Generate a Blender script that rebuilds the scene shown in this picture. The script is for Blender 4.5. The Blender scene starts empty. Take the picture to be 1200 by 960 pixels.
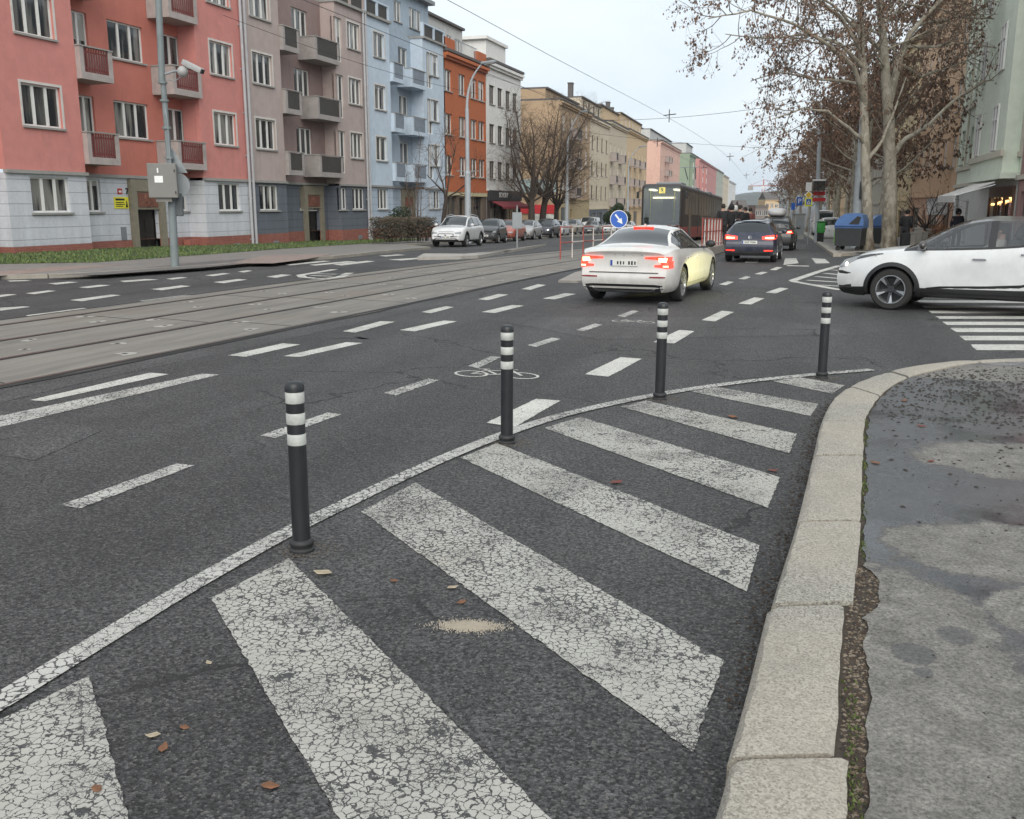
import bpy, bmesh, math, random
from mathutils import Vector, Matrix
random.seed(7)
S = bpy.context.scene; COL = S.collection
R = math.radians
# ---------------------------------------------------------------- camera geometry (1200x960 photo pixels)
F, HZ, H, VX = 1120., 240., 1.7, 965.
PITCH = math.atan((480-HZ)/F); YAW = math.atan((VX-600)/(F/math.cos(PITCH)))
FH = Vector((-math.sin(YAW), math.cos(YAW), 0)); RT = Vector((math.cos(YAW), math.sin(YAW), 0))
FW = FH*math.cos(PITCH) + Vector((0, 0, -math.sin(PITCH))); UP = RT.cross(FW)
CAM = Vector((0, 0, H))

def grade(y):
    "height of the carriageway: level near the camera, then falling gently away"
    if y < 14: return 0.
    if y < 36: return -.018*(y-14)**2/44
    if y < 200: return -.198-.018*(y-36)
    return -.198-.018*164
def ray(px, py): return FW*F + RT*(px-600) - UP*(py-480)
def G(px, py, dz=0.):
    "ground point seen at a photo pixel"
    d = ray(px, py); z = dz
    for _ in range(40):
        t = (z-H)/d.z; p = CAM+d*t; z = .5*z+.5*(grade(p.y)+dz)
    return Vector((p.x, p.y, grade(p.y)+dz))
def at(px, py, depth):
    d = ray(px, py); return CAM + d*(depth/d.dot(FH))
def onX(px, py, X):
    d = ray(px, py); return CAM + d*(X/d.x)
def Yat(px, X): return onX(px, 240, X).y

# ---------------------------------------------------------------- materials
MATS = {}
class NT:
    def __init__(s, name):
        s.m = bpy.data.materials.new(name); s.m.use_nodes = True
        s.t = s.m.node_tree; s.b = s.t.nodes['Principled BSDF']; s.o = s.t.nodes['Material Output']
    def n(s, typ, **kw):
        x = s.t.nodes.new(typ)
        for k, v in kw.items():
            if k in x.inputs: s.put(x.inputs[k], v)
            else: setattr(x, k, v)
        return x
    def put(s, inp, v):
        if hasattr(v, 'is_linked') or isinstance(v, bpy.types.NodeSocket): s.t.links.new(v, inp)
        else: inp.default_value = v
    def coord(s, kind='Object', scale=None):
        c = s.n('ShaderNodeTexCoord').outputs[kind]
        if scale is not None:
            mp = s.n('ShaderNodeMapping'); s.t.links.new(c, mp.inputs[0]); mp.inputs['Scale'].default_value = scale; c = mp.outputs[0]
        return c
    def noise(s, scale, detail=3, rough=.5, vec=None, dist=0, out='Fac'):
        x = s.n('ShaderNodeTexNoise'); x.inputs['Scale'].default_value = scale; x.inputs['Detail'].default_value = detail
        x.inputs['Roughness'].default_value = rough; x.inputs['Distortion'].default_value = dist
        if vec is not None: s.t.links.new(vec, x.inputs['Vector'])
        return x.outputs[out]
    def voro(s, scale, feature='F1', vec=None, out='Distance', rnd=1):
        x = s.n('ShaderNodeTexVoronoi'); x.feature = feature; x.inputs['Scale'].default_value = scale
        x.inputs['Randomness'].default_value = rnd
        if vec is not None: s.t.links.new(vec, x.inputs['Vector'])
        return x.outputs[out]
    def ramp(s, fac, a, b, lo=0., hi=1.):
        x = s.n('ShaderNodeMapRange'); x.inputs[1].default_value = a; x.inputs[2].default_value = b
        x.inputs[3].default_value = lo; x.inputs[4].default_value = hi; s.t.links.new(fac, x.inputs[0]); return x.outputs[0]
    def mix(s, fac, a, b, mode='MIX'):
        x = s.n('ShaderNodeMix'); x.data_type = 'RGBA'; x.blend_type = mode
        s.put(x.inputs[0], fac)
        s.put(x.inputs[6], a if not isinstance(a, tuple) else (*a[:3], 1)); s.put(x.inputs[7], b if not isinstance(b, tuple) else (*b[:3], 1))
        return x.outputs[2]
    def math(s, op, a, b=0., c=0.):
        x = s.n('ShaderNodeMath'); x.operation = op; s.put(x.inputs[0], a); s.put(x.inputs[1], b); s.put(x.inputs[2], c); return x.outputs[0]
    def vadd(s, vec, other, k):
        sc = s.n('ShaderNodeVectorMath'); sc.operation = 'SCALE'; s.t.links.new(other, sc.inputs[0]); sc.inputs['Scale'].default_value = k
        ad = s.n('ShaderNodeVectorMath'); ad.operation = 'ADD'; s.t.links.new(vec, ad.inputs[0]); s.t.links.new(sc.outputs[0], ad.inputs[1]); return ad.outputs[0]
    def bump(s, h, strength=.3, dist=.01):
        x = s.n('ShaderNodeBump'); x.inputs['Strength'].default_value = strength; x.inputs['Distance'].default_value = dist
        s.t.links.new(h, x.inputs['Height']); s.t.links.new(x.outputs[0], s.b.inputs['Normal'])
    def base(s, c): s.put(s.b.inputs['Base Color'], c if not isinstance(c, tuple) else (*c[:3], 1))
    def rough(s, r): s.put(s.b.inputs['Roughness'], r)

def M(name, col, rough=.6, var=.12, scale=6., bump=0., metal=0., streak=False, coat=0.):
    "plain procedural surface: a colour broken by noise, optional streaks and bump"
    if name in MATS: return MATS[name]
    t = NT(name); v = t.coord('Object')
    n1 = t.noise(scale, 4, .6, v); n2 = t.noise(scale*.13, 3, .5, v)
    if streak:
        vs = t.coord('Object', (1.3, 1.3, .12)); n2 = t.math('MULTIPLY_ADD', t.noise(1.1, 5, .6, vs), .8, t.math('MULTIPLY', n2, .2))
    dk = tuple(c*(1-var*1.6) for c in col); lt = tuple(min(1, c*(1+var*.9)) for c in col)
    c = t.mix(t.ramp(n1, .3, .7), dk, lt); c = t.mix(t.ramp(n2, .35, .65, 0, .75), c, t.mix(.5, lt, tuple(col)))
    if streak and bump:
        st_ = t.ramp(t.noise(1.6, 6, .7, t.coord('Object', (2.2, 2.2, .09))), .55, .78, 0, .38); c = t.mix(st_, c, tuple(x*.55 for x in col)); c = t.mix(t.ramp(t.noise(.35, 4, .6, v), .55, .7, 0, .2), c, tuple(min(1, x*1.2+.03) for x in col))
    t.base(c); t.rough(t.ramp(n1, .2, .8, max(.02, rough-.08), min(1, rough+.08))); t.b.inputs['Metallic'].default_value = metal
    if coat: t.b.inputs['Coat Weight'].default_value = coat; t.b.inputs['Coat Roughness'].default_value = .04
    if bump: t.bump(t.noise(scale*9, 3, .6, v), bump, .01)
    MATS[name] = t.m; return t.m
def glow(name, col, strength, base=(.3, .05, .03)):
    if name in MATS: return MATS[name]
    t = NT(name); t.base(base); t.rough(.25)
    v = t.coord('Object'); f = t.ramp(t.noise(9, 2, .5, v), .3, .7, .55, 1.2)
    t.b.inputs['Emission Color'].default_value = (*col, 1); t.put(t.b.inputs['Emission Strength'], t.math('MULTIPLY', f, strength))
    MATS[name] = t.m; return t.m

# ---------------------------------------------------------------- mesh builder
class MB:
    def __init__(s): s.v = []; s.f = []; s.mi = []; s.mats = []; s.cur = 0
    def use(s, m):
        if m not in s.mats: s.mats.append(m)
        s.cur = s.mats.index(m); return s
    def face(s, idx): s.f.append(tuple(idx)); s.mi.append(s.cur)
    def poly(s, pts):
        b = len(s.v); s.v += [tuple(p) for p in pts]; s.face(range(b, b+len(pts))); return s
    def box(s, x0, x1, y0, y1, z0, z1, M4=None, bev=0):
        if bev:
            b = min(bev, (x1-x0)*.45, (y1-y0)*.45, (z1-z0)*.45)
            bm = bmesh.new(); bmesh.ops.create_cube(bm, size=1)
            for w in bm.verts: w.co = Vector((x0+(w.co.x+.5)*(x1-x0), y0+(w.co.y+.5)*(y1-y0), z0+(w.co.z+.5)*(z1-z0)))
            bmesh.ops.bevel(bm, geom=bm.edges[:], offset=b, segments=2, affect='EDGES', profile=.5)
            s.addbm(bm, M4); bm.free(); return s
        P = [(x, y, z) for z in (z0, z1) for y in (y0, y1) for x in (x0, x1)]
        if M4: P = [M4 @ Vector(p) for p in P]
        b = len(s.v); s.v += [tuple(p) for p in P]
        for q in ((0, 2, 3, 1), (4, 5, 7, 6), (0, 1, 5, 4), (2, 6, 7, 3), (0, 4, 6, 2), (1, 3, 7, 5)): s.face([b+i for i in q])
        return s
    def addbm(s, bm, M4=None):
        b = len(s.v); bm.verts.ensure_lookup_table()
        for i, w in enumerate(bm.verts): w.index = i; s.v.append(tuple(M4 @ w.co if M4 else w.co))
        for f in bm.faces: s.face([b+w.index for w in f.verts])
    def tube(s, pts, rad, n=6, cap=True):
        pts = [Vector(p) for p in pts]; m = len(pts)
        if not hasattr(rad, '__len__'): rad = [rad]*m
        d = (pts[1]-pts[0]).normalized(); a = d.orthogonal().normalized(); b0 = len(s.v)
        for i, p in enumerate(pts):
            t = (pts[min(i+1, m-1)]-pts[max(i-1, 0)]).normalized()
            a = (a-t*a.dot(t)); a = a.normalized() if a.length > 1e-6 else t.orthogonal().normalized(); c = t.cross(a)
            for k in range(n):
                g = 2*math.pi*k/n; s.v.append(tuple(p+(a*math.cos(g)+c*math.sin(g))*rad[i]))
        for i in range(m-1):
            for k in range(n):
                q = (k+1) % n; s.face((b0+i*n+k, b0+i*n+q, b0+(i+1)*n+q, b0+(i+1)*n+k))
        if cap and n > 2: s.face([b0+k for k in range(n)][::-1]); s.face([b0+(m-1)*n+k for k in range(n)])
        return s
    def lathe(s, prof, n=24, M4=None, closed=False):
        "prof: (radius, height) pairs round the local z axis"
        b = len(s.v); m = len(prof)
        for r, z in prof:
            for k in range(n):
                g = 2*math.pi*k/n; p = Vector((r*math.cos(g), r*math.sin(g), z)); s.v.append(tuple(M4 @ p if M4 else p))
        for i in range(m if closed else m-1):
            j = (i+1) % m
            for k in range(n):
                q = (k+1) % n; s.face((b+i*n+k, b+i*n+q, b+j*n+q, b+j*n+k))
        if not closed:
            s.face([b+k for k in range(n)][::-1]); s.face([b+(m-1)*n+k for k in range(n)])
        return s
    def prism(s, pts, vec):
        "closed prism: planar outline pts swept by vec"
        vec = Vector(vec); b = len(s.v); n = len(pts); s.v += [tuple(p) for p in pts]+[tuple(Vector(p)+vec) for p in pts]
        s.face(range(b+n-1, b-1, -1)); s.face(range(b+n, b+2*n))
        for i in range(n): j = (i+1) % n; s.face((b+i, b+j, b+n+j, b+n+i))
        return s
    def ball(s, c, r, n=12, m=8, sc=(1, 1, 1)):
        c = Vector(c); b = len(s.v)
        for i in range(1, m):
            th = math.pi*i/m
            for k in range(n):
                g = 2*math.pi*k/n; s.v.append((c.x+r*sc[0]*math.sin(th)*math.cos(g), c.y+r*sc[1]*math.sin(th)*math.sin(g), c.z+r*sc[2]*math.cos(th)))
        t = len(s.v); s.v += [(c.x, c.y, c.z+r*sc[2]), (c.x, c.y, c.z-r*sc[2])]
        for i in range(m-2):
            for k in range(n): q = (k+1) % n; s.face((b+i*n+k, b+(i+1)*n+k, b+(i+1)*n+q, b+i*n+q))
        for k in range(n): q = (k+1) % n; s.face((t, b+k, b+q)); s.face((t+1, b+(m-2)*n+q, b+(m-2)*n+k))
        return s
    def mesh(s, name, mat=None, smooth=None):
        me = bpy.data.meshes.new(name); me.from_pydata(s.v, [], s.f)
        if s.mats:
            for m in s.mats: me.materials.append(m)
            me.polygons.foreach_set('material_index', s.mi)
        elif mat: me.materials.append(mat)
        me.update()
        if smooth is not None:
            me.polygons.foreach_set('use_smooth', [True]*len(me.polygons))
            if smooth < 180: me.set_sharp_from_angle(angle=R(smooth))
        return me
    def build(s, name, mat=None, parent=None, smooth=None, fix=False, **kw):
        me = s.mesh(name, mat, smooth)
        if fix:
            bm = bmesh.new(); bm.from_mesh(me); bmesh.ops.recalc_face_normals(bm, faces=bm.faces[:]); bm.to_mesh(me); bm.free()
        return link(name, me, parent, **kw)

def link(name, data, parent=None, loc=None, rz=None, **kw):
    o = bpy.data.objects.new(name, data); COL.objects.link(o)
    if parent: o.parent = parent
    if loc is not None: o.location = loc
    if rz is not None: o.rotation_euler = (0, 0, rz)
    for k, v in kw.items(): o[k] = v
    return o
def thing(name, label, cat, loc=(0, 0, 0), rz=0., group=None, data=None):
    o = link(name, data, None, loc, rz); o['label'] = label; o['category'] = cat
    if group: o['group'] = group
    return o
def tag(o, label, cat, group=None):
    o['label'] = label; o['category'] = cat
    if group: o['group'] = group
    return o
def kids(o): return [c for c in COL.objects if c.parent == o]
KIDS = {}
def dup(o, loc=None, rz=None, label=None, parent=None, scale=None):
    "copy of a thing with copies of its parts and their sub-parts"
    if o.name not in KIDS: KIDS[o.name] = kids(o)
    c = o.copy(); COL.objects.link(c); c.parent = parent
    if loc is not None: c.location = loc
    if rz is not None: c.rotation_euler = (0, 0, rz)
    if scale: c.scale = scale
    if label: c['label'] = label
    for ch in KIDS[o.name]: dup(ch, parent=c)
    return c
def baked(o):
    "mesh of an object with its modifiers applied; the object goes"
    bpy.context.view_layer.update()
    dg = bpy.context.evaluated_depsgraph_get(); me = bpy.data.meshes.new_from_object(o.evaluated_get(dg))
    bpy.data.objects.remove(o); return me
def text_mesh(txt, size, mat, depth=.004, bold=0.):
    cu = bpy.data.curves.new('lettering', 'FONT'); cu.body = txt; cu.size = size; cu.extrude = depth; cu.align_x = 'CENTER'; cu.align_y = 'CENTER'; cu.offset = bold
    cu.resolution_u = 2
    o = bpy.data.objects.new('lettering', cu); COL.objects.link(o); me = baked(o); me.materials.clear(); me.materials.append(mat); return me
def lerp(a, b, t): return a+(b-a)*t
def interp(tab, x):
    "smooth monotone interpolation of (x, value) pairs"
    if x <= tab[0][0]: return tab[0][1]
    for (x0, y0), (x1, y1) in zip(tab, tab[1:]):
        if x <= x1:
            i = tab.index((x0, y0))
            def sl(a, b): return (b[1]-a[1])/max(1e-9, b[0]-a[0])
            s1 = sl((x0, y0), (x1, y1))
            s0 = sl(tab[i-1], tab[i]) if i > 0 else s1
            s2 = sl(tab[i+1], tab[i+2]) if i+2 < len(tab) else s1
            m0 = 0 if s0*s1 <= 0 else 2*s0*s1/(s0+s1); m1 = 0 if s1*s2 <= 0 else 2*s1*s2/(s1+s2)
            h = x1-x0; t = (x-x0)/h
            return (2*t**3-3*t*t+1)*y0+(t**3-2*t*t+t)*h*m0+(-2*t**3+3*t*t)*y1+(t**3-t*t)*h*m1
    return tab[-1][1]
def smooth01(t): t = max(0., min(1., t)); return t*t*(3-2*t)

# ---------------------------------------------------------------- shared materials
def car_paint(name, col, metal=.0):
    if name in MATS: return MATS[name]
    t = NT(name); v = t.coord('Object')
    dirt = t.ramp(t.noise(2.5, 5, .65, v), .42, .75, 0, .22)
    sep = t.n('ShaderNodeSeparateXYZ'); t.t.links.new(v, sep.inputs[0])
    low = t.ramp(sep.outputs[2], .75, .25, 0, .35)
    f = t.math('MAXIMUM', dirt, t.math('MULTIPLY', low, t.ramp(t.noise(5, 4, .6, v), .3, .6)))
    t.base(t.mix(f, col, (.16, .145, .125))); t.b.inputs['Metallic'].default_value = metal
    t.rough(t.ramp(f, 0, .4, .3, .65)); t.b.inputs['Coat Weight'].default_value = .7; t.b.inputs['Coat Roughness'].default_value = .06
    MATS[name] = t.m; return t.m
def glass_mat(name, col=(.03, .035, .04), curtain=None, rough=.04):
    if name in MATS: return MATS[name]
    t = NT(name); v = t.coord('Object'); c = col
    if curtain:
        oi = t.n('ShaderNodeObjectInfo').outputs['Random']
        off = t.n('ShaderNodeCombineXYZ'); t.put(off.inputs[0], t.math('MULTIPLY', oi, 91.)); t.put(off.inputs[2], t.math('MULTIPLY', oi, 37.))
        vv = t.vadd(t.coord('Object', (2.2, 1, .25)), off.outputs[0], 1.)
        folds = t.ramp(t.noise(1.2, 3, .5, vv), .46, .56)
        f = t.math('MULTIPLY', folds, t.ramp(oi, .1, .9, .2, 1.))
        c = t.mix(f, col, t.mix(t.noise(14, 2, .5, t.coord('Object', (3, 1, .1))), tuple(k*.55 for k in curtain), curtain))
        zz = t.n('ShaderNodeSeparateXYZ'); t.t.links.new(v, zz.inputs[0]); lim = t.math('MULTIPLY_ADD', t.math('FRACT', t.math('MULTIPLY', oi, 17.3)), 1.5, .5)
        blind = t.math('MULTIPLY', t.math('GREATER_THAN', zz.outputs[2], lim), t.math('GREATER_THAN', t.math('FRACT', t.math('MULTIPLY', oi, 7.7)), .62)); c = t.mix(blind, c, tuple(k*.9 for k in curtain))
    t.base(c); t.rough(rough); t.b.inputs['IOR'].default_value = 1.5; t.b.inputs['Coat Weight'].default_value = .3; t.b.inputs['Coat Roughness'].default_value = .03
    MATS[name] = t.m; return t.m
PANE = glass_mat('window_glass', (.022, .026, .03), (.38, .37, .34))
CARGLASS = glass_mat('car_glass', (.025, .03, .033), None, .03)
WHITE = M('white_window_frame', (.72, .71, .68), .45, .06)
DKFRAME = M('dark_window_frame', (.09, .075, .065), .5, .1)
BLACKP = M('black_plastic', (.018, .018, .019), .5, .15, 20)
RUBBER = M('tyre_rubber', (.022, .021, .02), .85, .15, 15)
STEEL = M('galvanised_steel', (.36, .38, .39), .45, .15, 5, metal=.6)
POLEPAINT = M('grey_pole_paint', (.36, .39, .41), .5, .12, 3, streak=True)
CONC = M('concrete', (.34, .32, .29), .85, .18, 4, bump=.2)
SILL = M('stone_sill', (.3, .29, .27), .8, .15, 4)
# ---------------------------------------------------------------- camera, sky, sun
cam = bpy.data.cameras.new('camera'); co = bpy.data.objects.new('camera', cam); COL.objects.link(co)
cam.sensor_fit = 'HORIZONTAL'; cam.sensor_width = 36; cam.lens = F/1200*36; cam.clip_start = .05; cam.clip_end = 9000
mw = Matrix((( RT.x, UP.x, -FW.x, 0), (RT.y, UP.y, -FW.y, 0), (RT.z, UP.z, -FW.z, H), (0, 0, 0, 1))); co.matrix_world = mw
S.camera = co
S.view_settings.view_transform = 'Standard'; S.view_settings.look = 'None'; S.view_settings.exposure = .74; S.view_settings.gamma = 1
S.view_settings.use_curve_mapping = False
SUN_EL, SUN_AZ = R(34), R(160)        # azimuth clockwise from +Y: behind the camera, to the right
w = bpy.data.worlds.new('World'); S.world = w; w.use_nodes = True
nt = w.node_tree; bg = nt.nodes['Background']
sky = nt.nodes.new('ShaderNodeTexSky'); sky.sky_type = 'NISHITA'; sky.sun_disc = False; sky.sun_elevation = SUN_EL; sky.sun_rotation = SUN_AZ
sky.dust_density = 2; sky.ozone_density = 1.5
def wn(typ, **kw):
    x = nt.nodes.new(typ)
    for k, v in kw.items(): setattr(x, k, v)
    return x
tc = wn('ShaderNodeTexCoord'); mp = wn('ShaderNodeMapping'); mp.inputs['Scale'].default_value = (1.2, 1.2, 5.5); mp.inputs['Rotation'].default_value = (.1, .16, .4)
nt.links.new(tc.outputs['Generated'], mp.inputs[0])
cn = wn('ShaderNodeTexNoise'); cn.inputs['Scale'].default_value = 1.7; cn.inputs['Detail'].default_value = 6; cn.inputs['Roughness'].default_value = .55; cn.inputs['Distortion'].default_value = .6
nt.links.new(mp.outputs[0], cn.inputs['Vector'])
sx = wn('ShaderNodeSeparateXYZ'); nt.links.new(tc.outputs['Generated'], sx.inputs[0])
el = wn('ShaderNodeMapRange'); el.inputs[1].default_value = 0.; el.inputs[2].default_value = .22; nt.links.new(sx.outputs[2], el.inputs[0])
cr = wn('ShaderNodeMapRange'); cr.inputs[1].default_value = .35; cr.inputs[2].default_value = .62; nt.links.new(cn.outputs[0], cr.inputs[0])
add = wn('ShaderNodeMath', operation='MULTIPLY_ADD'); nt.links.new(el.outputs[0], add.inputs[0]); add.inputs[1].default_value = .62
half = wn('ShaderNodeMath', operation='MULTIPLY'); nt.links.new(cr.outputs[0], half.inputs[0]); half.inputs[1].default_value = .5; nt.links.new(half.outputs[0], add.inputs[2])
cl = wn('ShaderNodeMix', data_type='RGBA'); nt.links.new(add.outputs[0], cl.inputs[0])
cl.inputs[6].default_value = (4.5, 5.25, 6.0, 1); cl.inputs[7].default_value = (6.3, 6.75, 7.0, 1)      # thin and thick cloud, in the sky texture's own units
cm = wn('ShaderNodeMix', data_type='RGBA'); cm.inputs[0].default_value = .93
nt.links.new(sky.outputs[0], cm.inputs[6]); nt.links.new(cl.outputs[2], cm.inputs[7])
nt.links.new(cm.outputs[2], bg.inputs[0]); bg.inputs[1].default_value = .1
sun = bpy.data.lights.new('sun', 'SUN'); sun.energy = 1.5; sun.angle = R(55); sun.color = (1, .95, .88)
so = bpy.data.objects.new('sun', sun); COL.objects.link(so)
sd = Vector((math.sin(SUN_AZ)*math.cos(SUN_EL), math.cos(SUN_AZ)*math.cos(SUN_EL), math.sin(SUN_EL)))
so.rotation_euler = sd.to_track_quat('Z', 'Y').to_euler(); so.location = (0, -10, 40)

# ---------------------------------------------------------------- ground materials
def asphalt(name, tone=1., wet=0.):
    t = NT(name); v = t.coord('Object')
    stone = t.voro(95, 'F1', v, 'Color'); sep = t.n('ShaderNodeSeparateColor'); t.t.links.new(stone, sep.inputs[0])
    grit = t.ramp(sep.outputs[0], .0, 1., .25, 1.85)
    pale = t.ramp(sep.outputs[1], .88, .95, 0, .9)
    big = t.ramp(t.noise(.55, 5, .62, v), .34, .68, .72, 1.32)
    mid = t.ramp(t.noise(4.5, 4, .6, v), .3, .7, .85, 1.15)
    coarse = t.ramp(t.noise(42, 4, .72, v), .36, .64, .25, 1.75); worn = t.ramp(t.noise(.9, 3, .6, t.coord('Object', (1., .12, 1))), .33, .67, .66, 1.42)
    k = t.math('MULTIPLY', t.math('MULTIPLY', t.math('MULTIPLY', grit, coarse), big), t.math('MULTIPLY', mid, worn))
    c0 = tuple(x*tone for x in (.042, .0415, .0418))
    sc = t.n('ShaderNodeMix'); sc.data_type = 'RGBA'; sc.blend_type = 'MULTIPLY'; sc.inputs[0].default_value = 1; sc.inputs[6].default_value = (*c0, 1)
    cmb = t.n('ShaderNodeCombineColor'); [t.put(cmb.inputs[i], k) for i in range(3)]; t.t.links.new(cmb.outputs[0], sc.inputs[7])
    c = t.mix(pale, sc.outputs[2], (.13, .125, .115))
    wv = t.vadd(v, t.noise(1.4, 4, .6, v, out='Color'), .9)
    cr = t.voro(.42, 'DISTANCE_TO_EDGE', wv); crack = t.math('MULTIPLY', t.ramp(cr, .009, .003), t.ramp(t.noise(.35, 2, .5, v), .5, .56))
    c = t.mix(crack, c, (.012, .012, .012)); t.base(c)
    t.rough(t.math('MULTIPLY_ADD', big, .16, .52-wet))
    t.bump(t.math('SUBTRACT', t.math('ADD', t.voro(95, 'F1', v), t.math('MULTIPLY', t.noise(42, 4, .72, v), 1.4)), t.math('MULTIPLY', crack, 2.)), 1., .012)
    MATS[name] = t.m; return t.m
ASPH = asphalt('asphalt'); ASPH2 = asphalt('older_asphalt', 1.3)
def worn_paint(name, cell, wear, col=(.42, .41, .37)):
    t = NT(name); v = t.coord('Object')
    wv = t.vadd(v, t.noise(cell*.55, 5, .68, v, out='Color'), 1.5/cell)
    d = t.voro(cell, 'DISTANCE_TO_EDGE', wv); d2 = t.voro(cell*2.6, 'DISTANCE_TO_EDGE', wv)
    wid = t.math('MULTIPLY', t.ramp(t.noise(1.5, 4, .65, v), .3, .7, .02*wear, .085*wear), t.math('MULTIPLY', t.ramp(t.noise(22, 3, .6, v), .3, .7, .4, 1.7), t.ramp(t.noise(.7, 3, .6, v), .32, .68, .45, 1.6)))
    crack = t.math('LESS_THAN', d, wid)
    fine = t.math('MULTIPLY', t.math('LESS_THAN', d2, t.math('MULTIPLY', wid, .9)), t.ramp(t.noise(2.4, 2, .5, v), .5, .58))
    chip = t.math('GREATER_THAN', t.math('ADD', t.noise(7, 5, .75, v), t.math('MULTIPLY', t.noise(38, 3, .6, v), .35)), .97-.17*wear)
    gone = t.math('MAXIMUM', t.math('MAXIMUM', crack, fine), chip)
    dirty = t.ramp(t.noise(3.2, 5, .7, v), .35, .75, 0, .55)
    c = t.mix(dirty, col, tuple(x*.68 for x in col)); c = t.mix(t.ramp(t.noise(140, 2, .6, v), .4, .75, 0, .4), c, tuple(x*.5 for x in col))
    c = t.mix(t.ramp(t.noise(.9, 3, .6, v), .55, .75, 0, .35), c, (.36, .31, .24)); c = t.mix(t.ramp(t.noise(1.3, 5, .7, v), .55, .8, 0, .5), c, (.2, .19, .17))
    asp = t.mix(t.ramp(t.noise(110, 2, .6, v), .35, .7), (.03, .03, .031), (.085, .083, .08))
    t.base(t.mix(gone, c, asp)); t.rough(t.math('MULTIPLY_ADD', gone, .15, .62))
    t.bump(t.math('ADD', t.math('MULTIPLY', gone, -1.), t.math('MULTIPLY', t.noise(120, 2, .5, v), .4)), .5, .004)
    MATS[name] = t.m; return t.m
PAINT = worn_paint('crazed_road_paint', 32., 1.05); PAINT2 = worn_paint('worn_road_paint', 22., .95, (.50, .49, .455)); PAINT3 = worn_paint('fresh_road_paint', 30., .4, (.60, .59, .54))
def granite(name):
    t = NT(name); v = t.coord('Object')
    sp = t.voro(150, 'F1', v, 'Color'); s = t.n('ShaderNodeSeparateColor'); t.t.links.new(sp, s.inputs[0])
    c = t.mix(s.outputs[0], (.19, .18, .15), (.40, .38, .33)); c = t.mix(t.ramp(s.outputs[1], .78, .88, 0, .85), c, (.09, .085, .078))
    oi = t.noise(.55, 2, .5, v)
    c = t.mix(t.ramp(oi, .4, .6, 0, .4), c, (.42, .355, .285)); c = t.mix(t.ramp(t.noise(3, 5, .7, v), .45, .75, 0, .5), c, (.21, .195, .165))
    t.base(c); t.rough(.75); t.bump(t.math('ADD', t.noise(70, 4, .7, v), t.math('MULTIPLY', t.noise(9, 3, .6, v), 1.2)), .45, .006); MATS[name] = t.m; return t.m
GRAN = granite('granite')
def pavement_mat():
    t = NT('wet_pavement'); v = t.coord('Object'); sp = t.n('ShaderNodeSeparateXYZ'); t.t.links.new(v, sp.inputs[0])
    nz = t.math('MULTIPLY', t.math('SUBTRACT', t.noise(2.6, 8, .68, v), .5), 1.25)
    def blob(cx, cy, rx, ry, soft=.25):
        a = t.math('DIVIDE', t.math('SUBTRACT', sp.outputs[0], cx), rx); b = t.math('DIVIDE', t.math('SUBTRACT', sp.outputs[1], cy), ry)
        d = t.math('SQRT', t.math('ADD', t.math('MULTIPLY', a, a), t.math('MULTIPLY', b, b)))
        return t.ramp(t.math('ADD', d, nz), 1+soft*.35, 1-soft*.2)
    dry = None
    for (px, py, rx, ry) in ((1060, 850, .44, 1.45), (1095, 970, .55, .75), (1175, 648, .5, .42), (1185, 540, .55, .48), (1150, 437, 1.0, .5), (1240, 720, .25, .3)):
        p = G(px, py, .1); b = blob(p.x, p.y, rx, ry); dry = b if dry is None else t.math('MAXIMUM', dry, b)
    spot = None
    for (px, py, r) in ((1073, 768, .055), (1120, 746, .05), (1082, 790, .025)):
        p = G(px, py, .1); b = blob(p.x, p.y, r*1.2, r*1.4, .5); spot = b if spot is None else t.math('MAXIMUM', spot, b)
    dry = t.math('MULTIPLY', dry, t.math('MULTIPLY_ADD', spot, -.55, 1.))
    film = t.ramp(t.noise(1.7, 4, .55, v), .42, .6)
    fine = t.ramp(t.noise(80, 5, .75, v), .34, .66, .42, 1.55); mid = t.ramp(t.noise(5, 5, .65, v), .3, .7, .86, 1.14); k = t.math('MULTIPLY', fine, mid)
    wetc = t.mix(film, (.062, .064, .068), (.040, .043, .048))
    c = t.mix(dry, wetc, t.mix(t.ramp(t.noise(7, 6, .7, v), .35, .65), (.115, .108, .097), (.185, .175, .157)))
    edge = t.math('MULTIPLY', dry, t.math('SUBTRACT', 1., dry)); c = t.mix(t.math('MULTIPLY', edge, 1.6), c, (.05, .048, .045))
    c = t.mix(1., c, _grey(t, k), 'MULTIPLY')
    wv = t.vadd(v, t.noise(2, 4, .6, v, out='Color'), .5); cr = t.math('MULTIPLY', t.ramp(t.voro(.8, 'DISTANCE_TO_EDGE', wv), .006, .002), t.ramp(t.noise(.8, 2, .5, v), .5, .56))
    t.base(c)
    wr = t.mix(film, (.34, .34, .34), (.13, .13, .13))
    t.rough(t.mix(dry, wr, (.8, .8, .8)))
    t.bump(t.math('ADD', t.math('MULTIPLY', t.noise(85, 3, .6, v), t.ramp(t.math('MAXIMUM', dry, t.math('SUBTRACT', 1., film)), 0, 1, .12, 1.)), t.math('MULTIPLY', t.noise(2.5, 3, .5, v), 1.5)), .35, .006)
    MATS['wet_pavement'] = t.m; return t.m
def _grey(t, k):
    c = t.n('ShaderNodeCombineColor'); [t.put(c.inputs[i], k) for i in range(3)]; return c.outputs[0]
WETP = pavement_mat()
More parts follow.
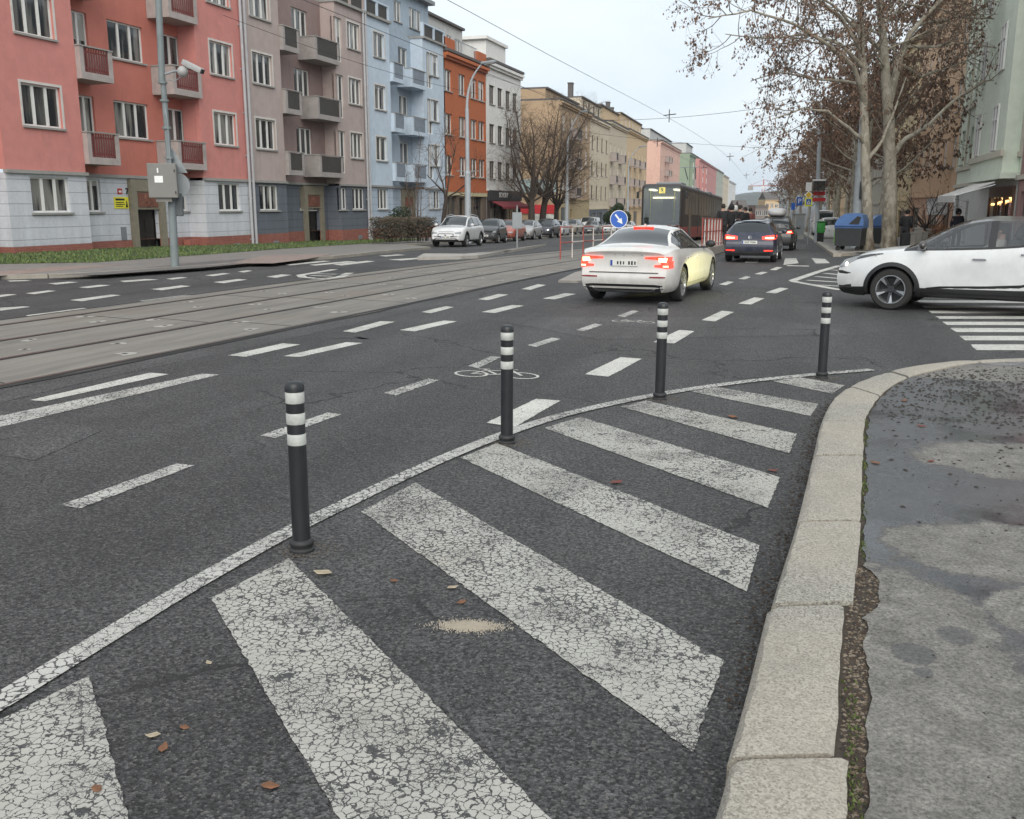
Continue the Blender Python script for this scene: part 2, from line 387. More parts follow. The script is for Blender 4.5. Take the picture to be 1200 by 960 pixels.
def panel_mat():
    t = NT('track_concrete'); v = t.coord('Object')
    vs = t.coord('Object', (2.5, .25, 1)); c = t.mix(t.ramp(t.noise(1.6, 5, .65, vs), .32, .68), (.125, .116, .104), (.235, .218, .19))
    c = t.mix(t.ramp(t.noise(26, 3, .6, v), .3, .7, 0, .5), c, (.15, .135, .115)); c = t.mix(t.ramp(t.noise(.5, 3, .5, v), .55, .7, 0, .5), c, (.16, .125, .095))
    t.base(c); t.rough(.78); t.bump(t.noise(60, 3, .6, v), .3, .006); MATS['track_concrete'] = t.m; return t.m
TRACKC = panel_mat()
GAP = M('joint_filler', (.02, .019, .018), .9, .2, 20); RAIL = M('rail_steel', (.16, .145, .13), .35, .25, 9, metal=.8)
PAVE = M('mosaic_pavement', (.19, .18, .165), .72, .22, 7, bump=.4); PAVER = M('reddish_paving', (.25, .19, .165), .75, .2, 7, bump=.4)
PAVED = M('dark_pavement', (.12, .117, .11), .6, .25, 3, bump=.4)
GRASSB = M('turf_soil', (.05, .07, .025), .9, .3, 5)

# ---------------------------------------------------------------- ground sheets
def sheet_bm(pts, dz, step=1.5):
    bm = bmesh.new(); vs = [bm.verts.new((p[0], p[1], 0)) for p in pts]; bm.faces.new(vs)
    bmesh.ops.triangulate(bm, faces=bm.faces[:])
    ys = [p[1] for p in pts]; y = math.ceil(min(ys)/step)*step
    if min(ys) < 10: y = max(y, 12.)
    while y < min(max(ys), 210):
        bmesh.ops.bisect_plane(bm, geom=bm.verts[:]+bm.edges[:]+bm.faces[:], plane_co=(0, y, 0), plane_no=(0, 1, 0)); y += step
    for v in bm.verts: v.co.z = grade(v.co.y)+dz
    bmesh.ops.recalc_face_normals(bm, faces=bm.faces[:])
    for f in bm.faces:
        if f.normal.z < 0: f.normal_flip()
    return bm
def sheet(mb, pts, dz, skirt=0., step=1.5):
    bm = sheet_bm(pts, dz, step)
    if skirt:
        be = [e for e in bm.edges if e.is_boundary]; r = bmesh.ops.extrude_edge_only(bm, edges=be)
        for v in r['geom']:
            if isinstance(v, bmesh.types.BMVert): v.co.z -= skirt
        bmesh.ops.recalc_face_normals(bm, faces=bm.faces[:])
    mb.addbm(bm); bm.free()
def px(pts, dz=0.): return [tuple(G(x, y, dz)) for x, y in pts]
def ribbon(line, wid):
    "outline of a strip along a ground polyline"
    line = [Vector((p[0], p[1])) for p in line]; L = []; Rr = []
    for i, p in enumerate(line):
        d = (line[min(i+1, len(line)-1)]-line[max(0, i-1)]).normalized(); n = Vector((-d.y, d.x)); wv = wid[i] if hasattr(wid, '__len__') else wid
        L.append(p+n*wv/2); Rr.append(p-n*wv/2)
    return L, Rr
def ragged(P):
    "painted outlines are never ruled: break the edges a little"
    out = []; rq = random.Random(int(P[0][0]*1000)); n = len(P)
    for i in range(n):
        a, b = Vector(P[i][:2]), Vector(P[(i+1) % n][:2]); L = (b-a).length
        if a.y > 13 or L < .2: out.append(tuple(a)); continue
        d = (b-a)/L; nn = Vector((-d.y, d.x)); m = int(L/.035)
        for k in range(m): out.append(tuple(a+d*(L*k/m)+nn*(rq.gauss(0, .0028) if k else 0)))
    return out
def strip(mb, line, wid, dz):
    L, Rr = ribbon(line, wid); b = len(mb.v)
    for a, c in zip(L, Rr): mb.v.append((a.x, a.y, grade(a.y)+dz)); mb.v.append((c.x, c.y, grade(c.y)+dz))
    for i in range(len(L)-1): mb.face((b+2*i+1, b+2*i+3, b+2*i+2, b+2*i))
def dense(tab, y0, y1, step=1.):
    out = []; y = y0
    while y < y1+1e-6: out.append((interp(tab, y), y)); y += step
    return out
g = MB(); ys = [-60, -20]+[i for i in range(-8, 60)]+list(range(60, 212, 4))+[260, 400, 800, 1600, 3800]; xs = [-2600, -60, -25, -10, 0, 10, 25, 60, 2600]
for y in ys:
    for x in xs: g.v.append((x, y, grade(y)))
n = len(xs)
for i in range(len(ys)-1):
    for j in range(n-1): g.face((i*n+j, i*n+j+1, (i+1)*n+j+1, (i+1)*n+j))
g.build('road', ASPH, kind='structure')

# tram track: right-hand rail as X(Y), the other rails by offsets
RAIL0 = [(-8, -8.35), (3, -7.65), (7, -7.40), (11.2, -7.10), (15.4, -6.86), (26.7, -6.5), (45, -6.0), (62, -5.75), (90, -6.4), (130, -8.2), (205, -11.6)]
OFF = [[(-8, 0), (200, 0)], [(0, -1.36), (30, -1.42), (60, -1.435)], [(0, -2.62), (15, -2.7), (60, -3.05)], [(0, -3.95), (15, -4.08), (60, -4.49)]]
def railx(k, y): return interp(RAIL0, y)+interp(OFF[k], y)
tb = MB()
for i in range(-8, 204, 2):
    b = len(tb.v)
    for y in (i, i+2):
        tb.v += [(railx(3, y)-.55, y, grade(y)+.004), (railx(0, y)+.09, y, grade(y)+.004)]
    tb.face((b, b+1, b+3, b+2))
tb.use(TRACKC); tb.mi = [0]*len(tb.f); rb = tb
for k in range(4):
    ln = [(railx(k, y), y) for y in range(-8, 203, 1)]
    rb.use(RAIL); strip(rb, [(x-.03, y) for x, y in ln], .06, .0095); rb.use(GAP); strip(rb, [(x+.035, y) for x, y in ln], .055, .0085)
rb.use(GAP); strip(rb, [(railx(0, y)+.115+.05*math.sin(y*1.7)*math.sin(y*.31), y) for y in range(-8, 40)], .075, .009); strip(rb, [(railx(3, y)-.53, y) for y in range(-8, 80)], .05, .009)
y = 1.2
while y < 60:      # joints between the slabs and the lifting holes
    for a, c in ((0, 1), (1, 2), (2, 3)):
        x0, x1 = railx(c, y)+.08, railx(a, y)-.08
        if y % 3.6 < 1.2: strip(rb, [(x0, y+.25), (x1, y)], .022, .0075)
    y += 1.2

LIFT = M('slab_lifting_patch', (.33, .31, .28), .8, .2, 20)
lb = tb; y = 4.
while y < 42:
    for a, c in ((0, 1), (1, 2), (2, 3)):
        for f in (.25, .75):
            x = lerp(railx(a, y), railx(c, y), f)+random.uniform(-.05, .05); yy = y+f*1.2+random.uniform(-.1, .1)
            lb.use(LIFT); P = []
            for q in range(7): aa = q*.9; rr = random.uniform(.05, .16); P.append((x+rr*math.cos(aa), yy+rr*math.sin(aa)*1.2))
            sheet(lb, P, .0072, step=50); lb.use(GAP); sheet(lb, [(x-.03, yy-.03), (x+.03, yy-.03), (x+.03, yy+.03), (x-.03, yy+.03)], .0100, step=50)
    y += 2.4
lb.build('tram_track', None, kind='structure')

# near corner: granite kerb stones and pavement
KO = [(700, 1250), (780, 1090), (837.5, 960), (858, 890), (884, 795), (904.6, 709), (934, 613), (954, 531), (963, 493), (978, 464), (1002, 449), (1042, 435), (1080, 427.5), (1135, 421.6), (1199, 419), (1330, 418), (1500, 418)]
KI = [(990, 1250), (992, 1090), (995, 960), (997, 890), (999, 795), (1003, 703), (1010, 616), (1013, 534), (1015, 493), (1021, 479), (1036, 459), (1062, 443), (1094, 434), (1147, 424.5), (1199, 422.5), (1330, 421.5), (1500, 421.5)]
def resamp(pl, n=300):
    P = [Vector(G(x, y, .115)) for x, y in pl]; P = [Vector((p.x, p.y)) for p in P]
    t = [0.]
    for a, b in zip(P, P[1:]): t.append(t[-1]+(b-a).length)
    tx = [(ti, p.x) for ti, p in zip(t, P)]; ty = [(ti, p.y) for ti, p in zip(t, P)]
    return lambda f: Vector((interp(tx, f*t[-1]), interp(ty, f*t[-1])))
fo, fi = resamp(KO), resamp(KI)
def near_f(fn, pxy):
    q = G(*pxy, .115); q = Vector((q.x, q.y)); return min((i/1500 for i in range(1501)), key=lambda f: (fn(f)-q).length)
joints = [((837, 962), (995, 962)), ((860, 889), (997, 887)), ((905, 709), (1001, 706)), ((934, 611), (1010, 610)), ((953, 533), (1013, 533)), ((963, 493), (1015, 493)), ((997, 452), (1030, 463)), ((1043, 435), (1066, 442)), ((1133, 421.8), (1150, 424.2))]
fa = [0.]+[near_f(fo, a) for a, b in joints]+[.86, 1.]; fb = [0.]+[near_f(fi, b) for a, b in joints]+[.86, 1.]
fa[1], fb[1] = fa[2]*.52, fb[2]*.52
kb = MB(); rs = random.Random(3)
for q in range(len(fa)-1):
    n = 10; lift = rs.uniform(-.006, .006); g0 = .0035
    outer = [fo(lerp(fa[q], fa[q+1], lerp(.016, .984, i/n))) for i in range(n+1)]; inner = [fi(lerp(fb[q], fb[q+1], lerp(.016, .984, i/n))) for i in range(n+1)]
    if q == 2: outer = [p+Vector((-.012, 0)) for p in outer]; inner = [p+Vector((-.035, 0)) for p in inner]
    ds = [(b-a).normalized() for a, b in zip(outer, inner)]
    rows = []                                             # profile across the stone, chamfered to the road side, slightly chipped
    for i in range(n+1):
        a, b, d = outer[i], inner[i], ds[i]; j = rs.uniform(-.009, .009); e = .012 if i in (0, n) else 0
        rows.append([(*(a-d*.012), -.12), (*(a-d*.004), .085+lift), (*(a+d*(.018+j)), .113+lift-e*.5), (*(a+d*.06), .117+lift-e*.3), (*(a.lerp(b, .5)), .117+lift-e*.3), (*(b-d*.03), .117+lift-e*.3), (*(b-d*(.004+abs(j))), .108+lift-e*.5), (*b, -.12)])
    b0 = len(kb.v); mcols = len(rows[0])
    for r in rows: kb.v += r
    for i in range(n):
        for k in range(mcols-1): kb.face((b0+i*mcols+k, b0+i*mcols+k+1, b0+(i+1)*mcols+k+1, b0+(i+1)*mcols+k))
    kb.face([b0+k for k in range(mcols)][::-1]); kb.face([b0+n*mcols+k for k in range(mcols)])
kb.build('kerb', GRAN, kind='structure', smooth=40, fix=True)
# joint of earth behind the kerb, then the asphalt pavement
pv = MB(); N = 400; edge = []
for i in range(N+1):
    f = i/N; p = fi(f); q = fo(f); d = (p-q).normalized(); jag = .014+.012*math.sin(i*.23)*math.sin(i*.091)+.006*math.sin(i*.71)+rs.gauss(0, .0022)
    yy = p.y
    if 3.75 < yy < 4.35: jag += .085*math.sin((yy-3.75)/.6*math.pi)**.6
    if 1.5 < yy < 3.75: jag += .035
    edge.append(p+d*max(.004, jag))
far = [Vector((34, edge[-1].y-2)), Vector((34, -9)), Vector((edge[0].x, -9))]
sheet(pv, [tuple(p) for p in edge]+[tuple(p) for p in far], .105, step=50)
pv.build('pavement', WETP, kind='structure')
soil = MB(); SOIL = M('joint_soil', (.06, .046, .033), .95, .35, 30, bump=.9)
for i in range(N):
    a, b = fi(i/N), fi((i+1)/N); c, d = edge[i+1], edge[i]; u = (d-a); w2 = (c-b)
    soil.poly([(*(a-u.normalized()*.06), .097), (*(b-w2.normalized()*.06), .097), (*(c+w2.normalized()*.02), .0975), (*(d+u.normalized()*.02), .0975)])
soil.build('ground', SOIL, kind='structure')

# left pavement, grass bank, far kerbs
LK = [(-260, 336), (0, 327.6), (56, 326), (114, 323.5), (190, 318), (240, 315), (275, 312), (304, 309.5), (345, 306.5), (388, 303.5), (480, 294), (503, 292)]
lk = [Vector(G(x, y, 0)) for x, y in LK]; lk = [(p.x, p.y) for p in lk]
e = lk[-1]; lk += [(-20.3, e[1]+4), (-20.6, 70), (-20.6, 92), (-22.5, 134), (-25.5, 203)]
GB = [(-260, 316), (0, 309.4), (112, 307.5), (170, 303.5), (240, 298.5), (300, 294), (380, 288.5), (450, 284.3), (500, 281)]
gb = [(p.x, p.y) for p in (G(x, y, .1) for x, y in GB)]
FX = -26.9
def facx(y): return FX if y < 92 else FX-.047*(y-92)
lp = MB(); back = [(gb[-1][0], gb[-1][1]), (-24.8, 92), (-28.3, 150), (-30.5, 203)]
lp.use(PAVE); sheet(lp, lk+[(-33, 203), (-31.5, 150), (-27.6, 92), (-27.6, gb[-1][1]+1.5)]+gb[::-1], .095, .3)
lp.build('pavement', None, kind='structure')
pt = MB(); pt.use(PAVED)
sheet(pt, px([(60, 322), (135, 316), (250, 305), (330, 300), (365, 300), (300, 307), (235, 313), (120, 321)], .12), .0995)
pt.use(PAVER); sheet(pt, px([(268, 308), (310, 299), (392, 297), (360, 303), (320, 308)], .12), .1035)
sheet(pt, px([(-60, 322), (60, 312), (150, 309), (60, 317), (-30, 325)], .12), .0995)
pt.build('pavement', None, kind='structure')
gm = MB(); ln = len(gb)
for (x, y), (x2, y2) in zip(gb, gb[1:]):
    m = 6
    for k in range(m):
        a, b = lerp(x, x2, k/m), lerp(x, x2, (k+1)/m); c, d = lerp(y, y2, k/m), lerp(y, y2, (k+1)/m)
        r = [(a, c, grade(c)+.1), (b, d, grade(d)+.1), (lerp(b, FX-.9, .3), d, grade(d)+.12), (lerp(a, FX-.9, .3), c, grade(c)+.12), (FX-1.2, d, grade(d)+.1), (FX-1.2, c, grade(c)+.1)]
        o = len(gm.v); gm.v += r; gm.face((o, o+1, o+2, o+3)); gm.face((o+3, o+2, o+4, o+5))
gm.build('ground', GRASSB, kind='structure')
GRS = [M('grass_blade_a', (.10, .16, .04), .7, .25, 5), M('grass_blade_b', (.16, .19, .06), .7, .25, 5), M('grass_blade_c', (.06, .10, .028), .7, .25, 5)]
gr = MB(); rg = random.Random(5)
for _ in range(16000):
    k = rg.randrange(0, ln-1); f = rg.random(); x = lerp(gb[k][0], gb[k+1][0], f); y = lerp(gb[k][1], gb[k+1][1], f)
    if y < 20: continue
    s = rg.random()**1.3; xx = lerp(x-.02, FX-.7, s); zz = grade(y)+(.1+.02*min(1, s/.3) if s < .3 else .12-.02*(s-.3)/.7)
    gr.use(GRS[rg.randrange(3)]); h = rg.uniform(.03, .085); a = rg.random()*6.28; w_ = rg.uniform(.012, .03); lx, ly = rg.uniform(-.07, .07), rg.uniform(-.07, .07)
    gr.poly([(xx-w_*math.cos(a), y-w_*math.sin(a), zz-.01), (xx+w_*math.cos(a), y+w_*math.sin(a), zz-.01), (xx+lx, y+ly, zz+h)])
gr.build('grass', None, kind='stuff', category='grass', label='short green grass on the bank in front of the left houses')
kl = MB()
L, Rr = ribbon(lk, .16)
for i in range(1, len(lk)-1):
    m = max(1, int((Vector(lk[i+1])-Vector(lk[i])).length/1.2))
    for k in range(m):
        q = [lerp(L[i], L[i+1], (k+.015)/m), lerp(L[i], L[i+1], (k+.985)/m), lerp(Rr[i], Rr[i+1], (k+.985)/m), lerp(Rr[i], Rr[i+1], (k+.015)/m)]
        top = [(p.x, p.y, grade(p.y)+.10) for p in q]; kl.prism([(p[0], p[1], p[2]-.35) for p in top], (0, 0, .35))
kl.build('kerb', GRAN, kind='structure', fix=True)

# right far corner: kerb and pavement beyond the side street
RK = [(1400, 290), (1200, 293), (1060, 297), (1005, 299), (990, 300), (981, 301), (974, 297), (960, 286.5), (945, 276), (934, 267.5)]
rk = [(p.x, p.y) for p in (G(x, y) for x, y in RK)]
d = Vector(rk[-1])-Vector(rk[-4]); d.normalize(); rk.append((rk[-1][0]+d.x*60, rk[-1][1]+d.y*60)); rk.append((rk[-1][0]-2.5, 205))
rp = MB(); rp.use(PAVE); sheet(rp, rk+[(16, 205), (30, 150), (30, rk[0][1])], .12, .3); rp.build('pavement', None, kind='structure')
rt2 = MB(); rt2.use(PAVED)
for yy in range(38, 80, 3):
    x0 = interp(sorted([(p[1], p[0]) for p in rk[5:]]), yy)+.45; sheet(rt2, [(x0, yy), (x0+1.9, yy), (x0+1.9, yy+1.4), (x0, yy+1.4)], .1245)
rt2.build('pavement', None, kind='structure')
kr = MB(); L, Rr = ribbon(rk, .3)
for i in range(len(rk)-2):
    m = max(1, int((Vector(rk[i+1])-Vector(rk[i])).length/1.1))
    for k in range(m):
        q = [lerp(L[i], L[i+1], (k+.012)/m), lerp(L[i], L[i+1], (k+.988)/m), lerp(Rr[i], Rr[i+1], (k+.988)/m), lerp(Rr[i], Rr[i+1], (k+.012)/m)]
        kr.prism([(p.x, p.y, grade(p.y)-.2) for p in q], (0, 0, .335))
kr.build('kerb', GRAN, kind='structure', fix=True)
def rkx(y): return interp(sorted([(p[1], p[0]) for p in rk[6:]]), y)

# platform island between the near track and the right-hand lanes; low kerb island on the far side
pl = MB(); PLATM = M('platform_concrete', (.27, .245, .22), .8, .2, 2.5, bump=.3)
def plat_z(y): return grade(y)+(.05+.25*smooth01((y-30)/7) if y < 60 else .3)
rows = [(interp(RAIL0, y)+.62+.6*max(0, (24-y)/4), interp([(21, -5.15), (23, -4.75), (30, -4.35), (38, -4.1), (60, -4.0), (100, -5.6)], y), y) for y in [21.0, 21.6, 22.5, 24]+list(range(26, 100, 2))]
b = len(pl.v)
for xa, xb, y in rows: pl.v += [(xa, y, grade(y)-.2), (xa, y, plat_z(y)), (xb, y, plat_z(y)), (xb, y, grade(y)-.2)]
for i in range(len(rows)-1):
    for k in range(3): pl.face((b+4*i+k, b+4*i+k+1, b+4*i+k+5, b+4*i+k+4))
pl.face((b, b+1, b+2, b+3)); pl.build('platform', PLATM, kind='structure', fix=True)
li = MB(); q = px([(489, 305), (497, 300.5), (545, 301), (600, 296), (640, 288), (560, 303), (540, 304)])
sheet(li, q, .11, .3); li.build('kerb', CONC, kind='structure', fix=True)

# ---------------------------------------------------------------- road markings
mk = MB(); mk.use(PAINT)
for P in ([(-60, 878), (0, 845), (105, 792), (150, 960), (170, 1040), (-60, 1040)], [(247, 702), (338, 655), (645, 960), (730, 1045), (448, 1045), (398, 960)], [(423, 600), (487, 566), (848, 775), (812, 883)],
          [(540, 537), (582, 520), (890, 640), (875, 694)], [(638, 502), (680, 489), (914, 560), (900, 596)], [(727, 477), (757, 470), (934, 509), (925, 532)], [(808, 459), (840, 454), (959, 474), (950, 488)], [(905, 447), (935, 442), (990, 452), (975, 462)]):
    sheet(mk, ragged(px(P)), .004)
mk.use(PAINT2)
gl = [(-640, 1235), (-380, 1055), (-160, 915), (0, 824), (100, 763), (200, 702), (300, 645), (345, 621), (450, 570), (520, 538), (590, 510), (650, 490), (750, 467), (850, 451), (950, 440), (1022, 434)]
gp = [Vector(G(x, y)) for x, y in gl]; ty = [((i), p) for i, p in enumerate(gp)]
fxs = [(i, p.x) for i, p in enumerate(gp)]; fys = [(i, p.y) for i, p in enumerate(gp)]
strip(mk, [(interp(fxs, i/6), interp(fys, i/6)) for i in range(6*(len(gp)-1)+1)], .118, .0085)
for P in ([(-420, 577), (0, 488), (237, 438.3), (257, 439.5), (0, 501), (-420, 600)], [(72, 592), (92, 597), (228, 546), (207, 544)], [(305, 511), (323, 514), (400, 486), (384, 484)], [(450, 461), (464, 464), (515, 446), (502, 444)], [(548, 429.5), (560, 432), (587, 419), (576, 417.5)], [(618, 405), (628, 407), (657, 397.6), (647, 396)], [(675, 387), (684, 388.5), (706, 381), (697, 379.5)], [(723, 370.5), (732, 372), (749, 365), (741, 364)]):
    sheet(mk, ragged(px(P)), .004)
mk.use(PAINT3)
for P in ([(35, 469.4), (53, 470.8), (198, 439), (176, 437.2)], [(267, 417), (288, 418.6), (352, 404.2), (331, 402.8)], [(332, 417.8), (352, 418.8), (425, 402.4), (406, 401.4)], [(401.6, 388.6), (416, 390.4), (463, 377.4), (446, 376.8)], [(468, 387.2), (486, 388.8), (536, 377), (520, 376)],
          [(494, 366), (505, 367.5), (532, 360.2), (522, 359.2)], [(564, 366), (580, 367.2), (614, 358.6), (600, 357.8)], [(560, 351), (572, 352.2), (596, 345.6), (584, 344.8)], [(611, 339), (622, 339.9), (640, 334.2), (630, 333.4)], [(636, 350.2), (650, 351.2), (675, 344.8), (662, 344)],
          [(570, 496), (603, 501), (657, 470), (628, 468)], [(685, 439), (713, 442), (752, 421), (727, 419)], [(765, 401.5), (790, 403), (814, 388.5), (796, 387)], [(822, 375.5), (838, 377), (860, 366), (846, 364.5)], [(865, 356), (880, 357.2), (896, 350), (884, 348.8)], [(897, 343.2), (909, 344.2), (924, 338.4), (914, 337.4)],
          [(842, 333.6), (851, 334.6), (860, 330.8), (853, 330)], [(865, 327), (873, 327.8), (880, 324.8), (874, 324.2)], [(884, 321.3), (892, 322), (900, 319.3), (893, 318.8)], [(902, 316.4), (909, 317), (917, 313.6), (910, 313)], [(922, 311), (948, 311.6), (948, 312.6), (922, 312)],
          [(920, 303), (933, 303), (936, 308.7), (918, 310.7)], [(951, 302.7), (966.7, 303.7), (972.7, 308.7), (956, 309)], [(876, 303), (890, 303), (888, 308), (873, 308)],
          [(0, 361), (0, 364.5), (36, 360), (28, 359.4)], [(82, 352), (96, 353.4), (142, 346.2), (130, 345.5)], [(176, 339.2), (190, 340.5), (224, 335.5), (212, 334.8)], [(250, 331), (262, 332.3), (290, 328), (279, 327.3)], [(312, 324.6), (324, 325.8), (342, 322.4), (330, 321.8)],
          [(0, 346), (0, 348.5), (20, 345.5), (10, 345)], [(30, 344), (40, 345.2), (66, 341.2), (56, 340.6)], [(56, 332.5), (66, 333.8), (92, 331), (80, 330.4)], [(92, 337), (102, 338), (130, 334.6), (118, 334)], [(140, 329.5), (146, 331), (186, 328), (172, 327.2)], [(194, 327), (202, 327.9), (220, 325.6), (212, 325)], [(8, 329), (12, 330.3), (38, 329.4), (30, 328.6)], [(240, 323), (250, 324), (270, 320.8), (262, 320.2)], [(278, 318.6), (286, 319.6), (296, 317.6), (290, 317)],
          [(334, 310.2), (340, 311.2), (388, 306.4), (380, 305.8)], [(362, 310.6), (370, 311.5), (418, 307), (408, 306.2)], [(390, 310.2), (400, 311.4), (440, 306.6), (430, 305.8)], [(444, 299.8), (452, 300.8), (476, 299), (466, 298.4)], [(455, 304.5), (470, 305.5), (500, 303), (490, 302.2)],
          [(30, 370), (34, 371), (105, 362), (98, 361.2)], [(164, 353), (168, 354), (225, 346.6), (218, 346)],
          [(1096, 371), (1101, 374), (1420, 374.6), (1420, 371.4)], [(1104, 377.4), (1110, 381.3), (1420, 382), (1420, 377.8)], [(1113, 384.8), (1121, 389.6), (1420, 390.2), (1420, 385.2)], [(1124, 394), (1131, 399.3), (1420, 400), (1420, 394.4)], [(1137, 404), (1144, 410.8), (1420, 411.6), (1420, 404.4)], [(1088, 364.5), (1092, 367.5), (1420, 368), (1420, 365)], [(1080, 358.6), (1084, 361.4), (1420, 362), (1420, 359)], [(1074, 352.4), (1078, 355.2), (1420, 356), (1420, 353)]):
    sheet(mk, ragged(px(P)), .0043)
# hatched wedge at the far corner and the drain-shaped nose by the track
def outline(P, w): strip(mk, [(q.x, q.y) for q in (G(x, y) for x, y in P)], w, .0043)
outline([(985, 340), (932, 330.5), (929, 329), (958, 319), (984, 311.5)], .2)
for a in ((952, 334), (985, 335.6)), ((946, 328.6), (985, 331)), ((956, 324.3), (985, 326.8)), ((966, 320.5), (985, 322.3)), ((976, 316.5), (985, 317.4)): outline(a, .2)
outline([(392, 316), (368, 320), (352, 322.6), (355, 325), (380, 327.4), (398, 325), (410, 320)], .22)
for a in ((366, 321), (394, 321.6)), ((364, 323), (392, 324.2)): outline(a, .16)
# bicycle symbols
def bike(c, u, v, s):
    def W(a, b): p = Vector((c.x, c.y))+u*a*s+v*b*s; return (p.x, p.y)
    for cx in (-.52, .52): strip(mk, [W(cx+.33*math.cos(i*math.pi/12), .33+.33*math.sin(i*math.pi/12)) for i in range(25)], .062*s, .0045)
    for P in ([(-.52, .33), (-.2, .8), (.34, .8), (.02, .33), (-.52, .33)], [(-.2, .8), (.02, .33)], [(.52, .33), (.3, .95), (.46, 1.0)], [(-.26, .93), (-.2, .8)], [(-.38, .93), (-.14, .95)]): strip(mk, [W(*p) for p in P], .062*s, .0049)
a, b = G(533, 441), G(631, 445); u = Vector((b.x-a.x, b.y-a.y)); s = u.length/1.7; u.normalize(); t1, t2 = G(590, 432), G(590, 446)
v = Vector((t1.x-t2.x, t1.y-t2.y)).normalized(); bike((a+b)/2, u, v, s)
a, b = G(719, 377.5), G(768, 379.5); u = Vector((b.x-a.x, b.y-a.y)); s = u.length/1.7; u.normalize(); bike((a+b)/2, u, v, s)
mk.build('road_marking', None, kind='structure')
# manhole cover, tar scars, sand spill
ms = MB(); SAND = M('spilled_sand', (.34, .30, .24), .95, .2, 40); TAR = M('tar_scar', (.022, .022, .022), .5, .3, 12)
rr = random.Random(8)
def splat(mb, cx, cy, rx, ry, dz, n=22, jag=.3):
    c = G(cx, cy); P = []
    for i in range(n): a = i/n*6.283; k = 1+rr.uniform(-jag, jag); P.append((c.x+rx*k*math.cos(a), c.y+ry*k*math.sin(a)))
    sheet(mb, P, dz)
ms.use(ASPH2)
for y_ in range(-8, 20, 2):
    b_ = len(ms.v)
    for yy in (y_, y_+2): ms.v += [(railx(0, yy)+.10, yy, grade(yy)+.0022), (railx(0, yy)+.62+.06*math.sin(yy*1.3), yy, grade(yy)+.0022)]
    ms.face((b_, b_+1, b_+3, b_+2))
sheet(ms, ragged(px([(560, 372), (900, 372), (1010, 392), (700, 398)])), .0022); sheet(ms, ragged(px([(-60, 470), (120, 505), (40, 540), (-90, 520)])), .0031)
ms.use(TAR)
strip(ms, [(p.x, p.y) for p in (G(x, y) for x, y in [(391, 396), (405, 395.5), (418, 396), (428, 397.4), (420, 395)])], .12, .004)
ms.build('road', None, kind='structure')
sp_ = MB(); rs2 = random.Random(31); c = G(550, 735)
for _ in range(6000):      # grains of spilled sand, and dirt round the bollard feet
    r = abs(rs2.gauss(0, 1)); a = rs2.random()*6.283; x, y = c.x+.052*r*math.cos(a)*1.25, c.y+.028*r*math.sin(a)+.25*.052*r*math.cos(a)
    q = rs2.uniform(.0008, .0022); sp_.poly([(x-q, y-q, .0045), (x+q, y-q, .0045), (x+q*.4, y+q, .0085), (x-q*.6, y+q*.7, .0075)])
sp_.build('sand_spill', SAND, kind='stuff', category='sand', label='small pale spill of sand between the hatched stripes')
# ---------------------------------------------------------------- buildings
def plaster(name, col, var=.1): return M('plaster_'+name, col, .88, var, 2.2, bump=.25, streak=True)
def grooved(name, col, pitch=.42):
    t = NT(name); v = t.coord('Object'); s = t.n('ShaderNodeSeparateXYZ'); t.t.links.new(v, s.inputs[0])
    fr = t.math('FRACT', t.math('DIVIDE', t.math('ADD', s.outputs[2], 5.), pitch)); g = t.math('LESS_THAN', fr, .045)
    n = t.math('MULTIPLY_ADD', t.noise(2, 4, .6, t.coord('Object', (1.3, 1.3, .25))), .6, t.math('MULTIPLY', t.noise(9, 3, .6, v), .4))
    c = t.mix(t.ramp(n, .3, .7), tuple(x*.82 for x in col), tuple(x*1.12 for x in col)); c = t.mix(g, c, tuple(x*.45 for x in col))
    sp = t.ramp(s.outputs[2], .5, .1, 0, .35); c = t.mix(t.math('MULTIPLY', sp, t.ramp(t.noise(4, 4, .6, v), .35, .65)), c, (.16, .15, .13))
    t.base(c); t.rough(.85); t.bump(t.math('SUBTRACT', t.math('MULTIPLY', t.noise(40, 3, .6, v), .3), t.math('MULTIPLY', g, 3.)), .4, .01); MATS[name] = t.m; return t.m
def brickm(name, a, b, mortar):
    t = NT(name); v = t.coord('Object'); s = t.n('ShaderNodeSeparateXYZ'); t.t.links.new(v, s.inputs[0]); c = t.n('ShaderNodeCombineXYZ')
    t.put(c.inputs[0], t.math('ADD', s.outputs[0], s.outputs[1])); t.put(c.inputs[1], s.outputs[2])
    br = t.n('ShaderNodeTexBrick'); t.t.links.new(c.outputs[0], br.inputs['Vector']); br.inputs['Scale'].default_value = 1.; br.inputs['Brick Width'].default_value = .26; br.inputs['Row Height'].default_value = .075
    br.inputs['Mortar Size'].default_value = .008; br.inputs['Color1'].default_value = (*a, 1); br.inputs['Color2'].default_value = (*b, 1); br.inputs['Mortar'].default_value = (*mortar, 1)
    t.base(t.mix(t.ramp(t.noise(3, 4, .6, v), .4, .7, 0, .45), br.outputs[0], tuple(x*.6 for x in a))); t.rough(.85); t.bump(br.outputs['Fac'], -.3, .006); MATS[name] = t.m; return t.m
BRICK = brickm('red_clinker_brick', (.33, .10, .07), (.27, .075, .055), (.24, .17, .14))
SANDST = M('sandstone_surround', (.22, .195, .145), .85, .2, 4, bump=.3, streak=True); RELIEF = M('terracotta_relief', (.19, .075, .05), .8, .35, 14, bump=.8)
DOORM = M('dark_door', (.02, .017, .015), .4, .2, 6); ROOFM = M('dark_roofing', (.11, .1, .095), .8, .2, 3)
ZINC = M('zinc_flashing', (.2, .21, .22), .5, .15, 3); REDRAIL = M('rust_red_paint', (.17, .045, .04), .6, .2, 9); BALC = M('balcony_plaster', (.38, .33, .31), .85, .15, 3, streak=True)
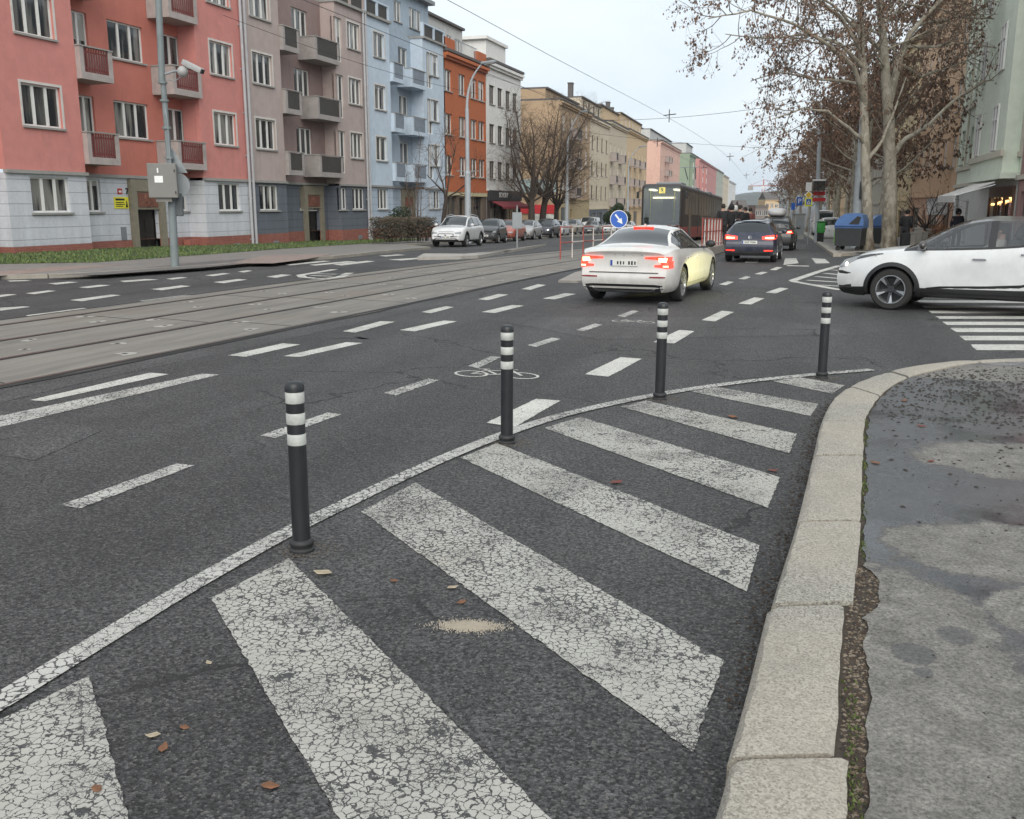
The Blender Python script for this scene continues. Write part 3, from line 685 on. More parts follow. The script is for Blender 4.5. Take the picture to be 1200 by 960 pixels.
DKPANEL = M('dark_balcony_cladding', (.05, .045, .04), .7, .3, 8); STAINS = 1; DPIPE = M('downpipe', (.4, .4, .41), .5, .12, 3)
WINC = {}; SURR = M('pale_window_surround', (.58, .55, .51), .8, .1, 4)
def win_mesh(w, h, nv=2, style='white', rec=.16, sill=True, transom=False):
    key = (round(w, 2), round(h, 2), nv, style, round(rec, 2), sill, transom)
    if key in WINC: return WINC[key]
    fr = MB(); fm = WHITE if style == 'white' else DKFRAME; fr.use(fm); t = .065; y0, y1 = -.05, .03
    fr.box(-w/2, -w/2+t, y0, y1, 0, h); fr.box(w/2-t, w/2, y0, y1, 0, h); fr.box(-w/2+t, w/2-t, y0, y1, 0, t); fr.box(-w/2+t, w/2-t, y0, y1, h-t, h)
    for i in range(1, nv): x = -w/2+w*i/nv; fr.box(x-.055, x+.055, y0-.01, y1, t, h-t)
    if transom:
        for i in range(nv): fr.box(-w/2+w*i/nv+.056, -w/2+w*(i+1)/nv-.056, y0, y1, h*.66, h*.66+.06)
    if sill: fr.use(SILL); fr.box(-w/2-.08, w/2+.08, -rec-.09, -.051, -.075, -.003)
    pn = MB(); pn.box(-w/2+.02, w/2-.02, -.012, .012, .02, h-.02)
    WINC[key] = (fr.mesh('window'), pn.mesh('pane', PANE)); return WINC[key]
def window(par, x, y, z, w, h, rz=0, **kw):
    a, b = win_mesh(w, h, **kw); o = link('window', a, par, (x, y, z), rz); link('pane', b, o)
    return o
def wall(mb, u0, u1, z0, z1, y, ops=(), dep=.16):
    us = sorted({u0, u1, *[max(u0, min(u1, q)) for o in ops for q in o[:2]]}); zs = sorted({z0, z1, *[max(z0, min(z1, q)) for o in ops for q in o[2:]]})
    for a, b in zip(us, us[1:]):
        for c, d in zip(zs, zs[1:]):
            if b-a < 1e-5 or d-c < 1e-5: continue
            mu, mz = (a+b)/2, (c+d)/2
            if any(o[0] < mu < o[1] and o[2] < mz < o[3] for o in ops): continue
            mb.poly([(a, y, c), (b, y, c), (b, y, d), (a, y, d)])
    for a, b, c, d in ops:
        mb.poly([(a, y, c), (a, y+dep, c), (a, y+dep, d), (a, y, d)]); mb.poly([(b, y+dep, c), (b, y, c), (b, y, d), (b, y+dep, d)])
        mb.poly([(a, y+dep, d), (b, y+dep, d), (b, y, d), (a, y, d)]); mb.poly([(a, y, c), (b, y, c), (b, y+dep, c), (a, y+dep, c)])
def balcony(par, u0, u1, y0, y1, z, side, railm, slat=True):
    b = MB(); b.use(side); hh = 1.0
    b.box(u0, u1, y0, y1, z-.16, z); b.box(u0, u0+.09, y0, y1-.0, z+.001, z+hh); b.box(u1-.09, u1, y0, y1, z+.001, z+hh); b.box(u0+.091, u0+.2, y0, y0+.09, z+.001, z+hh); b.box(u1-.2, u1-.091, y0, y0+.09, z+.001, z+hh)
    b.box(u0+.201, u1-.201, y0, y0+.09, z+.001, z+.1); b.use(SILL); b.box(u0-.03, u1+.03, y0-.03, y0+.13, z+hh+.001, z+hh+.05); b.box(u0-.03, u0+.12, y0+.131, y1, z+hh+.001, z+hh+.05)
    o = b.build('balcony', None, par); r = MB()
    if slat:
        n = max(3, int((u1-u0-.4)/.13))
        for i in range(n): x = u0+.2+(u1-u0-.4)*(i+.5)/n; r.box(x-.032, x+.032, y0+.03, y0+.06, z+.1, z+hh-.02)
        r.box(u0+.2, u1-.2, y0+.061, y0+.08, z+.2, z+.27); r.box(u0+.2, u1-.2, y0+.061, y0+.08, z+.8, z+.87)
    else: r.box(u0+.2, u1-.2, y0+.02, y0+.07, z+.12, z+hh-.04)
    r.build('railing', railm, o); return o
def ydepth(p): return Vector(p).dot(FH)

# three blocks of one 1930s estate: projecting bays, recessed middles, corner balconies
SILLZ = [4.43, 7.53, 10.63]; BT = 12.85
def estate(label, secs, cols, bals, door, upper, recess, ground, side, railm, slat, signs=False, pipe=None, zgrass=0.):
    Y0, Y1 = secs[0][0], secs[-1][1]
    root = thing('apartment_building', label, 'building', (FX, Y0, 0), math.pi/2)
    U = lambda y: y-Y0
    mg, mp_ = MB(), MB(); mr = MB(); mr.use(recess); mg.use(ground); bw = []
    def ops(sec, g):
        out = []
        for (yc, w, kind) in cols:
            if not (sec[0] < yc < sec[1]): continue
            u = U(yc)
            if g:
                wg = w if kind != 'D' else .85
                if kind != 'N': out.append((u-wg/2, u+wg/2, 1.42, 2.68))
            else:
                for s in SILLZ: out.append((u-w/2, u+w/2, s if kind != 'D' else s-.93, s+1.45))
        if g and sec[0] < door < sec[1]: out.append((U(door)-.75, U(door)+.75, -.9, 2.25))
        return out
    for i, (a, b, ins) in enumerate(secs):
        m_ = mr if ins else MB()
        if not ins: m_.use(upper)
        bw.append(m_)
        wall(m_, U(a), U(b), 2.9, BT, ins, ops((a, b), 0), .18)
        wall(mg, U(a), U(b), .25, 2.78, ins, ops((a, b), 1), .18)
        dd = [(U(door)-.75, U(door)+.75, -.9, .25)] if a < door < b else []
        wall(mp_, U(a), U(b), -1.2, .25, ins-.03, dd, .2)
    for q_, ((a, b, i1), (c, d, i2)) in enumerate(zip(secs, secs[1:])):
        u = U(b)
        for mm, z0, z1 in ((bw[q_] if i1 < i2 else bw[q_+1], 2.9, BT), (mg, .25, 2.78), (mp_, -1.2, .25)):
            o = -.03 if mm is mp_ else 0
            mm.poly([(u, min(i1, i2)+o, z0), (u, max(i1, i2)+o, z0), (u, max(i1, i2)+o, z1), (u, min(i1, i2)+o, z1)][::(1 if i1 < i2 else -1)])
    W = Y1-Y0; rec = max(s[2] for s in secs)
    aops = []
    for (yc, w, kind) in cols: aops.append((U(yc)-.6, U(yc)+.6, 13.75, 15.05))
    wall(mr, 0, W, BT+.005, 15.7, rec+.3, aops, .15)
    mr.poly([(0, rec+.3, -1), (0, 12, -1), (0, 12, 15.7), (0, rec+.3, 15.7)]); mr.poly([(W, rec+.3, -1), (W, 12, -1), (W, 12, 15.7), (W, rec+.3, 15.7)])
    for m_ in bw:
        if m_ is not mr: m_.build('bay_wall', None, root)
    mr.build('recessed_wall', None, root); mg.build('ground_floor_wall', None, root); mp_.build('plinth', BRICK, root)
    rf = MB(); rf.box(0, W, rec-.25, 12.2, 15.701, 15.95); rf.build('roof', ZINC, root)
    cn = MB()
    for (a, b, ins) in secs: cn.box(U(a)-.03, U(b)+.03, ins-.12, ins+.05, 2.781, 2.899)
    cn.build('cornice', SILL, root)
    for (a, b, ins) in secs:
        if ins: continue
        ct = MB(); ct.use(upper)
        u0, u1 = U(a), U(b)
        ct.use(SILL); ct.box(u0-.06, u1+.06, -.18, rec+.295, BT+.001, BT+.14); ct.use(upper)
        n = max(2, int((u1-u0)/1.6))
        for k in range(n+1): x = lerp(u0+.12, u1-.12, k/n); ct.box(x-.12, x+.12, -.06, .14, BT+.141, BT+.95)
        ct.box(u0, u1, -.07, .15, BT+.951, BT+1.05); ct.use(DKPANEL)
        for k in range(n): ct.box(lerp(u0+.12, u1-.12, k/n)+.121, lerp(u0+.12, u1-.12, (k+1)/n)-.121, .02, .06, BT+.2, BT+.9)
        ct.build('terrace_parapet', None, root)
    for (yc, w, kind) in cols:
        ins = next(s[2] for s in secs if s[0] < yc < s[1]); u = U(yc)
        for k, s in enumerate(SILLZ):
            if kind == 'D': window(root, u, ins+.15, s-.93, w, 2.38, nv=2, rec=.15, sill=False)
            else:
                o_ = window(root, u, ins+.15, s, w, 1.45, nv=max(2, round(w/.62)), rec=.15)
                if kind == 'W':
                    f_ = MB(); f_.box(-w/2-.09, -w/2, -.17, -.151, -.0, 1.54); f_.box(w/2, w/2+.09, -.17, -.151, 0, 1.54); f_.box(-w/2+.001, w/2-.001, -.17, -.151, 1.45, 1.54); f_.build('surround', SURR, o_)
        if kind != 'N': window(root, u, ins+.15, 1.42, w if kind != 'D' else .85, 1.26, nv=2 if kind == 'D' or w < 1.5 else 3, rec=.15)
        window(root, u, rec+.42, 13.75, 1.2, 1.3, nv=2, rec=.12)
    for (a, b) in bals:
        for k in range(3): balcony(root, U(a), U(b), -.22, rec-.01, 3.38+3.1*k, side, railm, slat)
    u = U(door); ins = next(s[2] for s in secs if s[0] < door < s[1]); ds = MB()
    ds.box(u-1.1, u-.76, ins-.16, ins+.14, -.9, 2.25); ds.box(u+.76, u+1.1, ins-.16, ins+.14, -.9, 2.25); ds.box(u-1.1, u+1.1, ins-.16, ins+.14, 2.251, 2.74); ds.box(u-.749, u+.749, ins-.10, ins+.14, 1.5, 2.25)
    s_ = ds.build('door_surround', SANDST, root); rl = MB(); rl.box(u-.62, u+.62, ins-.135, ins-.101, 1.6, 2.2)
    for q in ((u-.1, 1.95, .16), (u+.12, 1.85, .14), (u, 1.75, .12), (u+.05, 2.05, .1)): rl.ball((q[0], ins-.13, q[1]), q[2], 8, 6, (1, .35, 1.3))
    rl.build('relief', RELIEF, s_)
    dr = MB(); dr.box(u-.749, u+.749, ins+.25, ins+.3, -.9, 1.5)
    for k in (-1, 1):
        for z in (-.1, .55): dr.box(u+k*.37-.26, u+k*.37+.26, ins+.22, ins+.249, z, z+.5)
    dr.build('door', DOORM, root)
    if pipe is not None:
        p = MB(); uu = U(pipe); p.tube([(uu, -.12, -.5), (uu, -.12, BT+.2)], .07, 8); p.tube([(uu+.32, -.12, -.5), (uu+.32, -.12, BT+.2)], .075, 8)
        for z in range(0, 13, 2): p.box(uu-.09, uu+.41, -.05, -.005, z, z+.06)
        p.build('downpipe', DPIPE, root)
    for (a, b, ins) in secs[::2]:
        v = MB(); uu = U(lerp(a, b, .6)); v.box(uu-.25, uu+.25, ins-.05, ins-.031, -.35, -.12); v.build('cellar_vent', ZINC, root)
    return root, U
def Y0_(px, py=165): return onX(px, py, FX).y
def Y1_(px, py=165): return onX(px, py, FX-.9).y
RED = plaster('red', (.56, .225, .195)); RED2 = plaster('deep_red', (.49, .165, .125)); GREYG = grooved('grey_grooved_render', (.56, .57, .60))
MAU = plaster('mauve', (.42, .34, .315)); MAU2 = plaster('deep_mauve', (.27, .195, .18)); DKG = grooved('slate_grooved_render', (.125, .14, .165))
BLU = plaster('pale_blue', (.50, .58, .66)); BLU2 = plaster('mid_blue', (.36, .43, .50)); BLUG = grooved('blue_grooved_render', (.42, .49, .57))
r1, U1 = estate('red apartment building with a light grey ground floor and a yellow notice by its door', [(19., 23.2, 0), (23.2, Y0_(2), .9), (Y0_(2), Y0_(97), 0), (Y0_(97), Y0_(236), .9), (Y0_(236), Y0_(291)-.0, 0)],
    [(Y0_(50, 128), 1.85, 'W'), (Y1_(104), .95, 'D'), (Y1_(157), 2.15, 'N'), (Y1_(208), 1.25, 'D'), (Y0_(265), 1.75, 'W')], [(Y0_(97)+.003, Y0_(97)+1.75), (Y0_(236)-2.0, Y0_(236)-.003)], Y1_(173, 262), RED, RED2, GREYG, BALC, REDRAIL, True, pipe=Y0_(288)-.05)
y2 = Y0_(291)
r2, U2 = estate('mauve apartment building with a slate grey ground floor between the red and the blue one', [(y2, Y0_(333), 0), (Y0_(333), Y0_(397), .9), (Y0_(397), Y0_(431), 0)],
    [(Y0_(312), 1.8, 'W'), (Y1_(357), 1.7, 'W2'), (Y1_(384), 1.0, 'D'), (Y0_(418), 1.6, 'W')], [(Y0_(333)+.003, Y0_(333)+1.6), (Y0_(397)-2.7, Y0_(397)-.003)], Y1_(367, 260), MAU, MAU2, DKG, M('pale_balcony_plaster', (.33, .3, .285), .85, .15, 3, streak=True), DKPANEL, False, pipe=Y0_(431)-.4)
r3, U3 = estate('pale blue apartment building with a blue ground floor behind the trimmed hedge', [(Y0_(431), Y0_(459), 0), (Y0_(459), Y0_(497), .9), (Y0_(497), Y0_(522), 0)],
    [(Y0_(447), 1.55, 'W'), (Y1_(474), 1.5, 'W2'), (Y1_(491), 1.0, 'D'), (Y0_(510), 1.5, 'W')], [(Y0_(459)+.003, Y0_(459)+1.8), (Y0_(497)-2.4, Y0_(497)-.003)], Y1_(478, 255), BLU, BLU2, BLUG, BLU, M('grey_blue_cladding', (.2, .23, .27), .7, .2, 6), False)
# plates and the yellow notice by the red building's door
def plate(par, name, px0, px1, py0, py1, X, mat, Yorg, proud=.03):
    a, b = onX(px0, (py0+py1)/2, X), onX(px1, (py0+py1)/2, X); z1, z0 = onX((px0+px1)/2, py0, X).z, onX((px0+px1)/2, py1, X).z
    m = MB(); ins = FX-X; m.box(a.y-Yorg, b.y-Yorg, ins-proud, ins-.003, z0, z1); return m.build(name, mat, par), (a.y-Yorg, b.y-Yorg, ins-proud, z0, z1)
YEL = M('yellow_notice', (.75, .68, .05), .5, .06, 5); INK = M('black_lettering', (.012, .012, .012), .5, .1, 8); SIGNRED = M('red_enamel', (.45, .03, .03), .4, .1, 8); SIGNW = M('white_enamel', (.75, .75, .73), .4, .06, 8)
o, q = plate(r1, 'notice', 133.5, 150, 231, 244.5, FX-.9, YEL, 19.); lines = MB()
lines.box(q[0]+.07, q[0]+.62, q[2]-.004, q[2]-.0005, q[4]-.14, q[4]-.06)
for k, l in enumerate((.5, .56, .42)): lines.box(q[0]+.07, q[0]+.07+l, q[2]-.004, q[2]-.0005, q[4]-.24-k*.075, q[4]-.205-k*.075)
lines.prism([(q[1]-.2, q[2]-.004, q[3]+.05), (q[1]-.06, q[2]-.004, q[3]+.05), (q[1]-.08, q[2]-.004, q[3]+.25), (q[1]-.14, q[2]-.004, q[3]+.34), (q[1]-.15, q[2]-.004, q[3]+.2)], (0, .0035, 0)); lines.build('lettering', INK, o)
o, q = plate(r1, 'street_number_plate', 137.5, 142.5, 221, 227.5, FX-.9, SIGNRED, 19.); l = MB(); l.box(q[0]+.05, q[1]-.05, q[2]-.004, q[2]-.0005, (q[3]+q[4])/2-.05, (q[3]+q[4])/2+.03); l.build('lettering', SIGNW, o)
tm = text_mesh('7', .34, INK, .01, .012); o = link('house_number', tm, r1, (Y1_(148.5, 224)-19., .9-.014, onX(148, 224.5, FX-.9).z)); o.rotation_euler = (math.pi/2, 0, 0)
m = MB(); a = Y1_(172)-19.
m2, q = plate(r1, 'meter_box', 142, 148, 266, 282, FX-.9, ZINC, 19.)
m2, q = plate(r1, 'vent_box', 215.5, 240, 280.5, 292, FX-.8, plaster('brick_red', (.34, .12, .09)), 19., .35); v = MB(); v.box(q[0]+1.0, q[1]-.15, q[2]-.03, q[2]-.001, q[3]+.08, q[4]-.1); v.build('grille', ZINC, m2)

# ---- generic street house. Local axes: x along the street, -y towards it
def house(label, org, rz, W, zt, wallm, cols, rows, zb=-2.5, gz=3.2, ground=None, groundm=None, fstyle='white', nv=2, w=1.1, sides=True, depth=11, bals=(), attic=None, cornice=True, roof='flat', transom=False, bays=(), balm=None, sillmat=True, wrec=.16, band=None, sideops=None):
    root = thing('town_house', label, 'building', (org[0], org[1], 0), rz)
    b = MB(); b.use(wallm)
    ops = [(c-w/2, c+w/2, s, h) for c in cols for s, h in rows]
    wall(b, 0, W, gz, zt, 0, ops, wrec)
    b.poly([(0, depth, zb), (0, 0, zb), (0, 0, zt), (0, depth, zt)]); b.poly([(W, 0, zb), (W, depth, zb), (W, depth, zt), (W, 0, zt)]); b.poly([(W, depth, zb), (0, depth, zb), (0, depth, zt), (W, depth, zt)])
    b.build('wall', None, root)
    for c in cols:
        for s, h in rows: window(root, c, wrec-.03, s, w, h-s, nv=nv, style=fstyle, rec=wrec-.03, sill=sillmat, transom=transom)
    for (u0, u1, z0, z1) in bays:
        k = MB(); k.use(wallm); k.box(u0, u1, -.75, -.003, z0, z1); k.build('bay', None, root)
        for s, h in rows:
            if s > z0 and h < z1: window(root, (u0+u1)/2, -.78, s, min(1.6, (u1-u0)*.6), h-s, nv=3, style=fstyle, rec=.0, sill=False)
    for (u0, u1, z) in bals: balcony(root, u0, u1, -.9, -.003, z, balm or BALC, DKPANEL, False)
    g = MB(); gm_ = groundm or wallm; g.use(gm_); gops = [(a, c, zb+.0, z1) if kind == 'door' else (a, c, z0, z1) for kind, a, c, z0, z1 in (ground or [])]
    wall(g, 0, W, zb, gz-.003, -.02, gops, .3); g.build('ground_floor_wall', None, root)
    for kind, a, c, z0, z1 in (ground or []):
        if kind == 'door': d = MB(); d.box(a, c, .2, .26, zb, z1); d.build('door', DOORM, root)
        elif kind == 'shop':
            f = MB(); t = .06; n = max(1, round((c-a)/1.2)); f.box(a, c, .12, .2, z0, z0+t); f.box(a, c, .12, .2, z1-t, z1)
            for i in range(n+1): x = lerp(a+t/2, c-t/2, i/n); f.box(x-t/2, x+t/2, .121, .199, z0+t, z1-t)
            o = f.build('shop_window', DKFRAME, root); p = MB(); p.box(a, c, .15, .17, z0, z1); p.build('pane', PANE, o)
        else: window(root, (a+c)/2, .25, z0, c-a, z1-z0, nv=2, style=fstyle, rec=.27)
    if cornice:
        k = MB(); k.box(-.0, W, -.35, -.003, zt-.3, zt-.08); k.box(-.0, W, -.2, -.003, zt-.5, zt-.301); k.build('cornice', band or wallm, root)
        k = MB(); k.box(0, W, -.14, -.022, gz-.1, gz+.08); k.build('string_course', band or wallm, root)
    r = MB(); r.use(ROOFM)
    if roof == 'flat': r.box(0, W, -.36 if cornice else -.05, depth, zt+.002, zt+.2)
    elif roof == 'pitch':
        r.prism([(0, -.45, zt+.002), (0, depth*.45, zt+3.2), (0, depth, zt+.002)], (W, 0, 0))
    o = r.build('roof', None, root)
    if attic:
        k = MB(); am, ah, ay = attic; k.use(am); wall(k, 0, W, zt+.2, zt+ah, ay, [(c-.55, c+.55, zt+.9, zt+2.1) for c in cols if ah > 2.2], .12)
        k.poly([(0, depth, zt+.2), (0, ay, zt+.2), (0, ay, zt+ah), (0, depth, zt+ah)]); k.poly([(W, ay, zt+.2), (W, depth, zt+.2), (W, depth, zt+ah), (W, ay, zt+ah)]); k.use(ROOFM); k.box(0, W, ay-.25, depth, zt+ah+.002, zt+ah+.18); k.build('attic', None, root)
        if ah > 2.2:
            for c in cols: window(root, c, ay+.1, zt+.9, 1.1, 1.2, nv=2, rec=.1, style=fstyle, sill=False)
    return root
def chimneys(root, spots, z, mat):
    for x, y, h in spots: c = MB(); c.box(x-.45, x+.45, y-.3, y+.3, z, z+h); c.use(ROOFM) ; c.box(x-.52, x+.52, y-.36, y+.36, z+h+.001, z+h+.12); c.build('chimney', mat, root)
LR = math.pi/2
def left(px0, px1, label, zt, wallm, ncol, rows, **kw):
    "house on the left side between two pixel columns"
    def line(px):
        y = Yat(px, FX)
        for _ in range(30): y = Yat(px, facx(y))
        return y
    a, b = line(px0), line(px1); rz = LR if a < 92 else LR+math.atan(.047); W = (b-a)*(1 if a < 92 else math.sqrt(1+.047**2))
    cols = [W*(i+.5)/ncol for i in range(ncol)] if isinstance(ncol, int) else [line(p)-a for p in ncol]
    return house(label, (facx(a), a), rz, W, zt, wallm, cols, rows, **kw), W, a
ORG = plaster('orange', (.43, .125, .05)); WHI = plaster('white', (.70, .69, .66)); TAN = plaster('tan', (.40, .285, .18)); CRM = plaster('cream', (.60, .52, .40)); OCH = plaster('ochre', (.60, .45, .28)); PNK = plaster('salmon', (.66, .42, .34)); GRN = plaster('sage_green', (.27, .33, .24)); PNK2 = plaster('rose', (.52, .25, .23)); GG = plaster('grey_green', (.42, .44, .38)); PGREY = plaster('pale_grey', (.5, .5, .48))
R3 = [(3.87, 5.3), (6.8, 8.3), (9.9, 11.4)]
ho, W, a = left(522, 570, 'orange building with white windows and shops at street level', 12.6, ORG, [527, 543, 556, 565], R3, zb=-1.4, gz=2.75, w=1.5, groundm=M('brown_shop_front', (.13, .1, .075), .7, .25, 3), ground=[('shop', .4, 2.2, -.3, 2.3), ('door', 2.9, 4.0, 0, 2.2), ('shop', 4.6, 8.2, -.3, 2.3)], attic=(PGREY, 2.9, 2.0), wrec=.2)
k = MB(); k.box(W*.0+.1, W-.1, -.12, -.025, 2.35, 2.7); k.build('sign_board', M('pale_yellow_board', (.55, .48, .3), .6, .15, 3), ho)
k = MB(); k.box(-.0, W*.24, -.06, .3, 12.75, 13.6); k.box(W*.78, W, -.06, .3, 12.75, 13.6); k.build('parapet', ORG, ho)
k = MB(); [k.box(W*.24+i*.25, W*.24+i*.25+.03, .0, .03, 12.8, 13.7) for i in range(int(W*.54/.25))]; k.box(W*.24, W*.78, -.01, .04, 13.701, 13.75); k.build('terrace_railing', STEEL, ho)
hw, W, a = left(570.5, 610, 'white building with dark windows over a shop with a red awning', 13.2, WHI, [577, 586.5, 595.5, 603.5], R3, zb=-1.6, gz=2.95, w=1.35, fstyle='dark', groundm=M('dark_shop_front', (.06, .05, .045), .6, .25, 3), ground=[('shop', .8, 3.4, -.5, 2.0), ('door', 3.8, 4.9, 0, 1.9), ('shop', 5.3, W, -.5, 2.0)], wrec=.22)
k = MB(); k.box(.2, W-.1, -.16, -.025, 2.05, 2.9); sb = k.build('sign_board', M('charcoal_fascia', (.05, .052, .055), .6, .15, 4), hw)
tm = text_mesh('SCHODY', .62, SIGNW, .01, .0); o = link('lettering', tm, sb, (W*.42, -.175, 2.5)); o.rotation_euler = (math.pi/2, 0, 0)
k = MB(); k.prism([(.9, -.165, 2.0), (.9, -1.2, 1.55), (.9, -1.2, 1.35), (.9, -1.15, 1.35), (.9, -1.15, 1.5), (.9, -.165, 1.93)], (W-1.6, 0, 0)); k.build('awning', M('dark_red_awning', (.22, .035, .045), .8, .2, 4), hw)
k = MB(); k.box(W*.42, W*.98, 1.4, 4.4, 13.402, 15.5); k.box(W*.38, W*1.0, 1.2, 4.6, 15.501, 15.75); k.build('stair_tower', WHI, hw)
ht, W, a = left(655, 690, 'tan corner building behind the bare lime trees with a red shop sign', 12.6, TAN, 4, [(3.2, 4.9), (6.4, 8.1), (9.6, 11.3)], zb=-2.8, gz=2.3, w=1.2, fstyle='white', ground=[('shop', 1, 4.5, -1.2, 1.4), ('door', 6, 7.2, 0, 1.2), ('shop', 8.5, W-1, -1.2, 1.4)], bals=[(5.2, 8.4, 2.6), (5.2, 8.4, 5.8), (5.2, 8.4, 9.0)], attic=(TAN, 1.2, 1.6), groundm=M('yellow_ground_floor', (.42, .33, .19), .85, .15, 3))
k = MB()      # gable with its own windows, shop sign and a small projecting sign
for x in (8,): 
    for z in (6.6, 9.8): window(ht, -.035, x, z, 1.0, 1.4, rz=-math.pi/2, nv=2, rec=.0, sill=False)
k.box(-.14, -.003, .3, 5.5, .75, 1.7); k.build('sign_board', M('bright_red_board', (.5, .03, .035), .5, .1, 4), ht)
k = MB(); k.box(-.12, -.003, .5, 3.4, -1.5, .7); k.build('poster', M('pale_poster', (.5, .5, .45), .6, .35, 1.5), ht)
k = MB(); k.box(-.1, -.003, .2, 4.4, 3.0, 4.4); k.build('hoarding', M('grey_green_hoarding', (.3, .36, .35), .6, .3, 2), ht)
chimneys(ht, [(3, 6, 1.6), (8, 7, 1.4)], 13.9, TAN)
R4 = [(2.2, 3.9), (5.3, 7.0), (8.4, 10.1), (11.4, 12.9)]
def cb(W, xs, zs): return [(x, min(x+1.9, W), z) for x in xs for z in zs]
hc, W, a = left(690.3, 712, 'cream building with pairs of dark windows just beyond the tan one', 12.4, CRM, 4, [(2.4, 4.1), (5.5, 7.2), (8.6, 10.3)], zb=-3, gz=1.2, w=1.15, ground=[('shop', 1, 5, -1.8, .7), ('shop', 6, 10, -1.8, .7)], attic=(CRM, 2.3, 1.2), groundm=M('blue_grey_shop_front', (.14, .16, .19), .7, .2, 3), fstyle='dark'); chimneys(hc, [(7, 4, 2.6)], 14.6, CRM)
hd, W, a = left(712.3, 733, 'pale building with stacked stone balconies left of the tram', 13.0, plaster('beige', (.55, .48, .37)), 5, R4[:3], zb=-3.2, gz=1.2, w=1.0, bals=cb(15, [1.2], [1.6, 4.7, 7.8])+cb(15, [9], [1.6, 4.7, 7.8]), attic=(OCH, 2.2, 1.4), ground=[('shop', 1, 4, -2, .6), ('door', 6, 7.2, 0, .5), ('shop', 9, 13, -2, .6)])
hf, W, a = left(733.3, 756.5, 'ochre building with balconies and a tall orange attic behind the tram', 13.2, OCH, 6, R4[:3], zb=-3.2, gz=1.2, w=1.0, bals=cb(22, [2, 8, 15], [1.6, 4.7, 7.8]), attic=(OCH, 2.4, 1.2), ground=[('shop', 1, 4, -2, .6), ('shop', 9, 14, -2, .6)]); chimneys(hf, [(5, 4, 2.3), (15, 5, 2.4)], 15.4, CRM)
hp, W, a = left(772, 795, 'salmon pink building with a plain gable behind the tram', 14.3, PNK, 6, R4, zb=-4, gz=1., w=1.0, bals=cb(22, [9, 14], [4.7, 7.8, 10.6]), attic=(PGREY, 2.2, 2.2)); chimneys(hp, [(6, 5, 1.4), (16, 6, 1.4)], 16.5, PGREY)
hg, W, a = left(806, 813, 'sage green building with a grey roof storey beyond the salmon one', 15.2, GRN, 4, R4, zb=-4, gz=1., w=1.0, attic=(PGREY, 2.6, 1.0), bays=[(3, 6, 4, 13)])
hr, W, a = left(817.5, 838, 'rose pink building with a flat top above the end of the tram', 15.4, PNK2, 8, R4, zb=-4, gz=1., w=1.2, bays=[(4, 9, 4, 13.2), (20, 26, 4, 13.2)], attic=(PNK2, 1.6, 2.5)); chimneys(hr, [(6, 5, 2.5)], 17, ROOFM)
for (pa, pb, zt, m_, lab) in ((838.3, 846, 15.6, GG, 'grey green building far down the left side with a narrow front'), (846.3, 852.6, 14.8, CRM, 'yellowish building far down the left side before the white one'), (853, 861, 13.6, WHI, 'small white building at the far end of the left row')):
    hh, W, a = left(pa, pb, lab, zt, m_, 7, R4, zb=-4, gz=1., w=1.3, depth=14, roof='pitch' if m_ is GG else 'flat')

# ---- right side
RX = 7.3
def rfac(y): return RX if y < 70 else RX-.05*(y-70)
def right(ya, yb, label, zt, wallm, ncol, rows, **kw):
    a, b = (rfac(yb), yb), (rfac(ya), ya); d = Vector(b)-Vector(a); W = d.length
    cols = [W*(i+.5)/ncol for i in range(ncol)]
    return house(label, a, math.atan2(d.y, d.x), W, zt, wallm, cols, rows, **kw), W
MINT = plaster('mint', (.68, .74, .62), .07); CREAMT = M('cream_trim', (.55, .52, .43), .8, .1, 4)
R5 = [(3.9, 5.75), (7.1, 8.95), (10.3, 12.1), (13.5, 15.2)]
hm, W = right(43.0, 62.5, 'mint green building with cream mouldings and a cafe under a white awning', 17.2, MINT, 6, R5, zb=-1.6, gz=2.75, w=1.15, nv=2, transom=True, ground=[('door', .9, 2.1, 0, 2.2), ('win', 5.2, 6.1, -.2, 1.9), ('shop', 13.2, 18.9, -.4, 2.3)], groundm=M('white_render', (.55, .55, .52), .85, .12, 3, streak=True), band=CREAMT, wrec=.22)
k = MB()
for z in (3.55, 6.75, 9.95): k.box(.0, W, -.12, -.003, z, z+.2)
for i in range(7): x = W*i/6; k.box(max(0, x-.16), min(W, x+.16), -.08, -.003, 3.751, 16.6)
k.build('mouldings', CREAMT, hm)
k = MB(); k.box(W*.52, W*.98, -.62, -.004, 2.95, 16.5); k.box(W*.5, W, -.72, -.005, 2.72, 2.949); kk = k.build('bay', MINT, hm)
for z, h in R5:
    for f in (.62, .86): window(kk, W*f, -.66, z, 1.25, h-z, nv=2, transom=True, rec=0, sill=False)
k = MB(); k.box(W*.51, W*.99, -.74, -.623, 3.6, 3.85); k.build('sill_band', CREAMT, kk)
sh = M('brown_cafe_joinery', (.13, .06, .035), .5, .25, 5); k = MB(); k.box(13.0, 19.1, -.1, -.023, -.9, -.35); k.box(13.0, 19.1, -.1, -.023, 2.0, 2.45)
for x in (13.0, 14.9, 16.8, 18.9): k.box(x, x+.22, -.1, -.023, -.349, 1.999)
k.build('cafe_joinery', sh, hm)
k = MB(); aw = M('white_awning_cloth', (.62, .61, .58), .85, .08, 3); k.use(aw)
k.prism([(12.6, -.73, 2.62), (12.6, -2.2, 2.08), (12.6, -2.2, 1.8), (12.6, -2.17, 1.8), (12.6, -2.17, 2.05), (12.6, -.73, 2.58)], (6.0, 0, 0)); k.use(STEEL); k.tube([(18.65, -.7, 2.5), (18.65, -2.2, 2.06)], .03, 6); k.tube([(12.58, -.7, 2.5), (12.58, -2.2, 2.06)], .03, 6); k.build('awning', None, hm)
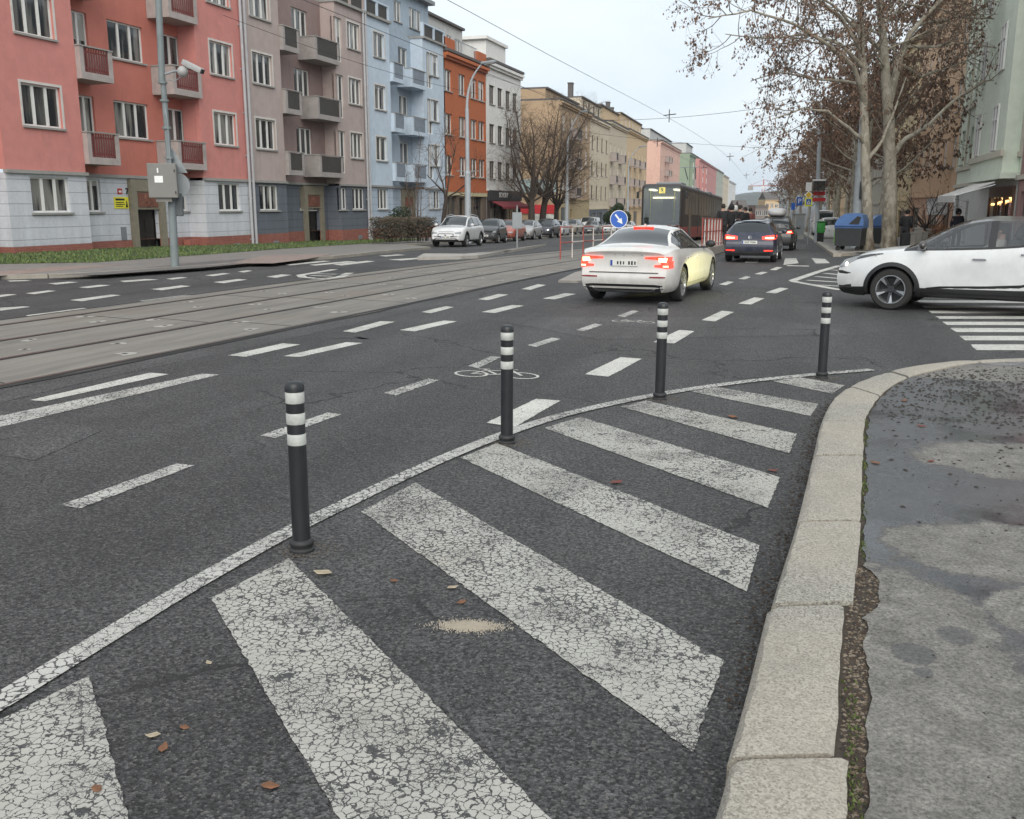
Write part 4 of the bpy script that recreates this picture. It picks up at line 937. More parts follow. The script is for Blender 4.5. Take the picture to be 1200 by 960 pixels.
lamps = glow('warm_shop_lamp', (1, .55, .2), 2.2, (.4, .25, .1)); k = MB(); rl_ = random.Random(2)
for i in range(14): k.ball((13.4+i*.4, .02, 2.05-rl_.random()*.35), .055, 6, 5)
k.build('string_lights', lamps, hm)
hpu, W = right(36.5, 42.9, 'dusky pink building at the right edge beside the mint one', 16.5, plaster('dusky_pink', (.36, .22, .2)), 2, R5, zb=-1.4, gz=2.75, w=1.2, transom=True, ground=[('shop', .6, 5.6, -.2, 2.2)], band=CREAMT)
hor, W = right(62.7, 84, 'terracotta orange house with pale window surrounds beside the mint building', 15.5, plaster('terracotta', (.56, .37, .23)), 6, R5[:3], zb=-2.4, gz=2.3, w=1.15, transom=True, ground=[('shop', 1, 6, -1.2, 1.5), ('door', 8, 9.3, 0, 1.3), ('shop', 11, 15.5, -1.2, 1.5), ('shop', 17, 20, -1.2, 1.5)], groundm=plaster('peach', (.5, .3, .2)), roof='pitch')
k = MB(); k.box(W-2.6, W-1.2, -1.1, -.15, 1.1, 1.9); k.build('hanging_sign', M('white_grey_lightbox', (.55, .56, .56), .5, .1, 4), hor)
k = MB(); k.box(11, 15.5, -.18, -.04, 1.55, 2.1); k.build('sign_board', M('grey_fascia', (.3, .3, .3), .6, .3, 2), hor)
hye, W = right(84.3, 106, 'sand yellow house behind the plane tree trunks on the right', 15.0, plaster('sand_yellow', (.6, .47, .28)), 6, R5[:3], zb=-3, gz=2.1, w=1.0, ground=[('shop', 1, 6, -1.6, 1.2), ('shop', 8, 13, -1.6, 1.2), ('shop', 15, 20, -1.6, 1.2)], roof='pitch')
hgr, W = right(106.3, 135, 'grey beige house far down the right side behind the trees', 15.0, plaster('grey_beige', (.42, .39, .33)), 8, R5[:3], zb=-3.4, gz=1.8, w=1.0, ground=[('shop', 1, 8, -2, 1.), ('shop', 12, 20, -2, 1.)], roof='pitch')
hcr, W = right(135.3, 200, 'long ochre house at the far end of the right side', 14.0, OCH, 14, R5[:3], zb=-4, gz=1.2, w=1.0, roof='pitch')
# ---------------------------------------------------------------- cars
PROF = [(0, .90), (.1, .965), (.28, .995), (.5, 1.), (.75, .99), (.9, .965), (1, .93)]
LTS = [0, .05, .12, .2, .3, .42, .55, .68, .8, .9, .96, 1.]
UTS = [0, .08, .3, .55, .78, .93, 1.]; RTS = [1, .93, .75, .5, .25, 0]
class Car:
    def __init__(s, L, W, r, xf, xr, top, belt, roofw, sill, ws, rw, sg, pil=(), foff=None, roff=None, fpl=(.75, .22), rpl=(.6, .15), clad=0, arch=.05, flare=0.):
        s.L, s.W, s.r, s.xf, s.xr, s.top, s.belt_, s.roofw, s.sill, s.ws, s.rw, s.sg, s.pil = L, W, r, xf, xr, top, belt, roofw, sill, ws, rw, sg, pil
        s.foff = foff or [(.2, .10), (.4, .0), (.6, .02), (.8, .12), (1.2, .3)]; s.roff = roff or [(.2, .12), (.35, .02), (.55, .0), (.8, .06), (1.2, .16)]
        s.fpl, s.rpl, s.clad, s.arch, s.flare = fpl, rpl, clad, arch, flare
        s.maxh = max(interp(top, x*.05)-interp(belt, x*.05) for x in range(int(L/.05)))
    def tp(s, x): return interp(s.top, x)
    def bl(s, x): return min(interp(s.belt_, x), s.tp(x)-.025)
    def plan(s, x):
        a, k = s.fpl; f = 1-k*max(0, 1-x/a)**2.4 if x < a else 1
        b, q = s.rpl; d = s.L-x; g = 1-q*max(0, 1-d/b)**2.4 if d < b else 1
        return min(f, g)
    def hw(s, x, z):
        "half width of the lower body at station x and height z"
        t = max(0, min(1, (z-s.sill)/(s.bl(x)-s.sill))); w = s.W*s.plan(x)*interp(PROF, t)
        if s.flare:
            for c in (s.xf, s.xr): w += s.flare*math.exp(-((x-c)/.48)**2)*math.exp(-((z-s.r*1.6)/.3)**2)
            w -= s.flare*.9*math.exp(-((x-(s.xf+s.xr)/2)/.6)**2)*math.exp(-((z-.55)/.22)**2)
        return w
    def dx(s, x, z):
        o = 0
        if x < .8: o += interp(s.foff, z)*(1-x/.8)**2
        d = s.L-x
        if d < .8: o -= interp(s.roff, z)*(1-d/.8)**2
        return o
    def zb(s, x):
        z = s.sill
        for c in (s.xf, s.xr):
            R_ = s.r+s.arch
            if abs(x-c) < R_: z = max(z, s.r+math.sqrt(R_*R_-(x-c)**2))
        return z
    def P(s, x, y, z): return (s.L/2-x-s.dx(x, z), y, z)
    def endx(s, y, z, front):
        k = s.fpl if front else s.rpl; W = s.W*interp(PROF, max(0, min(1, (z-s.sill)/(s.bl(.1 if front else s.L-.1)-s.sill)))); r = abs(y)/W
        d = 0 if r <= 1-k[1] else k[0]*(1-max(0, (1-min(r, .999))/k[1])**(1/2.4))
        return d if front else s.L-d
    def shell(s, paint, roofm=None):
        xs = {0., s.L, *s.ws, *s.rw, *s.sg}; x = 0
        while x < s.L: xs.add(x); x += .07
        for q in range(5): xs |= {.004*q*q+.012*q, s.L-.004*q*q-.012*q}
        for c in (s.xf, s.xr):
            R_ = s.r+s.arch
            for i in range(17): xs.add(c-R_*math.cos(i*math.pi/16)*(.9999 if i in (0, 16) else 1))
            xs |= {c-R_-.002, c+R_+.002}
        for a, b in s.pil: xs |= {a, b}
        xs = sorted(x for x in xs if 0 <= x <= s.L); o = [xs[0]]
        must = {*s.ws, *s.rw, *s.sg, *[q for p in s.pil for q in p], s.L}
        for x in xs[1:]:
            if x-o[-1] > .0015 or x in must: o.append(x)
        xs = o; v = []; nL, nU, nR = len(LTS), len(UTS)-1, len(RTS)-1; row = nL+nU+nR
        for x in xs:
            b, t, zb0 = s.bl(x), s.tp(x), s.zb(x); h = smooth01((t-b)/(s.maxh*.9)); wb = s.hw(x, b)
            crown = lerp(.6*(t-b), min(.07, .6*(t-b)), h); ez = t-crown; wr = min(wb*.985, lerp(wb*.90, s.roofw*lerp(1, s.plan(x), .5), h))
            for q in LTS: z = max(zb0, s.sill+(b-s.sill)*q); z = min(z, b); v.append(s.P(x, s.hw(x, z), z))
            for q in UTS[1:]: v.append(s.P(x, lerp(wb, wr, q)+.02*h*math.sin(q*math.pi), lerp(b, ez, q)))
            for q in RTS[1:]: v.append(s.P(x, wr*q, ez+crown*(1-q*q)))
        groups = {}
        def put(k, f): groups.setdefault(k, []).append(f)
        n = len(xs); off = n*row; V = v+[(a, -b, c) for a, b, c in v]
        roofm = roofm or paint
        for i in range(n-1):
            xm = (xs[i]+xs[i+1])/2
            for j in range(row-1):
                k = ('body', paint)
                if j < nL-1:
                    if s.clad and LTS[j+1] <= s.clad+1e-6: k = ('body', BLACKP)
                elif j < nL-1+nU:
                    q = j-(nL-1)
                    if s.sg[0] < xm < s.sg[1]:
                        if any(a < xm < b for a, b in s.pil): k = ('body', BLACKP)
                        elif 1 <= q <= nU-2: k = ('side', None)
                        else: k = ('body', BLACKP) if q == 0 else ('body', roofm)
                    elif s.rw[0] < xm and s.tp(xm)-s.bl(xm) > .1: k = ('body', paint)
                    elif s.ws[0] < xm < s.sg[0] : k = ('body', BLACKP)
                else:
                    q = j-(nL-1+nU)
                    if s.ws[0] < xm < s.ws[1]: k = ('windscreen', None) if q >= 1 else ('body', roofm)
                    elif s.rw[0] < xm < s.rw[1]: k = ('rear_window', None) if q >= 1 else ('body', paint)
                    elif s.ws[1] < xm < s.rw[0]: k = ('body', roofm)
                a, b_, c, d = i*row+j, (i+1)*row+j, (i+1)*row+j+1, i*row+j+1
                kk = k if k[0] != 'side' else ('side_window', sum(1 for p in s.pil if xm > p[1]))
                put(kk, (a, b_, c, d)); put(kk if k[0] != 'side' else ('side_window', 10+kk[1]), (off+d, off+c, off+b_, off+a))
            put(('body', BLACKP), (i*row, off+i*row, off+(i+1)*row, (i+1)*row))
        for i, flip in ((0, 0), (n-1, 1)):
            for j in range(row-1):
                f = (i*row+j, i*row+j+1, off+i*row+j+1, off+i*row+j); m_ = paint
                if s.clad and j < nL-1 and LTS[j+1] <= s.clad+.12: m_ = BLACKP
                put(('body', m_), f if not flip else f[::-1])
        return V, groups
    def piece(s, V, faces_by_mat, name, parent, smooth=32):
        mb = MB(); idx = {}
        for m_, fs in faces_by_mat:
            mb.use(m_)
            for f in fs:
                q = []
                for i in f:
                    key = tuple(round(c, 4) for c in V[i])
                    if key not in idx: idx[key] = len(mb.v); mb.v.append(V[i])
                    if not q or q[-1] != idx[key]: q.append(idx[key])
                if len(q) > 1 and q[0] == q[-1]: q.pop()
                if len(set(q)) > 2: mb.face(q)
        return mb.build(name, None, parent, smooth=smooth, fix=(name == 'body'))
    def patch(s, mb, cols, where, th=.012, mirror=True):
        "raised panel: columns (y or x, z low, z high) laid on the front, rear or side surface"
        for sg in ((1, -1) if mirror else (1,)):
            b = len(mb.v); n = len(cols)
            for c, z0, z1 in cols:
                for z in (z0, z1):
                    for t in (-.02, th):
                        if where == 'side': x, y = c, s.hw(c, z)+t; p = s.P(x, y*sg, z)
                        else:
                            fr = where == 'front'; x = s.endx(c, z, fr); p = s.P(x, c*sg, z); e = (1 if fr else -1)
                            k = abs(x-(0 if fr else s.L)); p = (p[0]+e*t*(1 if k < .02 else .75), p[1]+(t*.8*(1 if c*sg > 0 else -1) if k > .02 else 0), p[2])
                        mb.v.append(p)
            for i in range(n-1):
                a = b+4*i; q = a+4
                fs = [(a+1, q+1, q+3, a+3), (a, a+1, a+3, a+2)[:0] or (a+3, q+3, q+2, a+2), (a, q, q+1, a+1)]
                for f in fs: mb.face(f)
            mb.face((b, b+1, b+3, b+2)); e = b+4*(n-1); mb.face((e+1, e, e+2, e+3))
def smooth_cols(cols, n=3):
    out = []
    for (a, b) in zip(cols, cols[1:]):
        for i in range(n): t = i/n; out.append(tuple(lerp(p, q, t) for p, q in zip(a, b)))
    return out+[cols[-1]]
RIMS = {}
ALU = M('alloy', (.42, .43, .44), .35, .1, 8, metal=.85); DKALU = M('dark_alloy', (.05, .05, .055), .4, .1, 8, metal=.5); CHROME = M('chrome_trim', (.55, .55, .56), .2, .05, 6, metal=1.)
def wheel_meshes(r, style):
    if (r, style) in RIMS: return RIMS[(r, style)]
    w = .11; T = MB(); rr = r*.69
    T.lathe([(rr, -w*.8), (rr+.012, -w*.98), (r-.03, -w), (r-.008, -w*.8), (r, -w*.45), (r, w*.45), (r-.008, w*.8), (r-.03, w), (rr+.012, w*.98), (rr, w*.8)], 36, closed=True)
    hub = MB(); hub.lathe([(rr, -w*.75), (rr+.001, w*.93), (rr-.014, w*.93), (rr-.03, w*.55), (rr-.03, -w*.7)], 36, closed=True)
    hub.use(DKALU if style == 'bi' else ALU)
    rim = MB(); rim.use(ALU); rim.lathe([(rr, w*.5), (rr+.002, w*.95), (rr-.012, w*.95), (rr-.028, w*.5), (rr-.028, -w*.6), (rr, -w*.6)], 36, closed=True)
    ns = 5 if style in ('bi', 'five') else 10 if style == 'multi' else 7
    for k in range(ns):
        a = 2*math.pi*k/ns; mt = Matrix.Rotation(a, 4, 'Z')
        if style == 'bi':
            rim.use(DKALU)
            for d in (-.13, .13):
                m2 = Matrix.Rotation(a+d, 4, 'Z'); rim.prism([m2 @ Vector(p) for p in ((.05, -.02, w*.5), (rr-.01, -.014, w*.82), (rr-.01, .014, w*.82), (.05, .02, w*.5))], (0, 0, .02))
            rim.use(ALU); m2 = Matrix.Rotation(a+.12, 4, 'Z'); rim.prism([m2 @ Vector(p) for p in ((rr*.42, -.004, w*.66), (rr-.012, -.034, w*.87), (rr-.012, .024, w*.87), (rr*.42, .012, w*.66))], (0, 0, .02))
        else:
            h = .035 if style == 'five' else .018
            rim.prism([mt @ Vector(p) for p in ((.04, -h*.8, w*.55), (rr-.015, -h, w*.8), (rr-.015, h, w*.8), (.04, h*.8, w*.55))], (0, 0, .025))
    rim.use(DKALU); rim.lathe([(.001, w*.7), (.03, w*.78), (.055, w*.74), (.06, w*.4), (.001, w*.4)], 16)
    rim.use(BLACKP); rim.lathe([(.001, -w*.1), (rr-.03, -w*.1), (rr-.03, -w*.2), (.001, -w*.2)], 24)
    RIMS[(r, style)] = (T.mesh('wheel', RUBBER, 40), rim.mesh('rim', None, 30)); return RIMS[(r, style)]
HEADG = glass_mat('headlamp_glass', (.28, .29, .3), None, .08); HEADD = glass_mat('headlamp_housing', (.06, .06, .065), None, .08)
TAILG = glass_mat('tail_lamp_red', (.22, .01, .01), None, .1); TAILON = glow('brake_light', (1, .035, .018), 2.6, (.4, .02, .02)); TAILHOT = glow('brake_light_core', (1, .33, .16), 7, (.5, .1, .05)); HEADON = glow('headlamp_lit', (1, .9, .68), 9, (.6, .6, .5)); DRL = glow('running_light', (1, .97, .9), 2.2, (.5, .5, .5))
PLATEM = M('number_plate', (.62, .62, .58), .5, .05, 10); EUBLUE = M('plate_blue', (.02, .06, .3), .5, .05, 10)
def number_plate(root, car, z, front, text=None, dabs=True, w=.52):
    x = car.P(car.endx(0, z, front), 0, z)[0]; e = 1 if front else -1; p = MB(); p.use(PLATEM)
    x0, x1 = sorted((x+e*.004, x+e*.024)); p.box(x0, x1, -w/2, w/2, z-.055, z+.055); p.use(EUBLUE); sx0, sx1 = sorted((x+e*.0245, x+e*.0262)); y0 = (-w/2+.005) if front else w/2-.045
    p.box(sx0, sx1, y0, y0+.04, z-.05, z+.05); o = p.build('number_plate', None, root)
    if text:
        o2 = link('lettering', text_mesh(text, .095, INK, .001, .001), o, (x+e*.026, 0 if front else -.02, z)); o2.rotation_euler = (math.pi/2, 0, math.pi/2*e)
    elif dabs:
        d = MB(); rd = random.Random(int(z*1000+x*10))
        for k in range(7):
            if k == 3: continue
            yy = -w/2+.09+k*.055 if front else -w/2+.03+k*.055; hgt = rd.uniform(.028, .036); d.box(sx0, sx1, yy, yy+rd.uniform(.022, .034), z-hgt, z+hgt)
        d.build('lettering', INK, o)
    return o
def make_car(label, group, c, paint, style='five', roofm=None, head='off', tail='off', cat='car', glass=None, details=None, plate=True, trim=BLACKP, name='parked_car', text=None, dabs=True, grille=True, lamps=None, rear=True, mirror=None):
    root = thing(name, label, cat, group=group); V, g = c.shell(paint, roofm); glass = glass or CARGLASS
    bodyf = {}
    for k, fs in g.items():
        if k[0] == 'body': bodyf.setdefault(k[1], []).extend(fs)
    body = c.piece(V, list(bodyf.items()), 'body', root)
    for k, fs in g.items():
        if k[0] != 'body': c.piece(V, [(glass, fs)], k[0], root, smooth=60)
    # underside so that light does not pass through the arches
    T, rim = wheel_meshes(c.r, style); ty = c.W-.125+(c.flare*.8)
    for x in (c.xf, c.xr):
        for sgn in (1, -1):
            o = link('wheel', T, root, (c.L/2-x, sgn*ty, c.r)); o.rotation_euler = (-sgn*math.pi/2, 0.3*x, 0); link('rim', rim, o)
    u = MB(); u.box(c.L/2-c.xr-.5, c.L/2-c.xf+.5, -c.W+.27, c.W-.27, c.sill-.02, c.sill+.55); u.build('underbody', BLACKP, root)
    bw = c.W
    for x in (c.xf, c.xr):
        if c.clad:
            n = 22; pts = []
            for sgn in (1, -1):
                sh = MB(); b = len(sh.v)
                for i in range(n+1):
                    a = math.pi*i/n*1.16-.08*math.pi
                    for R_, t in ((c.r+c.arch-.012, .0), (c.r+c.arch-.008, .016), (c.r+c.arch+.055, .014), (c.r+c.arch+.06, -.01)):
                        xx, zz = x-R_*math.cos(a), c.r+R_*math.sin(a); zz = max(zz, c.sill); y = c.hw(xx, zz)+t; q = c.P(xx, y*sgn, zz); sh.v.append(q)
                for i in range(n):
                    for k in range(3): sh.face((b+4*i+k, b+4*i+k+1, b+4*i+k+5, b+4*i+k+4)[::sgn])
                sh.build('arch_trim', trim, root, smooth=50)
    for sgn in (1, -1):      # mirrors, door seams, handles
        m_ = MB(); mx = c.sg[0]+.12; z = c.bl(mx)+.06; y = c.hw(mx, c.bl(mx)); p = c.P(mx, 0, z)
        m_.use(trim); m_.box(p[0]-.03, p[0]+.05, min(sgn*(y-.06), sgn*(y+.1)), max(sgn*(y-.06), sgn*(y+.1)), z-.055, z-.02); m_.use(mirror or roofm or paint); m_.ball((p[0], sgn*(y+.15), z+.03), .1, 10, 8, (.62, 1.05, .78)); m_.build('mirror', None, root, smooth=60)
    ln = MB()
    cuts = [c.sg[0]+.02, *( (a+b)/2 for a, b in c.pil), c.sg[1]-.25]
    for x in cuts[:3]:
        if x > c.xr-.3: x = c.xr-.34
        c.patch(ln, [(x-.007, c.sill+.09, c.bl(x)-.005), (x+.007, c.sill+.09, c.bl(x)-.005)], 'side', .0025)
    c.patch(ln, [(cuts[0], c.sill+.085, c.sill+.093), ((cuts[0]+cuts[-1])/2, c.sill+.085, c.sill+.093), (min(cuts[-1], c.xr-.36), c.sill+.085, c.sill+.093)], 'side', .0025)
    ln.build('door_seams', BLACKP, root)
    hd = [q for q in cuts[1:3]]
    for x in hd:
        for sgn in (1, -1):
            h = MB(); z = c.bl(x)-.16; y = c.hw(x-.15, z); p = c.P(x-.15, 0, z); h.box(p[0]-.1, p[0]+.1, *sorted((sgn*(y+.005), sgn*(y+.032))), z-.014, z+.014, bev=.006); h.build('door_handle', paint if style != 'bi' else CHROME, root)
    L = lamps or {}
    for sgn in (1, -1):
        hb = MB(); hz = c.bl(.2)-.02; cols = L.get('head', [(.48, hz-.10, hz-.045), (.62, hz-.12, hz-.025), (.76, hz-.12, hz-.0), (.86*c.W/.9, hz-.07, hz+.005)])
        cs = smooth_cols([(y*sgn, a, b) for y, a, b in cols]); hb.use(HEADG); 
        if sgn < 0: cs = cs[::-1]
        c.patch(hb, cs, 'front', .012, False); ho_ = hb.build('headlight', None, root, smooth=50)
        if head != 'off':
            lb_ = MB(); yc = L.get('beam', .66); xx = c.endx(yc, hz-.06, True); q = c.P(xx, yc*sgn, hz-.06); lb_.ball((q[0]-.02, q[1], q[2]), .05, 10, 8, (.6, 1, .8)); lb_.build('headlight_lens', HEADON, ho_)
    if grille:
        gb_ = MB(); gz = c.bl(.1)-.05; gw = .44
        c.patch(gb_, smooth_cols([(-gw, gz-.15, gz-.02), (-gw*.8, gz-.2, gz), (gw*.8, gz-.2, gz), (gw, gz-.15, gz-.02)]), 'front', .01, False); gb_.build('grille', DKALU, root)
        lb2 = MB(); c.patch(lb2, smooth_cols([(-.62, c.sill+.08, c.sill+.16), (-.5, c.sill+.03, c.sill+.2), (.5, c.sill+.03, c.sill+.2), (.62, c.sill+.08, c.sill+.16)]), 'front', .008, False); lb2.build('lower_intake', BLACKP, root)
        bd = MB(); p = c.P(0, 0, gz-.09); bd.lathe([(.001, 0), (.05, 0), (.055, .012), (.001, .02)], 16, Matrix.Translation((p[0]+.008, 0, gz-.08)) @ Matrix.Rotation(math.pi/2, 4, 'Y')); bd.build('badge', CHROME, root)
    if plate: number_plate(root, c, c.sill+.24 if plate is True else plate, True, dabs=dabs)
    if rear:
        tz = c.bl(c.L-.15)-.08; tm_ = {'off': TAILG, 'on': TAILON}[tail]
        for sgn in (1, -1):
            cols = L.get('tail', [(.52, tz-.09, tz+.0), (.66, tz-.11, tz+.02), (.78, tz-.11, tz+.03), (.86*c.W/.9, tz-.08, tz+.03)]); t = MB(); t.use(tm_)
            for cc in (cols if isinstance(cols[0], list) else [cols]):
                cs = smooth_cols([(y*sgn, a, b) for y, a, b in cc]); cs = cs[::-1] if sgn > 0 else cs; c.patch(t, cs, 'rear', .012, False)
            to = t.build('tail_light', None, root, smooth=50)
            if tail == 'on':
                t2 = MB()
                for cc in L.get('hot', [[(.6, tz-.05, tz-.02), (.78, tz-.05, tz-.015)]]):
                    cs = smooth_cols([(y*sgn, a, b) for y, a, b in cc]); cs = cs[::-1] if sgn > 0 else cs; c.patch(t2, cs, 'rear', .016, False)
                t2.build('lit_core', TAILHOT, to)
        number_plate(root, c, L.get('plate', tz-.2), False, text, dabs)
    if details: details(root, c, paint)
    return root
def park(root, p, heading, dz=0):
    "heading: angle of the nose from +Y, clockwise; the body follows the fall of the street"
    root.location = (p[0], p[1], grade(p[1])+dz); fy = math.cos(heading)
    sl = (grade(p[1]+1)-grade(p[1]-1))/2*fy; root.rotation_euler = (0, -sl, math.pi/2-heading); return root

# --- white crossover at the right edge, turning out of the side street
WPAINT = car_paint('white_car_paint', (.64, .65, .65)); BROOF = car_paint('black_roof_paint', (.035, .033, .033)); SILV = car_paint('pale_silver_paint', (.64, .62, .585), .1); NAVY = car_paint('navy_paint', (.012, .017, .04), .2)
t = NT('see_through_glass'); gl_ = t.n('ShaderNodeBsdfGlossy'); gl_.inputs['Roughness'].default_value = .03; tr_ = t.n('ShaderNodeBsdfTransparent'); tr_.inputs[0].default_value = (.66, .68, .69, 1)
mx_ = t.n('ShaderNodeMixShader'); fr_ = t.n('ShaderNodeLayerWeight'); t.put(mx_.inputs[0], t.math('MULTIPLY_ADD', t.math('POWER', fr_.outputs['Facing'], 4.), .8, .13)); t.t.links.new(tr_.outputs[0], mx_.inputs[1]); t.t.links.new(gl_.outputs[0], mx_.inputs[2]); t.t.links.new(mx_.outputs[0], t.o.inputs[0]); SEEG = t.m
chr_ = Car(4.39, .875, .345, .95, 3.59, [(0, .74), (.08, .85), (.3, .945), (.7, 1.01), (1.08, 1.06), (1.12, 1.075), (1.6, 1.34), (2.0, 1.5), (2.4, 1.558), (2.8, 1.55), (3.4, 1.46), (3.9, 1.26), (4.25, 1.1), (4.39, .96)],
    [(0, .68), (.3, .86), (.7, .95), (1.1, .985), (2., 1.02), (2.8, 1.075), (3.5, 1.2), (3.9, 1.15), (4.39, .93)], .58, .24, (1.1, 2.02), (3.3, 4.2), (1.3, 3.35), ((2.36, 2.47),), [(.2, .16), (.3, .05), (.5, .0), (.7, .03), (.85, .16), (1.2, .5)], clad=.2, arch=.055, flare=.045)
def chr_details(root, c, paint):
    k = MB(); c.patch(k, smooth_cols([(.03, .24, .33), (.3, .22, .30), (.5, .22, .29)]), 'side', .03); k.build('front_splitter', BLACKP, root)
    k = MB(); c.patch(k, smooth_cols([(.62, .36, .62), (.72, .33, .63), (.8, .34, .6)]), 'front', .01); k.build('bumper_vent', BLACKP, root)
    k = MB(); c.patch(k, smooth_cols([(1.5, .27, .40), (1.7, .27, .43), (2.4, .27, .46), (2.9, .27, .50), (3.1, .27, .56), (3.18, .3, .6)]), 'side', .008, False); k.build('sill_cladding', BLACKP, root)
    for sgn in (1, -1):
        k = MB(); n = 24; b = len(k.v)
        for i in range(n+1):
            x = lerp(1.2, 4.0, i/n)
            for z in (max(.3, c.zb(x)+.06), c.bl(x)-.015): k.v.append(c.P(x, sgn*(c.hw(x, z)-.045), z))
        for i in range(n): k.face((b+2*i, b+2*i+1, b+2*i+3, b+2*i+2))
        k.build('door_card', BLACKP, root)
    k = MB(); c.patch(k, smooth_cols([(.10, .80, .835), (.3, .83, .885), (.55, .885, .925), (.78, .93, .945)]), 'side', .008); k.build('headlight_strip', HEADD, root)
    s_ = M('dark_seat_cloth', (.05, .05, .052), .9, .2, 8)
    for sgn in (1, -1):
        k = MB(); x = c.L/2-2.35; y = sgn*.36; k.box(x-.25, x+.27, y-.24, y+.24, .5, .66, bev=.06); M4 = Matrix.Translation((x-.2, y, .66)) @ Matrix.Rotation(-.3, 4, 'Y'); k.box(-.08, .08, -.23, .23, 0, .55, M4, bev=.06); k.box(-.05, .05, -.12, .12, .58, .78, M4, bev=.04); k.build('seat', s_, root)
    k = MB(); k.lathe([(.16, 0), (.175, .012), (.19, 0), (.175, -.012)], 24, Matrix.Translation((c.L/2-1.72, .36, .93)) @ Matrix.Rotation(-1.1, 4, 'Y'), closed=True); k.tube([(c.L/2-1.72, .2, .93), (c.L/2-1.72, .52, .93)], .015, 6); k.build('steering_wheel', BLACKP, root, smooth=60)
    k = MB(); k.box(c.L/2-1.6, c.L/2-1.15, -.7, .7, .7, .95, bev=.05); k.build('dashboard', BLACKP, root)
CHR = make_car('white crossover with a black roof nosing out of the side street', None, chr_, WPAINT, 'bi', BROOF, head='on', glass=SEEG, details=chr_details, name='crossover_car', plate=False, rear=False, lamps={'head': [(.55, .70, .76), (.65, .69, .82), (.76, .71, .89), (.845, .77, .93)], 'beam': .7})
hd_ = R(-74); w0 = G(1030, 362); ca, sa = math.sin(hd_), math.cos(hd_)          # nose direction in x, y
fw_ = Vector((ca, sa)); lf_ = Vector((-sa, ca)); ctr = Vector((w0.x, w0.y))-fw_*(chr_.L/2-chr_.xf)-lf_*(.875-.09)
ctr = ctr-fw_*.15; park(CHR, ctr, hd_); CHR.scale = (.98,)*3; CHR['label'] = 'white crossover with a black roof nosing out of the side street'

# --- pale saloon driving away in the middle lane
sed = Car(4.76, .925, .34, .86, 3.72, [(0, .62), (.1, .74), (.6, .87), (1.3, .98), (1.42, 1.0), (1.9, 1.25), (2.3, 1.38), (2.7, 1.43), (3.1, 1.42), (3.55, 1.335), (4.1, 1.12), (4.3, 1.075), (4.6, 1.06), (4.72, 1.045), (4.76, .99)],
    [(0, .58), (.6, .82), (1.4, .93), (2.5, .965), (3.6, 1.0), (4.3, 1.005), (4.76, .93)], .56, .23, (1.45, 2.35), (3.3, 4.13), (1.6, 3.85), ((2.62, 2.7), (3.42, 3.5)), None, [(.2, .13), (.36, .03), (.5, .0), (.58, .01), (.62, .045), (.8, .05), (.9, .04), (.98, -.01), (1.05, .0), (1.4, .1)], rpl=(.55, .13))
def sed_details(root, c, paint):
    k = MB(); c.patch(k, smooth_cols([(-.74, .235, .36), (-.6, .215, .375), (.6, .215, .375), (.74, .235, .36)]), 'rear', .008, False); k.build('rear_diffuser', BLACKP, root)
    k = MB()
    for a in ([(.5, .235, .255), (.56, .24, .27), (.62, .29, .31), (.76, .3, .315)], [(-.5, .225, .25), (0, .225, .25), (.5, .225, .25)]):
        c.patch(k, smooth_cols(a), 'rear', .02, len(a) == 4)
    k.build('diffuser_trim', CHROME, root)
    k = MB(); c.patch(k, smooth_cols([(-.66, .585, .597), (.66, .585, .597)], 6), 'rear', .004, False); k.build('boot_seam', BLACKP, root)
    for sgn in (1, -1):
        k = MB(); cs = smooth_cols([(sgn*.5, .50, .525), (sgn*.68, .50, .53), (sgn*.8, .505, .525)]); c.patch(k, cs if sgn < 0 else cs[::-1], 'rear', .008, False); k.build('reflector', TAILG, root)
    x = c.P(c.L, 0, .9)[0]
    for ch, y in zip('VOLVO', (.34, .17, 0, -.17, -.34)):
        o = link('boot_lettering', text_mesh(ch, .075, CHROME, .004, .002), root, (x-.006, y, .93)); o.rotation_euler = (math.pi/2, 0, -math.pi/2)
    k = MB(); p = c.P(3.33, 0, 0); k.box(p[0]-.06, p[0]+.0, -.2, .2, 1.378, 1.402); k.build('high_brake_light', TAILON, root)
    k = MB(); p = c.P(3.2, 0, 1.41); k.prism([(p[0]+.12, -.012, 1.40), (p[0]-.06, -.012, 1.39), (p[0]-.06, -.012, 1.455), (p[0]-.03, -.012, 1.455)], (0, .024, 0)); k.build('roof_antenna', paint, root)
SED = make_car('pale silver saloon driving away with its brake lights glowing', None, sed, SILV, 'multi', tail='on', details=sed_details, name='saloon_car', plate=False, grille=True, mirror=BLACKP, lamps={'plate': .765,
    'tail': [[(.40, .845, .875), (.6, .835, .885), (.7, .82, .89), (.86, .80, .885)], [(.70, .74, .821), (.79, .72, .821), (.88, .71, .81)], [(.58, .70, .735), (.7, .69, .745), (.8, .675, .745), (.885, .68, .74)]], 'hot': [[(.66, .795, .862), (.76, .785, .862), (.8, .785, .86)], [(.74, .70, .725), (.82, .695, .725)]]})
a_, b_ = G(795, 353), G(833, 340); dsl = Vector((b_.x-a_.x, b_.y-a_.y)); hs = math.atan2(dsl.x, dsl.y)*.75; f2 = Vector((math.sin(hs), math.cos(hs))); l2 = Vector((-f2.y, f2.x))
ctr = Vector((a_.x, a_.y))+(l2*(.925-.1)+f2*(sed.xr-sed.L/2))*.935; park(SED, ctr, hs); SED.scale = (.935,)*3
